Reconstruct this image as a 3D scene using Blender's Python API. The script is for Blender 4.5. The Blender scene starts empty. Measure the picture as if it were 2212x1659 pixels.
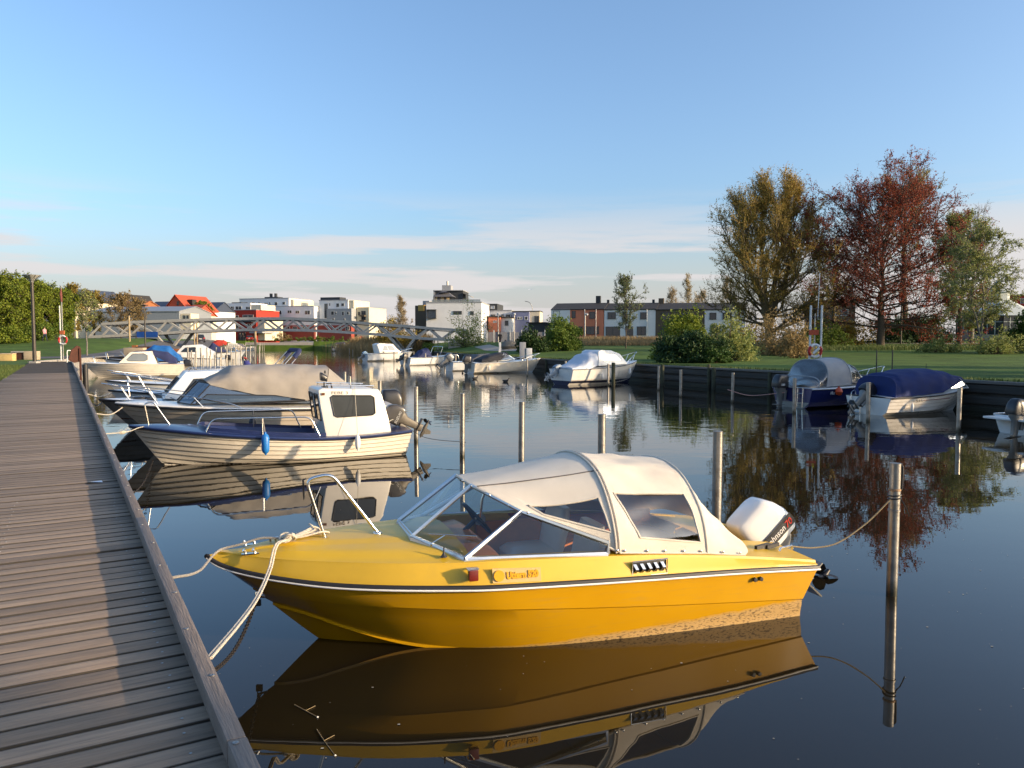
import bpy, bmesh, math, random
import numpy as np
from mathutils import Vector, Matrix
R = math.radians
random.seed(7)
rng = np.random.default_rng(7)
SC = bpy.context.scene
COL = SC.collection

# ---------------------------------------------------------------- camera
EYE = 2.45                      # metres above the water
FPX, CX, CY, YH = 1660., 1106., 829.5, 737.
PITCH = math.atan((CY - YH) / FPX)
cd = bpy.data.cameras.new('camera'); cam = bpy.data.objects.new('camera', cd); COL.objects.link(cam)
cam.location = (0, 0, EYE); cam.rotation_euler = (math.pi / 2 - PITCH, 0, 0)
cd.sensor_width = 36; cd.lens = FPX / 2212 * 36; cd.clip_start = .05; cd.clip_end = 8000
SC.camera = cam

# ---------------------------------------------------------------- sky and sun
SUN_AZ, SUN_EL = 107., 12.       # degrees clockwise from the view axis / above the horizon
SKY_STRENGTH, SUN_STRENGTH, EXPOSURE = .15, 3.0, 1.22
w = bpy.data.worlds.new('World'); SC.world = w; w.use_nodes = True
nt = w.node_tree; nd = nt.nodes; lk = nt.links; nd.clear()
out = nd.new('ShaderNodeOutputWorld'); bg = nd.new('ShaderNodeBackground'); bg.inputs[1].default_value = SKY_STRENGTH
sky = nd.new('ShaderNodeTexSky'); sky.sky_type = 'NISHITA'; sky.sun_disc = False
sky.sun_elevation = R(SUN_EL); sky.sun_rotation = R(SUN_AZ); sky.air_density = .95; sky.dust_density = 3.2; sky.ozone_density = 3.0
tc = nd.new('ShaderNodeTexCoord'); sep = nd.new('ShaderNodeSeparateXYZ'); lk.new(tc.outputs['Generated'], sep.inputs[0])
mp = nd.new('ShaderNodeMapping'); mp.inputs['Scale'].default_value = (1.9, 1.9, 24); mp.inputs['Location'].default_value = (3.1, .4, .35); lk.new(tc.outputs['Generated'], mp.inputs[0])
nz = nd.new('ShaderNodeTexNoise'); nz.inputs['Scale'].default_value = 1.25; nz.inputs['Detail'].default_value = 7; nz.inputs['Roughness'].default_value = .56; lk.new(mp.outputs[0], nz.inputs['Vector'])
cr = nd.new('ShaderNodeMapRange'); cr.interpolation_type = 'SMOOTHSTEP'; cr.inputs[1].default_value = .42; cr.inputs[2].default_value = .58; lk.new(nz.outputs[0], cr.inputs[0])
b1 = nd.new('ShaderNodeMapRange'); b1.interpolation_type = 'SMOOTHSTEP'; b1.inputs[1].default_value = .20; b1.inputs[2].default_value = .10; lk.new(sep.outputs[2], b1.inputs[0])
m1 = nd.new('ShaderNodeMath'); m1.operation = 'MULTIPLY'; lk.new(cr.outputs[0], m1.inputs[0]); lk.new(b1.outputs[0], m1.inputs[1])
m0 = nd.new('ShaderNodeMath'); m0.operation = 'MULTIPLY'; m0.inputs[1].default_value = .88; lk.new(m1.outputs[0], m0.inputs[0])
hz = nd.new('ShaderNodeMapRange'); hz.interpolation_type = 'SMOOTHSTEP'; hz.inputs[1].default_value = .17; hz.inputs[2].default_value = .0; hz.inputs[4].default_value = .72; lk.new(sep.outputs[2], hz.inputs[0])
m2 = nd.new('ShaderNodeMath'); m2.operation = 'MAXIMUM'; lk.new(m0.outputs[0], m2.inputs[0]); lk.new(hz.outputs[0], m2.inputs[1])
mx = nd.new('ShaderNodeMix'); mx.data_type = 'RGBA'; lk.new(m2.outputs[0], mx.inputs[0]); lk.new(sky.outputs[0], mx.inputs[6]); mx.inputs[7].default_value = (2.3, 2.16, 2.16, 1)
lk.new(mx.outputs[2], bg.inputs[0]); lk.new(bg.outputs[0], out.inputs[0])
S = Vector((math.cos(R(SUN_EL)) * math.sin(R(SUN_AZ)), math.cos(R(SUN_EL)) * math.cos(R(SUN_AZ)), math.sin(R(SUN_EL))))
sl = bpy.data.lights.new('sun', 'SUN'); sl.energy = SUN_STRENGTH; sl.angle = R(.55); sl.color = (1, .74, .46)
so = bpy.data.objects.new('sun', sl); COL.objects.link(so); so.rotation_euler = S.to_track_quat('Z', 'Y').to_euler(); so.location = (60, -8, 40)
SC.view_settings.view_transform = 'Standard'; SC.view_settings.look = 'None'; SC.view_settings.gamma = 1; SC.view_settings.exposure = EXPOSURE
SC.render.engine = 'CYCLES'; SC.cycles.max_bounces = 8; SC.cycles.transparent_max_bounces = 16; SC.cycles.caustics_reflective = False; SC.cycles.caustics_refractive = False
SC.cycles.use_denoising = True

# ---------------------------------------------------------------- photo pixel (2212 wide) -> place
def ray(x, y):
    a, c = (x - CX) / FPX, -(y - CY) / FPX
    cp, sp = math.cos(PITCH), math.sin(PITCH)
    return Vector((a, cp + c * sp, -sp + c * cp))
def W(x, y, z):
    r = ray(x, y); return r * ((z - EYE) / r.z) + Vector((0, 0, EYE))
def D(x, y, dist):
    r = ray(x, y); return r * (dist / r.y) + Vector((0, 0, EYE))

# ---------------------------------------------------------------- materials
MATS = {}
def pm(name, col, rough=.5, metal=0., var=.12, scale=3., bump=0., bscale=40., coat=0., spec=.5, dirt=None, island=None, emit=None, stretch=None, rnd=0., streak=0.):
    """principled material with procedural colour variation, dirt and relief"""
    if name in MATS: return MATS[name]
    m = bpy.data.materials.new(name); m.use_nodes = True; MATS[name] = m
    n, l = m.node_tree.nodes, m.node_tree.links; b = n['Principled BSDF']
    b.inputs['Roughness'].default_value = rough; b.inputs['Metallic'].default_value = metal
    b.inputs['Coat Weight'].default_value = coat; b.inputs['Coat Roughness'].default_value = .08; b.inputs['Specular IOR Level'].default_value = spec
    t = n.new('ShaderNodeTexCoord'); vec = t.outputs['Object']
    if rnd:
        oi = n.new('ShaderNodeObjectInfo'); ad = n.new('ShaderNodeVectorMath'); ad.operation = 'MULTIPLY_ADD'
        cb = n.new('ShaderNodeCombineXYZ'); l.new(oi.outputs['Random'], cb.inputs[0]); l.new(oi.outputs['Random'], cb.inputs[1])
        l.new(cb.outputs[0], ad.inputs[0]); ad.inputs[1].default_value = (53, 31, 0); l.new(vec, ad.inputs[2]); vec = ad.outputs[0]
    if stretch:
        mp = n.new('ShaderNodeMapping'); mp.inputs['Scale'].default_value = stretch; l.new(vec, mp.inputs[0]); vec = mp.outputs[0]
    z = n.new('ShaderNodeTexNoise'); z.inputs['Scale'].default_value = scale; z.inputs['Detail'].default_value = 6; z.inputs['Roughness'].default_value = .62; l.new(vec, z.inputs['Vector'])
    x = n.new('ShaderNodeMix'); x.data_type = 'RGBA'
    lo = tuple(max(0, c * (1 - var)) for c in col); hi = tuple(min(1, c * (1 + var)) for c in col)
    x.inputs[6].default_value = (*lo, 1); x.inputs[7].default_value = (*hi, 1)
    mr = n.new('ShaderNodeMapRange'); mr.inputs[1].default_value = .3; mr.inputs[2].default_value = .7; l.new(z.outputs[0], mr.inputs[0]); l.new(mr.outputs[0], x.inputs[0])
    cout = x.outputs[2]
    if dirt:
        dc, dsc, amt = dirt
        z2 = n.new('ShaderNodeTexNoise'); z2.inputs['Scale'].default_value = dsc; z2.inputs['Detail'].default_value = 8; z2.inputs['Roughness'].default_value = .7; l.new(vec, z2.inputs['Vector'])
        mr2 = n.new('ShaderNodeMapRange'); mr2.inputs[1].default_value = .52; mr2.inputs[2].default_value = .72; mr2.inputs[4].default_value = amt; l.new(z2.outputs[0], mr2.inputs[0])
        x2 = n.new('ShaderNodeMix'); x2.data_type = 'RGBA'; l.new(mr2.outputs[0], x2.inputs[0]); l.new(cout, x2.inputs[6]); x2.inputs[7].default_value = (*dc, 1); cout = x2.outputs[2]
    if rnd:
        hv = n.new('ShaderNodeHueSaturation'); mv = n.new('ShaderNodeMapRange'); mv.inputs[3].default_value = 1 - rnd; mv.inputs[4].default_value = 1 + rnd
        l.new(oi.outputs['Random'], mv.inputs[0]); l.new(mv.outputs[0], hv.inputs['Value']); l.new(cout, hv.inputs['Color']); cout = hv.outputs[0]
    l.new(cout, b.inputs['Base Color'])
    rr = n.new('ShaderNodeMapRange'); rr.inputs[3].default_value = max(0, rough - .08); rr.inputs[4].default_value = min(1, rough + .1); l.new(z.outputs[0], rr.inputs[0]); l.new(rr.outputs[0], b.inputs['Roughness'])
    if bump:
        zb = n.new('ShaderNodeTexNoise'); zb.inputs['Scale'].default_value = bscale; zb.inputs['Detail'].default_value = 5; l.new(vec, zb.inputs['Vector'])
        bp = n.new('ShaderNodeBump'); bp.inputs['Strength'].default_value = min(1, bump); bp.inputs['Distance'].default_value = .01 if bump <= 1 else .01 * bump; l.new(zb.outputs[0], bp.inputs['Height']); l.new(bp.outputs[0], b.inputs['Normal'])
    if emit: b.inputs['Emission Color'].default_value = (*emit, 1); b.inputs['Emission Strength'].default_value = 1
    return m
def glass(name, tint=(.8, .85, .85), base=.06, rough=.02):
    """thin pane: sees through, mirrors more at a glance"""
    if name in MATS: return MATS[name]
    m = bpy.data.materials.new(name); m.use_nodes = True; MATS[name] = m
    n, l = m.node_tree.nodes, m.node_tree.links; n.remove(n['Principled BSDF'])
    tr = n.new('ShaderNodeBsdfTransparent'); tr.inputs[0].default_value = (*tint, 1)
    gl = n.new('ShaderNodeBsdfGlossy'); gl.inputs['Roughness'].default_value = rough; gl.inputs[0].default_value = (.95, .95, .95, 1)
    lw = n.new('ShaderNodeLayerWeight'); lw.inputs[0].default_value = .35
    t = n.new('ShaderNodeTexCoord'); z = n.new('ShaderNodeTexNoise'); z.inputs['Scale'].default_value = 6; l.new(t.outputs['Object'], z.inputs['Vector'])
    bp = n.new('ShaderNodeBump'); bp.inputs['Strength'].default_value = .03; bp.inputs['Distance'].default_value = .01; l.new(z.outputs[0], bp.inputs['Height']); l.new(bp.outputs[0], gl.inputs['Normal'])
    mr = n.new('ShaderNodeMapRange'); mr.inputs[3].default_value = base; mr.inputs[4].default_value = .75; l.new(lw.outputs['Fresnel'], mr.inputs[0])
    mx = n.new('ShaderNodeMixShader'); l.new(mr.outputs[0], mx.inputs[0]); l.new(tr.outputs[0], mx.inputs[1]); l.new(gl.outputs[0], mx.inputs[2]); l.new(mx.outputs[0], n['Material Output'].inputs[0])
    return m
def leafmat(name, c1, c2, trans=.35):
    """each leaf takes its own tone; thin leaves let light through"""
    if name in MATS: return MATS[name]
    m = bpy.data.materials.new(name); m.use_nodes = True; MATS[name] = m
    n, l = m.node_tree.nodes, m.node_tree.links; b = n['Principled BSDF']; b.inputs['Roughness'].default_value = .6; b.inputs['Specular IOR Level'].default_value = .25
    g = n.new('ShaderNodeNewGeometry'); x = n.new('ShaderNodeMix'); x.data_type = 'RGBA'; x.inputs[6].default_value = (*c1, 1); x.inputs[7].default_value = (*c2, 1)
    l.new(g.outputs['Random Per Island'], x.inputs[0]); l.new(x.outputs[2], b.inputs['Base Color'])
    tl = n.new('ShaderNodeBsdfTranslucent'); l.new(x.outputs[2], tl.inputs[0])
    mx = n.new('ShaderNodeMixShader'); mx.inputs[0].default_value = trans; l.new(b.outputs[0], mx.inputs[1]); l.new(tl.outputs[0], mx.inputs[2]); l.new(mx.outputs[0], n['Material Output'].inputs[0])
    return m

# ---------------------------------------------------------------- mesh building
class MB:
    def __init__(s): s.v = []; s.f = []; s.m = []; s.mi = 0
    def add(s, vs, fs):
        o = len(s.v); s.v += [tuple(p) for p in vs]
        for f in fs: s.f.append(tuple(i + o for i in f)); s.m.append(s.mi)
        return s
    def box(s, c, d, rz=0, M=None):
        x, y, z = d[0] / 2, d[1] / 2, d[2] / 2
        vs = [Vector((a * x, b * y, e * z)) for e in (-1, 1) for b in (-1, 1) for a in (-1, 1)]
        q = Matrix.Rotation(rz, 3, 'Z') if M is None else M
        vs = [q @ p + Vector(c) for p in vs]
        return s.add(vs, [(0, 2, 3, 1), (4, 5, 7, 6), (0, 1, 5, 4), (2, 6, 7, 3), (0, 4, 6, 2), (1, 3, 7, 5)])
    def grid(s, rows, closed=False, flip=False):
        n = len(rows[0]); vs = [p for r in rows for p in r]; fs = []
        for i in range(len(rows) - 1):
            for j in range(n if closed else n - 1):
                a, b, c, d = i * n + j, i * n + (j + 1) % n, (i + 1) * n + (j + 1) % n, (i + 1) * n + j
                fs.append((a, d, c, b) if flip else (a, b, c, d))
        return s.add(vs, fs)
    def tube(s, pts, r, n=8, closed=False, caps=True):
        P = [Vector(p) for p in pts]; m = len(P); rs = r if isinstance(r, (list, tuple)) else [r] * m
        if m < 2: return s
        T = []
        for i in range(m):
            a = P[i - 1] if (i > 0 or closed) else P[i]; b = P[(i + 1) % m] if (i < m - 1 or closed) else P[i]
            t = b - a; T.append(t.normalized() if t.length > 1e-9 else Vector((0, 0, 1)))
        u = T[0].orthogonal().normalized(); rows = []
        for i in range(m):
            if i: u = (u - T[i] * u.dot(T[i])); u = u.normalized() if u.length > 1e-6 else T[i].orthogonal().normalized()
            w_ = T[i].cross(u)
            rows.append([P[i] + (u * math.cos(2 * math.pi * k / n) + w_ * math.sin(2 * math.pi * k / n)) * rs[i] for k in range(n)])
        if closed: rows.append(rows[0])
        s.grid(rows, closed=True)
        if caps and not closed:
            s.add(rows[0], [tuple(range(n))[::-1]]); s.add(rows[-1], [tuple(range(n))])
        return s
    def lathe(s, prof, c=(0, 0, 0), n=16, M=None):
        rows = []
        for r, z in prof:
            ring = [Vector((r * math.cos(2 * math.pi * k / n), r * math.sin(2 * math.pi * k / n), z)) for k in range(n)]
            rows.append([(M @ p if M else p) + Vector(c) for p in ring])
        s.grid(rows, closed=True)
        s.add(rows[0], [tuple(range(n))[::-1]]); s.add(rows[-1], [tuple(range(n))]); return s
    def prism(s, poly, vec):
        n = len(poly); a = [Vector(p) for p in poly]; b = [p + Vector(vec) for p in a]
        return s.add(a + b, [tuple(range(n))[::-1], tuple(range(n, 2 * n))] + [(i, (i + 1) % n, n + (i + 1) % n, n + i) for i in range(n)])
    def poly(s, pts): return s.add(pts, [tuple(range(len(pts)))])
def me_from(mb, name='mesh'):
    me = bpy.data.meshes.new(name); me.from_pydata([tuple(v) for v in mb.v], [], mb.f)
    if any(mb.m): me.polygons.foreach_set('material_index', mb.m)
    me.update(); return me
def obj(name, mb, mat, parent=None, smooth=True, ang=38, bevel=0, fix=True):
    me = me_from(mb, name) if isinstance(mb, MB) else mb
    for q in (mat if isinstance(mat, (list, tuple)) else [mat]): me.materials.append(q) if isinstance(mb, MB) else None
    if isinstance(mb, MB):
        if fix:
            bm = bmesh.new(); bm.from_mesh(me); bmesh.ops.remove_doubles(bm, verts=bm.verts, dist=1e-5); bmesh.ops.recalc_face_normals(bm, faces=bm.faces)
            if bevel:
                es = [e for e in bm.edges if len(e.link_faces) == 2 and e.calc_face_angle(0) > R(35)]
                bmesh.ops.bevel(bm, geom=es, offset=bevel, segments=2, affect='EDGES', profile=.6, clamp_overlap=True)
            bm.to_mesh(me); bm.free()
        if smooth:
            me.polygons.foreach_set('use_smooth', [True] * len(me.polygons)); me.set_sharp_from_angle(angle=R(ang))
        me.update()
    o = bpy.data.objects.new(name, me); COL.objects.link(o)
    if parent: o.parent = parent
    return o
def tag(o, label=None, cat=None, group=None, kind=None):
    if label: o['label'] = label
    if cat: o['category'] = cat
    if group: o['group'] = group
    if kind: o['kind'] = kind
    return o
def thing(name, label, cat, loc=(0, 0, 0), rz=0, group=None):
    o = bpy.data.objects.new(name, None); COL.objects.link(o); o.empty_display_size = .2
    o.location = loc; o.rotation_euler = (0, 0, rz); return tag(o, label, cat, group)
def struct(name, mb, mat, **k): return tag(obj(name, mb, mat, **k), kind='structure')
def clone(o, parent=None, **k):
    c = o.copy(); COL.objects.link(c)
    if parent: c.parent = parent
    for a, v in k.items(): setattr(c, a, v)
    return c
def clone_tree(o, loc, rz=0, label=None, group=None, scale=None):
    c = clone(o); c.location = loc; c.rotation_euler = (0, 0, rz)
    if scale: c.scale = scale
    if label: c['label'] = label
    if group: c['group'] = group
    for ch in o.children:
        k = clone(ch, c)
        for g in ch.children: clone(g, k)
    return c
def crs(pts, n):
    """smooth curve through points"""
    P = np.array(pts, float); d = np.r_[0, np.cumsum(np.maximum(1e-6, np.linalg.norm(np.diff(P, axis=0), axis=1)))]; d /= d[-1]
    T = np.zeros_like(P); T[1:-1] = (P[2:] - P[:-2]) / (d[2:] - d[:-2])[:, None]; T[0] = (P[1] - P[0]) / (d[1] - d[0]); T[-1] = (P[-1] - P[-2]) / (d[-1] - d[-2])
    o = []
    for t in np.linspace(0, 1, n):
        i = min(max(np.searchsorted(d, t) - 1, 0), len(d) - 2); h = d[i + 1] - d[i]; s = (t - d[i]) / h
        o.append((2 * s**3 - 3 * s**2 + 1) * P[i] + (s**3 - 2 * s**2 + s) * h * T[i] + (-2 * s**3 + 3 * s**2) * P[i + 1] + (s**3 - s**2) * h * T[i + 1])
    return [Vector(p) for p in o]
def ip(x, tab):  # tab of (x, a, b...) -> interpolated tuple
    tab = sorted(tab); xs = [t[0] for t in tab]
    return tuple(float(np.interp(x, xs, [t[k] for t in tab])) for k in range(1, len(tab[0])))
def ss(a, b, x): t = min(1, max(0, (x - a) / (b - a))); return t * t * (3 - 2 * t)
def lerp(a, b, t): return Vector(a) * (1 - t) + Vector(b) * t
def bez(pts, n=10): return crs(pts, n)
def text(s, size, org, right, up, mat, parent, name='lettering', depth=.002, width=None, shear=0, bold=0):
    cu = bpy.data.curves.new('t', 'FONT'); cu.body = s; cu.size = size; cu.extrude = depth; cu.shear = shear; cu.offset = bold; cu.resolution_u = 3
    t = bpy.data.objects.new('t', cu); COL.objects.link(t)
    me = bpy.data.meshes.new_from_object(t.evaluated_get(bpy.context.evaluated_depsgraph_get())); bpy.data.objects.remove(t); bpy.data.curves.remove(cu)
    r, u = Vector(right).normalized(), Vector(up).normalized(); n_ = r.cross(u)
    xs = [v.co.x for v in me.vertices]; k = (width / (max(xs) - min(xs))) if width else 1; x0 = min(xs)
    for v in me.vertices: v.co = Vector(org) + r * ((v.co.x - x0) * k) + u * v.co.y + n_ * v.co.z
    me.materials.clear(); me.materials.append(mat); me.name = name
    o = bpy.data.objects.new(name, me); COL.objects.link(o); o.parent = parent; return o

# common materials
M_white = pm('gelcoat_white', (.74, .72, .67), .28, var=.05, coat=.35, dirt=((.52, .47, .36), 2.2, .25))
M_cool = pm('gelcoat_grey_white', (.70, .72, .72), .3, var=.05, coat=.3, dirt=((.45, .45, .4), 2.5, .2))
M_cream = pm('gelcoat_cream', (.74, .68, .57), .3, var=.06, coat=.3, dirt=((.45, .36, .22), 1.8, .3))
M_steel = pm('stainless_tube', (.72, .70, .66), .2, 1., var=.08, scale=8)
M_galv = pm('galvanised_steel', (.36, .35, .33), .42, .85, var=.25, scale=6, dirt=((.2, .17, .13), 5, .5), bump=.2, bscale=60)
M_black = pm('black_rubber', (.018, .018, .02), .5, var=.2)
M_blackgl = pm('black_enamel', (.014, .014, .016), .38, var=.2, coat=.15)
M_glass = glass('window_glass', (.88, .91, .90), .05)
M_dark = glass('dark_window_glass', (.12, .13, .14), .10)
M_vinyl = glass('clear_vinyl', (.74, .72, .68), .09, .05)
M_rope = pm('rope_fibre', (.55, .50, .40), .9, var=.2, scale=60, bump=1, bscale=220)
M_alu = pm('aluminium_profile', (.66, .67, .67), .32, .9, var=.06)
M_bark = pm('bark', (.085, .065, .045), .95, var=.35, scale=9, bump=1, bscale=18)
M_barkg = pm('grey_bark', (.16, .145, .12), .95, var=.3, scale=9, bump=1, bscale=18)
M_win = pm('house_glass', (.025, .032, .04), .08, var=.3, scale=.5, spec=.7)
M_frame = pm('window_frame_paint', (.62, .62, .60), .5, var=.05)
M_dframe = pm('dark_window_frame', (.05, .055, .06), .5, var=.1)
# ================================================================ setting: ground, water, banks, boardwalk
E0 = Vector((.61, 0, 0)); U = Vector((-.5037, .8639, 0)); N = Vector((.8639, .5037, 0))     # boardwalk edge line, along, towards water
BW_ANG = math.atan2(U.y, U.x)
def edge_x(Z): return .61 - .583 * Z
LB = [(-90, 53 - 2.98), (0, .61 - 2.98), (57, edge_x(57) - 2.98), (63, -37.2), (75, -39.2), (105, -45), (150, -58), (225, -78)]
RB = [(-90, 69.5), (0, 28.6), (25.5, 17), (44, 8.6), (61, 2.5), (85, -5.5), (110, -12), (145, -24), (190, -43), (225, -58)]
def XL(Z): return float(np.interp(Z, [a for a, _ in LB], [b for _, b in LB]))
def XR(Z): return float(np.interp(Z, [a for a, _ in RB], [b for _, b in RB]))
def gz(x, Z):
    m = (XL(Z) + XR(Z)) / 2
    if x > m:
        return 1.05 + 1.2 * ss(55, 115, Z) * ss(0, 9, x - XR(Z)) + .003 * min(max(x - XR(Z), 0), 120)
    return .90 + 1.95 * ss(64, 106, Z) * ss(-2, 6, XL(Z) - x)
mb = MB(); rows = []
zs = [-90, -60, -30, -12] + list(range(-8, 141, 4)) + list(range(148, 225, 8)) + [224.9]
offs = [2500, 900, 350, 170, 90, 55, 35, 24, 16, 10, 6, 3, 1, 0]
for Z in zs:
    l, r = XL(Z), XR(Z)
    rows.append([(l - o, Z, gz(l - o, Z)) for o in offs] + [(l + .04, Z, -1.6), (r - .04, Z, -1.6)] + [(r + o, Z, gz(r + o, Z)) for o in offs[::-1]])
l, r = XL(225), XR(225)
for Z, k in [(225, 0), (232, .2), (260, .5), (420, .5), (1000, .5), (4000, .5)]:
    rows.append([(l - o, Z, 2.6) for o in offs] + [(l + .04, Z, 1.3), (r - .04, Z, 1.3)] + [(r + o, Z, 2.4) for o in offs[::-1]])
rows = [[(x, y, z) for x, y, z in q] for q in rows]
mb.grid(rows)
M_grass = pm('lawn_grass', (.075, .125, .024), .95, var=.35, scale=.35, bump=3, bscale=9, dirt=((.13, .14, .035), .8, .5), spec=.15)
g = struct('ground', mb, M_grass, smooth=True, ang=30)

# water --------------------------------------------------------------
mw = bpy.data.materials.new('harbour_water'); mw.use_nodes = True
n, l_ = mw.node_tree.nodes, mw.node_tree.links; b = n['Principled BSDF']
b.inputs['Base Color'].default_value = (.014, .011, .006, 1); b.inputs['Roughness'].default_value = .0; b.inputs['IOR'].default_value = 1.43
t = n.new('ShaderNodeNewGeometry')
def wav(sc, st, det):
    mp_ = n.new('ShaderNodeMapping'); mp_.inputs['Scale'].default_value = st; l_.new(t.outputs['Position'], mp_.inputs[0])
    q = n.new('ShaderNodeTexNoise'); q.inputs['Scale'].default_value = sc; q.inputs['Detail'].default_value = det; l_.new(mp_.outputs[0], q.inputs['Vector']); return q.outputs[0]
wa = wav(1.5, (.7, 1.25, 1), 3); wb = wav(.18, (1, 1.6, 1), 2); wc = wav(.03, (1, 2.2, 1), 2)
mr = n.new('ShaderNodeMapRange'); mr.inputs[1].default_value = .42; mr.inputs[2].default_value = .62; mr.inputs[3].default_value = .45; mr.inputs[4].default_value = 1.0; l_.new(wc, mr.inputs[0])
ml = n.new('ShaderNodeMath'); ml.operation = 'MULTIPLY'; l_.new(wa, ml.inputs[0]); l_.new(mr.outputs[0], ml.inputs[1])
sp_ = n.new('ShaderNodeSeparateXYZ'); l_.new(t.outputs['Position'], sp_.inputs[0])
dr = n.new('ShaderNodeMapRange'); dr.interpolation_type = 'SMOOTHSTEP'; dr.inputs[1].default_value = 8; dr.inputs[2].default_value = 34; dr.inputs[3].default_value = .12; dr.inputs[4].default_value = 1; l_.new(sp_.outputs[1], dr.inputs[0])
ml2 = n.new('ShaderNodeMath'); ml2.operation = 'MULTIPLY'; l_.new(ml.outputs[0], ml2.inputs[0]); l_.new(dr.outputs[0], ml2.inputs[1])
ad = n.new('ShaderNodeMath'); ad.operation = 'MULTIPLY_ADD'; ad.inputs[1].default_value = .55; l_.new(wb, ad.inputs[0]); l_.new(ml2.outputs[0], ad.inputs[2])
bp = n.new('ShaderNodeBump'); bp.inputs['Strength'].default_value = 1; bp.inputs['Distance'].default_value = .011; l_.new(ad.outputs[0], bp.inputs['Height']); l_.new(bp.outputs[0], b.inputs['Normal'])
mb = MB(); mb.add([(-400, -120, 0), (400, -120, 0), (400, 226, 0), (-400, 226, 0)], [(0, 1, 2, 3)])
struct('water', mb, mw, smooth=False)

# boardwalk ----------------------------------------------------------
DECK = .95; PITCHW = .148; DW = 2.62
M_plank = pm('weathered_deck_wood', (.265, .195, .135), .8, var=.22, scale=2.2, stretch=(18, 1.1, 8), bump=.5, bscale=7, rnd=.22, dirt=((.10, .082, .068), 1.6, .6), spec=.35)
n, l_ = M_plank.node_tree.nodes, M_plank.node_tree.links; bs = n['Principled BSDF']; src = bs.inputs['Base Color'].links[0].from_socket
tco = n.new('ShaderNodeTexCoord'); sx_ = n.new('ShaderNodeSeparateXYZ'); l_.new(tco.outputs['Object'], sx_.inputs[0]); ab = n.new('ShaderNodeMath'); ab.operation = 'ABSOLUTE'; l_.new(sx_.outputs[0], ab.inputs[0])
gap_shade_ = n.new('ShaderNodeMapRange'); gap_shade_.inputs[1].default_value = .056; gap_shade_.inputs[2].default_value = .0655; gap_shade_.inputs[4].default_value = .92; l_.new(ab.outputs[0], gap_shade_.inputs[0])  # long plank edges coloured dark, painting shade into the board gaps
gap_mix_ = n.new('ShaderNodeMix'); gap_mix_.data_type = 'RGBA'; l_.new(gap_shade_.outputs[0], gap_mix_.inputs[0]); l_.new(src, gap_mix_.inputs[6]); gap_mix_.inputs[7].default_value = (.028, .024, .018, 1); l_.new(gap_mix_.outputs[2], bs.inputs['Base Color'])
M_kerb = pm('weathered_kerb_wood', (.19, .155, .13), .8, var=.25, scale=3, stretch=(1.2, 18, 10), bump=.5, bscale=7, rnd=.08, dirt=((.36, .33, .29), 30, .4), spec=.35)
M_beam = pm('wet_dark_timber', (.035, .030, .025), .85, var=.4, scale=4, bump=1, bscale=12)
bw = bpy.data.objects.new('boardwalk', None); COL.objects.link(bw); tag(bw, 'weathered grey plank boardwalk running beside the moored boats', kind='structure')
bw.location = E0; bw.rotation_euler = (0, 0, BW_ANG)      # local x = along, local -y = towards water
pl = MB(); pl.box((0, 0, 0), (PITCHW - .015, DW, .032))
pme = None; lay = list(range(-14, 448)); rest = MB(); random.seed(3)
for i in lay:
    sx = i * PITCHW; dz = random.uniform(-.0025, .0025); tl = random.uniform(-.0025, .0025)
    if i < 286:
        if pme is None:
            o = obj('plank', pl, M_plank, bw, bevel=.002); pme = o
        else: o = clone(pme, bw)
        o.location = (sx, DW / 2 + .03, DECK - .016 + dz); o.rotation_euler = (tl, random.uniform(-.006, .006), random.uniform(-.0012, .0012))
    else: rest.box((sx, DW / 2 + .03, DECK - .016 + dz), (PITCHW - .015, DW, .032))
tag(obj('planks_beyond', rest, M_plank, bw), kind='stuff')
kb = MB(); kb.box((0, 0, 0), (3.985, .068, .09)); k0 = None
for i in range(-1, 17):
    o = obj('kerb_board', kb, M_kerb, bw, bevel=.008) if k0 is None else clone(k0, bw); k0 = k0 or o
    o.location = (i * 3.99 + 1.1, .034, DECK + .047); o.rotation_euler = (0, 0, random.uniform(-.0006, .0006))
sc_ = MB(); sc_.lathe([(.011, 0), (.011, .003), (.006, .0045), (.004, .003)], n=10); s0 = None
for i in range(60):
    o = obj('screw', sc_, M_galv, bw) if s0 is None else clone(s0, bw); s0 = s0 or o
    o.location = (1.2 + i * .62, .034 + (.010 if i % 2 else -.010), DECK + .0925)
pk_ = MB(); pk_.lathe([(.006, 0), (.006, .0015), (.002, .001)], n=8); k1 = None
for i in range(6, 60):
    for yy in (.16, .95, 1.75):
        o = obj('plank_screw', pk_, M_galv, bw) if k1 is None else clone(k1, bw); k1 = k1 or o
        o.location = (i * PITCHW + random.uniform(-.02, .02), yy + random.uniform(-.02, .02), DECK + .002)
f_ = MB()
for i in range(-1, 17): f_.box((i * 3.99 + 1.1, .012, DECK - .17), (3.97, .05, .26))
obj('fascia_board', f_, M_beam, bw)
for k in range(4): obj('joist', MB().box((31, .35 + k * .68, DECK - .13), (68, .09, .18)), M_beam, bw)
p_ = MB(); p_.lathe([(.1, -1.6), (.1, DECK - .05)], n=10); p0 = None
for i in range(-1, 22):
    for yy in (.22, 2.4):
        o = obj('pile', p_, M_beam, bw) if p0 is None else clone(p0, bw); p0 = p0 or o
        o.location = (i * 3.0 + .6, yy, 0)
# fallen leaf / paper scrap on the planks
q = W(205, 1042, DECK + .004); mb = MB(); mb.add([(-.09, -.02, 0), (-.03, -.045, .012), (.09, -.01, .004), (.05, .04, .015), (-.04, .03, .0)], [(0, 1, 2, 3, 4)])
tag(obj('paper_scrap', mb, pm('paper', (.75, .76, .78), .8)), 'small crumpled white paper scrap lying on the boardwalk planks', 'litter').location = q

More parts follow.
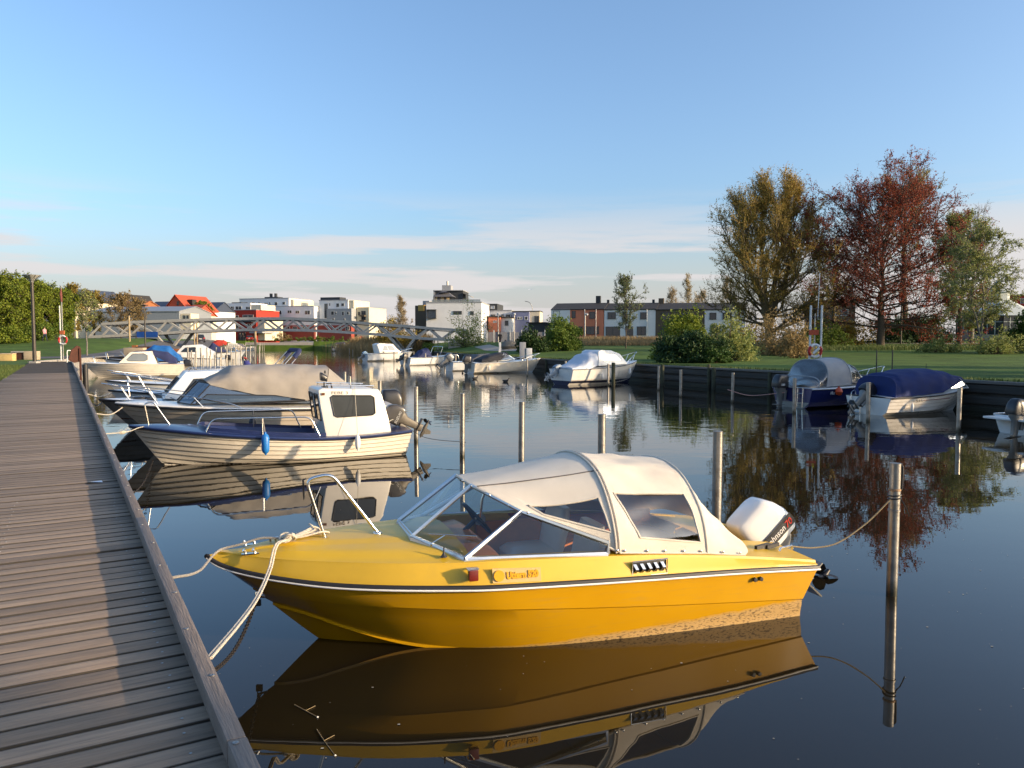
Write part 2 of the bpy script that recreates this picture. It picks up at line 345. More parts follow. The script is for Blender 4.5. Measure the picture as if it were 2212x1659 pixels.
# quay wall on the park side ---------------------------------------
M_quay = pm('quay_timber', (.050, .046, .040), .85, var=.35, scale=2, stretch=(1, 6, 6), bump=1, bscale=10, rnd=.2, dirt=((.085, .085, .07), 3, .5))
M_qcap = pm('quay_cap_timber', (.13, .12, .105), .85, var=.3, scale=2, stretch=(1, 6, 6), bump=1, bscale=10, rnd=.15)
M_qpost = pm('mossy_timber_post', (.060, .062, .035), .9, var=.4, scale=5, bump=1, bscale=14)
qw = bpy.data.objects.new('quay_wall', None); COL.objects.link(qw)
tag(qw, 'dark horizontal timber quay wall along the park lawn', 'quay wall')
pts = [Vector((XR(Z), Z, 0)) for Z in np.arange(-8, 128, .5)]; seg = [pts[0]]; acc = 0
for a, c in zip(pts, pts[1:]):
    acc += (c - a).length
    if acc >= 4.0: seg.append(c); acc = 0
ub = MB(); ub.box((0, 0, 0), (1, .10, .27)); u0 = None; uc = MB(); uc.box((0, 0, 0), (1, .32, .10)); c0 = None
for i, (a, c) in enumerate(zip(seg, seg[1:])):
    d = c - a; L = d.length; an = math.atan2(d.y, d.x); m = (a + c) / 2; nn = Vector((d.y, -d.x, 0)).normalized() * -1
    for j, (zz, off) in enumerate([(.80, .10), (.40, .06), (.02, .05)]):
        o = obj('board', ub, M_quay, qw, bevel=.01) if u0 is None else clone(u0, qw); u0 = u0 or o
        o.location = m + nn * (off) + Vector((0, 0, zz)); o.rotation_euler = (0, 0, an); o.scale = (L - .012, 1, 1)
    o = obj('cap_board', uc, M_qcap, qw, bevel=.01) if c0 is None else clone(c0, qw); c0 = c0 or o
    o.location = m + Vector((0, 0, 1.03)) + nn * .04; o.rotation_euler = (0, 0, an); o.scale = (L - .008, 1, 1)
    o = obj('sheet_pile', MB().box((0, 0, 0), (L + .02, .06, 2.3)), M_quay, qw); o.location = m + Vector((0, 0, -.18)) - nn * .01; o.rotation_euler = (0, 0, an)
    if i % 1 == 0:
        o = obj('post', MB().tube([(0, 0, -1.4), (0, 0, 1.02 if i % 3 else 1.25)], .085, 9), M_qpost, qw); o.location = a + nn * .2
# left bank edge beyond the boardwalk
M_conc = pm('pale_concrete', (.33, .31, .28), .85, var=.2, scale=3, bump=.6, bscale=14, dirt=((.2, .18, .15), 2, .5))
lq = MB(); zz = [57] + list(np.arange(60, 225, 6)) + [225]
for a, c in zip(zz, zz[1:]):
    p, q = Vector((XL(a), a, 0)), Vector((XL(c), c, 0)); h0, h1 = gz(XL(a) - .01, a), gz(XL(c) - .01, c)
    lq.add([(p.x + .12, p.y, -1), (q.x + .12, q.y, -1), (q.x + .12, q.y, h1 + .06), (p.x + .12, p.y, h0 + .06), (p.x - .35, p.y, h0 + .06), (q.x - .35, q.y, h1 + .06), (p.x - .35, p.y, -.5), (q.x - .35, q.y, -.5)],
           [(0, 1, 2, 3), (3, 2, 5, 4), (4, 5, 7, 6)])
p, q = XL(225) - 1, XR(225) + 1
lq.box(((p + q) / 2, 225.3, .9), (q - p + 4, .6, 2.4))
tag(obj('stone_quay', lq, M_conc), 'low pale stone quay edging the water beyond the boardwalk', 'quay wall')
def strip(name, pts, wd, mat, lift=.03, label=None):
    P = crs([(x, y, 0) for x, y in pts], 40); rows = []
    for i, p in enumerate(P):
        d = (P[min(i + 1, 39)] - P[max(i - 1, 0)]).normalized(); nn = Vector((-d.y, d.x, 0))
        rows.append([(q.x, q.y, gz(q.x, q.y) + lift) for q in (p + nn * wd * k for k in (-.5, -.25, 0, .25, .5))])
    return struct(name, MB().grid(rows), mat)
M_asph = pm('asphalt', (.085, .085, .088), .9, var=.2, scale=2, bump=1, bscale=60)
M_grav = pm('gravel_path', (.30, .27, .22), .95, var=.2, scale=4, bump=1, bscale=40)
strip('asphalt_path', [(-66, 58), (-48, 66), (-40, 70), (-42.6, 90), (-47.5, 108), (-60, 150), (-84, 222)], 4.2, M_asph, .035)
strip('gravel_path', [(-110, 84), (-86, 88), (-70, 97), (-52, 113), (-49.5, 124)], 3.0, M_grav, .03)
strip('park_path', [(-4, 102), (-3, 96), (-1.5, 88), (3, 80)], 2.0, M_grav, .03)
strip('park_path', [(20, 104), (40, 99), (60, 95), (110, 96)], 2.0, M_grav, .03)
# ================================================================ boats: shared builders (local x to the bow, y to port, z up, water at 0)
def hull_pts(L, B, zs, zb, Lk, draft, tr=.86, mid=.40, pw=2.3, vc=.38, yc=.80, nl=9, step=0., nt=64, dip=0., rake=.0, flare=.8):
    def S(t, v, off=0):
        hb = B / 2 * ((tr + (1 - tr) * math.sin(math.pi / 2 * t / mid)) if t < mid else 1 - ((t - mid) / (1 - mid))**pw)
        sh = zs + (zb - zs) * t**2.1 - dip * math.sin(math.pi * min(1, t * 1.15)) * (1 - t)
        kz = -draft + draft * .55 * max(0, (t - .65) / .35)**2
        a = yc * (v / vc)**.85 if v < vc else yc + (1 - yc) * ((v - vc) / (1 - vc))**.9
        k = ss(.35, 1, t); a = a * (1 - k) + (v**flare) * k
        y = hb * a + (off if v > 0 and t < .995 else 0)
        return Vector((t * (Lk + (L - Lk) * v**.9) - rake * v * (1 - t), max(0, y), kz + (sh - kz) * v))
    rows = []; vs = np.linspace(0, 1, nl)
    for i in range(nl - 1):
        a = [S(t, vs[i], step if i else 0) for t in np.linspace(0, 1, nt)]
        c = [S(t, vs[i + 1], 0) for t in np.linspace(0, 1, nt)]
        if step or i == 0: rows.append(a)
        rows.append(c)
    return rows, S
def hull_mesh(rows):
    mb = MB(); mb.grid(rows); mb.grid([[Vector((p.x, -p.y, p.z)) for p in r] for r in rows])
    a = [r[0] for r in rows]; mb.grid([a, [Vector((p.x, -p.y, p.z)) for p in a]]); return mb
def deck_mesh(edge, camber, nc=8, xr=None):
    """edge: list of (x,y,z) stern to bow; surface between both edges"""
    rows = []
    for p in edge:
        if xr and not (xr[0] - 1e-6 <= p[0] <= xr[1] + 1e-6): continue
        rows.append([Vector((p[0], p[1] * c, p[2] + camber * (1 - c * c) * min(1, p[1] / .4))) for c in np.linspace(-1, 1, nc * 2 + 1)])
    return MB().grid(rows)
def ring_deck(edge, inner, x0, x1, drop, floor_z=None):
    """side decks of the given width, coaming and floor between x0 and x1"""
    mb = MB(); P = [Vector(p) for p in edge if x0 - 1e-6 <= p[0] <= x1 + 1e-6]
    for s in (1, -1):
        o_ = [Vector((p.x, s * p.y, p.z)) for p in P]; i_ = [Vector((p.x, s * max(p.y - inner, .02), p.z + .015)) for p in P]
        fw_ = lambda p: (p.y - inner - .02) * (.88 - .45 * ((p.x - x0) / max(.01, x1 - x0))**2)
        d_ = [Vector((p.x, s * max(fw_(p), .01), floor_z)) for p in P]
        mb.grid([o_, i_, d_])
    i1 = [Vector((p.x, max(fw_(p), .01), floor_z)) for p in P]
    mb.grid([i1, [Vector((p.x, -p.y, p.z)) for p in i1]])
    for P_ in (P[0], P[-1]): mb.poly([(P_.x, P_.y - inner, P_.z + .015), (P_.x, -P_.y + inner, P_.z + .015), (P_.x, -fw_(P_), floor_z), (P_.x, fw_(P_), floor_z)])
    return mb
def rail_strip(edge, r, mat, parent, name='rub_rail', both=True, dz=0, out=.01, n=8, close=True):
    mb = MB()
    P = [Vector((p[0], p[1] + out, p[2] + dz)) for p in edge]
    Q = [Vector((p.x, -p.y, p.z)) for p in P][::-1]
    mb.tube(P + Q[1:] if both else P, r, n, closed=False); return obj(name, mb, mat, parent)
def tubes(name, lines, r, mat, parent, n=8):
    mb = MB()
    for l in lines: mb.tube(l, r, n)
    return obj(name, mb, mat, parent)
def hoop(pts, r=.14, n=5):
    """polyline with rounded corners"""
    P = [Vector(p) for p in pts]; o = [P[0]]
    for a, b, c in zip(P, P[1:], P[2:]):
        d1 = (a - b); d2 = (c - b); k = min(r, d1.length * .45, d2.length * .45); p, q = b + d1.normalized() * k, b + d2.normalized() * k
        o += [(p * (1 - t) + b * t) * (1 - t) + (b * (1 - t) + q * t) * t for t in np.linspace(0, 1, n)]
    return o + [P[-1]]
def frame_pane(poly, parent, glassm, framem, w_=.018, t_=.012, name='window', nrm=None):
    """a pane with a framed edge; pane is a part, frame its sub-part"""
    P = [Vector(p) for p in poly]
    mb = MB(); mb.poly(P); o = obj(name, mb, glassm, parent, fix=False)
    f = MB(); f.tube(P + [P[0]], w_, 6, caps=False); obj('frame', f, framem, o); return o
def arc(w_, z0, z1, e=2.6, n=24):
    """superellipse hoop across the boat from port base over the top to starboard base: list of (y,z)"""
    o = []
    for a in np.linspace(0, math.pi, n):
        c, s = math.cos(a), math.sin(a)
        o.append((w_ * math.copysign(abs(c)**(2 / e), c), z0 + (z1 - z0) * abs(s)**(2 / e)))
    return o
def canopy(hoops, mat, parent, name='canopy', n=28, folds=.012, sub=6, seed=1):
    """cloth stretched over hoops: (x_base, x_top, half width, z base, z top[, roundness])"""
    rows = []; rg = random.Random(seed); H = []
    for h in hoops:
        xb, xt, w_, z0, z1 = h[:5]; e = h[5] if len(h) > 5 else 2.8
        H.append([Vector((xb + (xt - xb) * ((z - z0) / max(1e-6, z1 - z0)), y, z)) for y, z in arc(w_, z0, z1, e, n)])
    ph = [rg.uniform(0, 6) for _ in range(8)]
    for i in range(len(H) - 1):
        for k in range(sub + (i == len(H) - 2)):
            t = k / sub; b = math.sin(math.pi * t); r = []
            for j in range(n):
                p = H[i][j].lerp(H[i + 1][j], t); u = j / (n - 1)
                f = b * (-folds * 1.2 + folds * .8 * math.sin(ph[i % 8] + 19 * u + 5 * t) + folds * .6 * math.sin(ph[(i + 3) % 8] + 41 * u - 9 * t))
                nrm = Vector((0, p.y, max(.05, p.z - .6))).normalized(); r.append(p + nrm * f)
            rows.append(r)
    mb = MB(); mb.grid(rows)
    for r in (rows[0], rows[-1]): mb.poly(r)
    return obj(name, mb, mat, parent, ang=60)
def loft_box(secs, mb=None, caps=True, e=5., n=24):
    """rounded box through sections (centre, right half vec, up half vec)"""
    rows = []
    for c, a, b in secs:
        c, a, b = Vector(c), Vector(a), Vector(b); r = []
        for k in range(n):
            t = 2 * math.pi * (k + .5) / n; x, y = math.cos(t), math.sin(t)
            r.append(c + a * math.copysign(abs(x)**(2 / e), x) + b * math.copysign(abs(y)**(2 / e), y))
        rows.append(r)
    mb = mb or MB(); mb.grid(rows, closed=True)
    if caps: mb.poly(rows[0][::-1]); mb.poly(rows[-1])
    return mb
M_leg = pm('outboard_grey', (.20, .20, .19), .42, .3, var=.15, coat=.2)
def outboard(parent, pos, tilt, sc, cowlm, legm=None, bandm=None, words=None, wordm=None, side=1, pan_=None, ycow=1., panel=None):
    """outboard motor on its bracket; cowling, propeller and lettering are its pieces"""
    legm = legm or M_leg; a = R(tilt); O = Vector(pos)
    Mx = Matrix(((math.cos(a), 0, math.sin(a)), (0, 1, 0), (-math.sin(a), 0, math.cos(a))))
    def T(p): return O + Mx @ (Vector(p) * sc)
    def V(p): return Mx @ (Vector(p) * sc)
    mb = MB()
    sec = lambda x, z, lx, ly: (T((x, 0, z)), V((lx, 0, 0)), V((0, ly, 0)))
    loft_box([sec(-.17, .12, .20, .14), sec(-.17, .02, .19, .13), sec(-.15, -.08, .13, .08), sec(-.15, -.45, .10, .055), sec(-.16, -.62, .11, .04)], mb, e=3.5, n=14)
    mb.box(T((-.20, 0, -.50)), V((.42, 0, 0)).length * Vector((1, 0, 0)) + Vector((0, .2 * sc, .016 * sc)), M=Mx)
    loft_box([(T((.10, 0, -.70)), V((0, .008, 0)), V((0, 0, .01))), (T((.02, 0, -.70)), V((0, .045, 0)), V((0, 0, .05))), (T((-.25, 0, -.70)), V((0, .05, 0)), V((0, 0, .055))), (T((-.36, 0, -.70)), V((0, .03, 0)), V((0, 0, .035)))], mb, e=2, n=12)
    mb.prism([T((-.02, -.009, -.73)), T((-.22, -.009, -.73)), T((-.20, -.009, -.90)), T((-.12, -.009, -.93))], V((0, .018, 0)))
    loft_box([(T((.04, 0, .02)), V((.07, 0, 0)), V((0, .10, 0))), (T((.03, 0, -.32)), V((.05, 0, 0)), V((0, .09, 0)))], mb, e=5, n=12)
    m = obj('outboard_motor', mb, legm, parent)
    cm = MB()
    cs = [(-.17, .10, .27, .175), (-.175, .16, .285, .185), (-.17, .32, .275, .18), (-.15, .44, .25, .165), (-.125, .53, .215, .14), (-.11, .565, .17, .10)]
    loft_box([sec(x, z, lx, ly * ycow) for x, z, lx, ly in cs], cm, e=5.5, n=32)
    c = obj('cowling', cm, cowlm, m, ang=50)
    pr = MB()
    for k in range(3):
        b0 = 2 * math.pi * k / 3
        ring = []
        for rr, ch, tw in [(.03, .05, .9), (.08, .085, .7), (.12, .075, .5), (.145, .03, .45)]:
            d = Vector((0, math.cos(b0), math.sin(b0))); tdir = Vector((0, -math.sin(b0), math.cos(b0)))
            q = tdir * math.cos(tw) + Vector((1, 0, 0)) * math.sin(tw); cpos = Vector((-.40, 0, -.70)) + d * rr
            ring.append([T(cpos - q * ch), T(cpos + q * ch)])
        pr.grid(ring)
    loft_box([(T((-.36, 0, -.70)), V((0, .04, 0)), V((0, 0, .04))), (T((-.46, 0, -.70)), V((0, .02, 0)), V((0, 0, .02)))], pr, e=2, n=10)
    obj('propeller', pr, M_blackgl, m, fix=False)
    if bandm:
        for s in (1, -1):
            bm_ = MB(); y = s * .19 * ycow
            bm_.prism([T((.085, y, .16)), T((-.43, y, .16)), T((-.43, y, .285)), T((.085, y, .285))], V((0, s * .004, 0))); obj('stripe_panel', bm_, bandm, m)
    if words:
        for wd_, x, z, size, mat, wl in words:
            text(wd_, size * sc, T((x, side * (.1905 * ycow + (.008 if bandm else .004)), z)), V((-1, 0, 0)) if side > 0 else V((1, 0, 0)), V((0, 0, 1)), mat, m, width=wl * sc if wl else None, shear=.2)
    return m
def fender(loc, L, r, mat, label, rope_to=None):
    t = thing('fender', label, 'fender', loc)
    mb = MB(); mb.lathe([(.001, -L / 2 - .03), (.018, -L / 2 - .02), (.02, -L / 2), (r * .75, -L / 2 + .03), (r, -L / 2 + .09), (r, L / 2 - .09), (r * .75, L / 2 - .03), (.02, L / 2), (.018, L / 2 + .03), (.001, L / 2 + .035)], n=16)
    obj('bumper_tube', mb, mat, t)
    if rope_to: tubes('lanyard', [[(0, 0, L / 2), Vector(rope_to) - Vector(loc)]], .006, M_rope, t, 6)
    return t
M_pane = pm('tinted_cabin_glass', (.028, .032, .036), .06, var=.3, scale=1.5, spec=.6)
M_seam = pm('seam_sealant', (.16, .135, .105), .8)
class Boat:
    """generic small craft; extra parts are hung on .root"""
    def __init__(s, name, label, loc, head, L, B, zs, zb, hullm, group=None, cat='boat', Lk=None, draft=.3, step=0., nl=9, deckm=None, camber=.06, dip=0., tr=.86, pw=2.3, mid=.4, rub=M_black, rubr=.022, rake=.0, boot=None, full=True, tub=None, flare=.8, yc=.8):
        s.root = thing(name, label, cat, loc, R(head), group); s.L = L
        rows, s.S = hull_pts(L, B, zs, zb, Lk or L * .86, draft, step=step, nl=nl, dip=dip, tr=tr, pw=pw, mid=mid, rake=rake, flare=flare, yc=yc)
        s.edge = rows[-1]
        s.hull = obj('hull', hull_mesh(rows), hullm, s.root, ang=28)
        if boot:
            bm_, z0 = boot; rr = [[s.S(t, v) for t in np.linspace(0, 1, 30)] for v in np.linspace(0, 1, 40)]
            br = []
            for j in range(30):
                col = [rr[i][j] for i in range(40)]; zsv = [p.z for p in col]
                lo, hi = [Vector([float(np.interp(zz, zsv, [p[k] for p in col])) for k in range(3)]) for zz in (-.1, z0)]
                br.append([lo + Vector((0, .007, 0)), hi + Vector((0, .007, 0))])
            mb = MB(); mb.grid(br); mb.grid([[Vector((p.x, -p.y, p.z)) for p in q] for q in br]); mb.poly([br[0][0], br[0][1], Vector((br[0][1].x - .006, -br[0][1].y, br[0][1].z)), Vector((br[0][0].x - .006, -br[0][0].y, br[0][0].z))])
            obj('boot_stripe', mb, bm_, s.root)
        if step >= .011:
            for v in np.linspace(0, 1, nl)[2:-1]:
                for sg in (1, -1): obj('plank_seam', MB().tube([(lambda q: (q.x, sg * q.y, q.z - .006))(s.S(t, v, step * .55)) for t in np.linspace(0, .985, 26)], .004, 4), M_seam, s.root)
        if rub: rail_strip(s.edge, rubr, rub, s.root)
        d = deckm or M_white
        if tub is None: obj('deck', deck_mesh([(p.x, p.y, p.z + .012) for p in s.edge], camber), d, s.root, ang=30)
        else:
            x0, x1, inner, fz, tm = tub; e = [(p.x, p.y, p.z + .012) for p in s.edge]
            ed = [(x, *ip(x, [(p[0], p[1], p[2]) for p in e])) for x in np.linspace(e[0][0], x0, 4)]; obj('aft_deck', deck_mesh(ed, camber * .3), d, s.root)
            ed = [(x, *ip(x, [(p[0], p[1], p[2]) for p in e])) for x in np.linspace(x1, L - .005, 18)]; obj('foredeck', deck_mesh(ed, camber), d, s.root)
            ed = [(x, *ip(x, [(p[0], p[1], p[2]) for p in e])) for x in np.linspace(x0, x1, 14)]; obj('cockpit', ring_deck(ed, inner, x0, x1, 0, fz), tm, s.root)
    def e(s, x): return ip(x, [(p.x, p.y, p.z) for p in s.edge])       # half beam, sheer height at x
    def pulpit(s, x0, h, x1=None, r=.013, low=True, mat=None):
        L = s.L; x1 = x1 or L - .10; sd = []; H_ = lambda x: h * min(1, max(0, (x - x0) / (x1 - x0)))**.55
        for sg in (1, -1): sd.append([(x, sg * max(s.e(x)[0] - .05, .08), s.e(x)[1] + .02 + H_(x)) for x in np.linspace(x0, x1, 9)])
        lines = [crs(sd[0] + [(x1 + .06, 0, s.e(x1)[1] + .03 + h)] + sd[1][::-1], 48)]
        for x in (x0 + (x1 - x0) * .42, x0 + (x1 - x0) * .78):
            for sg in (1, -1): y, z = s.e(x); lines.append([(x - .22, sg * max(y - .02, .06), z + .02), (x, sg * max(y - .05, .08), z + .02 + H_(x))])
        return tubes('pulpit_rail', lines, r, mat or M_steel, s.root)
    def screen(s, xb, xt, yb, yt, zb, zt, xs, zs_, gm=None, fm=None, yc=.4, dx=.2, wipe=False):
        """raked windscreen: centre pane, two angled panes, two side panes"""
        gm = gm or M_glass; fm = fm or M_alu; k = .55
        A0, A1 = Vector((xb, yb * yc, zb + .03)), Vector((xt, yt * yc, zt)); B0, B1 = Vector((xb - dx, yb, zb)), Vector((xt - dx, yt, zt - .04)); ys, zz = s.e(xs); C0, C1 = Vector((xs, yb + .03, zb)), Vector((xs, yb + .01, zs_))
        m = lambda p: Vector((p.x, -p.y, p.z)); f = .016
        frame_pane([A0, A1, m(A1), m(A0)], s.root, gm, fm, f)
        for q in (lambda p: p, m):
            frame_pane([q(B0), q(B1), q(A1), q(A0)], s.root, gm, fm, f); frame_pane([q(C0), q(C1), q(B1), q(B0)], s.root, gm, fm, f)
    def cabin(s, prof, yb, yt, mat, wins=(), gm=None, fm=None, front=True, name='cabin', bev=.03):
        """wheelhouse from a side profile [(x,z)..] with walls leaning in; wins: polygons in the side profile"""
        zs_ = [p[1] for p in prof]; z0, z1 = min(zs_), max(zs_); Y = lambda z: yb + (yt - yb) * (z - z0) / (z1 - z0)
        mb = MB(); a = [Vector((x, Y(z), z)) for x, z in prof]; c = [Vector((p.x, -p.y, p.z)) for p in a]
        mb.poly(a); mb.poly(c[::-1]); n_ = len(a)
        for i in range(n_): mb.add([a[i], a[(i + 1) % n_], c[(i + 1) % n_], c[i]], [(0, 1, 2, 3)])
        o = obj(name, mb, mat, s.root, bevel=bev, ang=45)
        for pw_ in wins:
            for sg in (1, -1):
                frame_pane([(x, sg * (Y(z) + .008), z) for x, z in pw_], s.root, gm or M_pane, fm or M_black, .013)
        return o
    def part(s, name, mb, mat, **k): return obj(name, mb, mat, s.root, **k)
    def world(s, p): return Matrix.Translation(s.root.location) @ Matrix.Rotation(s.root.rotation_euler.z, 4, 'Z') @ Vector(p)

# ================================================================ yellow cuddy boat beside the boardwalk
def yellow_boat():
    root = thing('motorboat', 'yellow day cruiser with cream canvas canopy tied to the boardwalk', 'boat', (2.290, 7.567, 0), R(199)); NS = 90
    m = bpy.data.materials.new('yellow_gelcoat_hull'); m.use_nodes = True; n, l = m.node_tree.nodes, m.node_tree.links; b = n['Principled BSDF']
    b.inputs['Roughness'].default_value = .22; b.inputs['Coat Weight'].default_value = .5; b.inputs['Coat Roughness'].default_value = .06
    t = n.new('ShaderNodeTexCoord'); sp = n.new('ShaderNodeSeparateXYZ'); l.new(t.outputs['Object'], sp.inputs[0])
    z1 = n.new('ShaderNodeTexNoise'); z1.inputs['Scale'].default_value = 3; z1.inputs['Detail'].default_value = 5; l.new(t.outputs['Object'], z1.inputs['Vector'])
    c1 = n.new('ShaderNodeMix'); c1.data_type = 'RGBA'; c1.inputs[6].default_value = (.55, .278, .003, 1); c1.inputs[7].default_value = (.62, .335, .006, 1); l.new(z1.outputs[0], c1.inputs[0])
    ms_ = n.new('ShaderNodeMapping'); ms_.inputs['Scale'].default_value = (1.2, 1, 14); l.new(t.outputs['Object'], ms_.inputs[0]); zs_ = n.new('ShaderNodeTexNoise'); zs_.inputs['Scale'].default_value = 2.2; zs_.inputs['Detail'].default_value = 9; zs_.inputs['Roughness'].default_value = .75; l.new(ms_.outputs[0], zs_.inputs['Vector'])
    rs_ = n.new('ShaderNodeMapRange'); rs_.inputs[1].default_value = .52; rs_.inputs[2].default_value = .75; rs_.inputs[4].default_value = .8; l.new(zs_.outputs[0], rs_.inputs[0]); c0 = n.new('ShaderNodeMix'); c0.data_type = 'RGBA'; l.new(rs_.outputs[0], c0.inputs[0]); l.new(c1.outputs[2], c0.inputs[6]); c0.inputs[7].default_value = (.47, .26, .035, 1); c1 = c0
    # dried scum line: highest at the stern, gone by the bow
    lim = n.new('ShaderNodeMath'); lim.operation = 'MULTIPLY_ADD'; lim.inputs[1].default_value = -.060; lim.inputs[2].default_value = .155; l.new(sp.outputs[0], lim.inputs[0])
    z2 = n.new('ShaderNodeTexNoise'); z2.inputs['Scale'].default_value = 7; z2.inputs['Detail'].default_value = 6; l.new(t.outputs['Object'], z2.inputs['Vector'])
    lm = n.new('ShaderNodeMath'); lm.operation = 'MULTIPLY_ADD'; lm.inputs[1].default_value = .05; l.new(z2.outputs[0], lm.inputs[0]); l.new(lim.outputs[0], lm.inputs[2])
    df = n.new('ShaderNodeMath'); df.operation = 'SUBTRACT'; l.new(lm.outputs[0], df.inputs[0]); l.new(sp.outputs[2], df.inputs[1])
    rm = n.new('ShaderNodeMapRange'); rm.inputs[1].default_value = .0; rm.inputs[2].default_value = .03; rm.inputs[4].default_value = .85; l.new(df.outputs[0], rm.inputs[0])
    c2 = n.new('ShaderNodeMix'); c2.data_type = 'RGBA'; l.new(rm.outputs[0], c2.inputs[0]); l.new(c1.outputs[2], c2.inputs[6]); c2.inputs[7].default_value = (.50, .33, .14, 1)
    mp = n.new('ShaderNodeMapping'); mp.inputs['Scale'].default_value = (20, 20, 60); l.new(t.outputs['Object'], mp.inputs[0])
    z3 = n.new('ShaderNodeTexNoise'); z3.inputs['Scale'].default_value = 1.6; z3.inputs['Detail'].default_value = 4; l.new(mp.outputs[0], z3.inputs['Vector'])
    r3 = n.new('ShaderNodeMapRange'); r3.inputs[1].default_value = .53; r3.inputs[2].default_value = .62; l.new(z3.outputs[0], r3.inputs[0])
    mm = n.new('ShaderNodeMath'); mm.operation = 'MULTIPLY'; l.new(r3.outputs[0], mm.inputs[0]); l.new(rm.outputs[0], mm.inputs[1])
    c3 = n.new('ShaderNodeMix'); c3.data_type = 'RGBA'; l.new(mm.outputs[0], c3.inputs[0]); l.new(c2.outputs[2], c3.inputs[6]); c3.inputs[7].default_value = (.09, .055, .02, 1); l.new(c3.outputs[2], b.inputs['Base Color'])
    rr = n.new('ShaderNodeMapRange'); rr.inputs[3].default_value = .2; rr.inputs[4].default_value = .75; l.new(rm.outputs[0], rr.inputs[0]); l.new(rr.outputs[0], b.inputs['Roughness'])
    Mh = m; My = pm('yellow_gelcoat_deck', (.66, .405, .020), .42, var=.06, scale=2.5, coat=.15, dirt=((.50, .33, .05), 1.6, .35))
    sheer = [(-.12, .95, .445), (.73, .97, .496), (1.56, .97, .527), (2.08, .97, .548), (2.79, .94, .572), (3.05, .90, .577), (3.64, .74, .592), (4.07, .56, .604), (4.44, .357, .631), (4.74, .156, .668), (4.89, .05, .71), (4.957, 0, .757)]
    edge = [(-.13, .90, .50), (.10, .895, .534), (.6, .89, .60), (1.1, .89, .655), (1.58, .89, .70), (1.94, .89, .722), (2.76, .863, .757), (3.2, .788, .760), (3.69, .644, .765), (4.3, .36, .768), (4.62, .158, .772), (4.80, .05, .79), (4.885, 0, .80)]
    knuck = [(.016, .915, .174), (.97, .92, .242), (1.79, .915, .304), (2.77, .885, .384), (3.2, .79, .403), (3.73, .62, .432), (4.2, .36, .447), (4.5, .13, .462), (4.62, 0, .475)]
    chine = [(.0, .852, -.03), (1.2, .83, -.045), (2.0, .78, -.05), (2.6, .69, -.045), (3.1, .54, -.015), (3.5, .40, .035), (3.93, .26, .165), (4.23, .135, .27), (4.47, 0, .325)]
    keel = [(.0, 0, -.32), (2, 0, -.34), (3.2, 0, -.30), (3.75, 0, -.2), (4.0, 0, -.09), (4.115, 0, 0), (4.3, 0, .165), (4.44, 0, .295)]
    s = lambda c: crs(c, NS)
    ks, cs, kn, sh, ed = s(keel), s(chine), s(knuck), s(sheer), s(edge)
    off = lambda L_, d, dz=0: [Vector((p.x, max(0, p.y + d) if p.y > .02 else p.y, p.z + dz)) for p in L_]
    midrow = lambda A, B_, t, bul=0: [a.lerp(c, t) + Vector((0, bul if a.y > .05 else 0, 0)) for a, c in zip(A, B_)]
    rows = [ks, midrow(ks, cs, .5, -.02), cs, off(cs, .022, -.006), off(cs, .018, .018), midrow(cs, kn, .35, .006), midrow(cs, kn, .7, .006), off(kn, -.004, -.012), off(kn, .010, 0), midrow(kn, sh, .5, .004), sh]
    obj('hull', hull_mesh(rows), Mh, root, ang=24)
    tp = [off(sh, -.006, .012), midrow(sh, ed, .45, .012), off(ed, .006, -.02), ed]
    obj('topside', (lambda mb: mb.grid(tp).grid([[Vector((p.x, -p.y, p.z)) for p in r] for r in tp]).grid([[r[0] for r in tp], [Vector((r[0].x, -r[0].y, r[0].z)) for r in tp]]))(MB()), My, root, ang=30)
    rail_strip([tuple(p) for p in sh], .021, M_black, root, 'rub_rail', out=.008, dz=.008)
    rail_strip([tuple(p) for p in sh], .0085, pm('white_rail_insert', (.78, .77, .72), .4), root, 'rail_insert', out=.026, dz=-.006)
    E = [(p.x, p.y, p.z) for p in ed]; ez = lambda x: ip(x, E)
    # foredeck with a raised centre panel
    rows = []
    for x in np.linspace(3.02, 4.885, 30):
        y, z = ez(x); r = []
        for c in np.linspace(-1, 1, 25):
            k = ss(1.0, .72, abs(c)); h = .075 * min(1, y / .35) * (1 - c * c * .6) * k * ss(4.87, 4.55, x) + .012 * (1 if abs(c) < .40 else 0) * ss(4.75, 4.6, x)
            r.append(Vector((x, y * c, z + h)))
        rows.append(r)
    obj('foredeck', MB().grid(rows), My, root, ang=20)
    sd = MB()
    for sg in (1, -1):
        xs = np.linspace(.30, 3.02, 24); a, c, d = [], [], []
        for x in xs:
            y, z = ez(x); a.append((x, sg * y, z)); c.append((x, sg * (y - .13), z + .012)); d.append((x, sg * (y - .14), .12 if x < 2.4 else .12 + .45 * (x - 2.4)))
        sd.grid([a, c, d])
    obj('side_deck', sd, My, root)
    ad = MB()
    xs = np.linspace(-.13, .60, 6); top = [[Vector((x, ez(x)[0] * c, ez(x)[1] + .018 * (1 - c * c))) for c in (1, .7, .36)] for x in xs]
    for sg in (1, -1): ad.grid([[Vector((p.x, sg * p.y, p.z)) for p in r] for r in top])
    f_ = [[Vector((x, c, ez(x)[1] + .018)) for c in np.linspace(-.33, .33, 5)] for x in (.34, .60)]; ad.grid(f_)
    for sg in (1, -1): ad.poly([(-.13, sg * .325, .51), (.34, sg * .325, .58), (.34, sg * .325, .28), (-.13, sg * .325, .28)])
    ad.poly([(.34, .33, .58), (.34, -.33, .58), (.34, -.33, .28), (.34, .33, .28)]); ad.poly([(-.13, .33, .29), (-.13, -.33, .29), (.34, -.33, .29), (.34, .33, .29)])
    obj('aft_deck', ad, My, root)
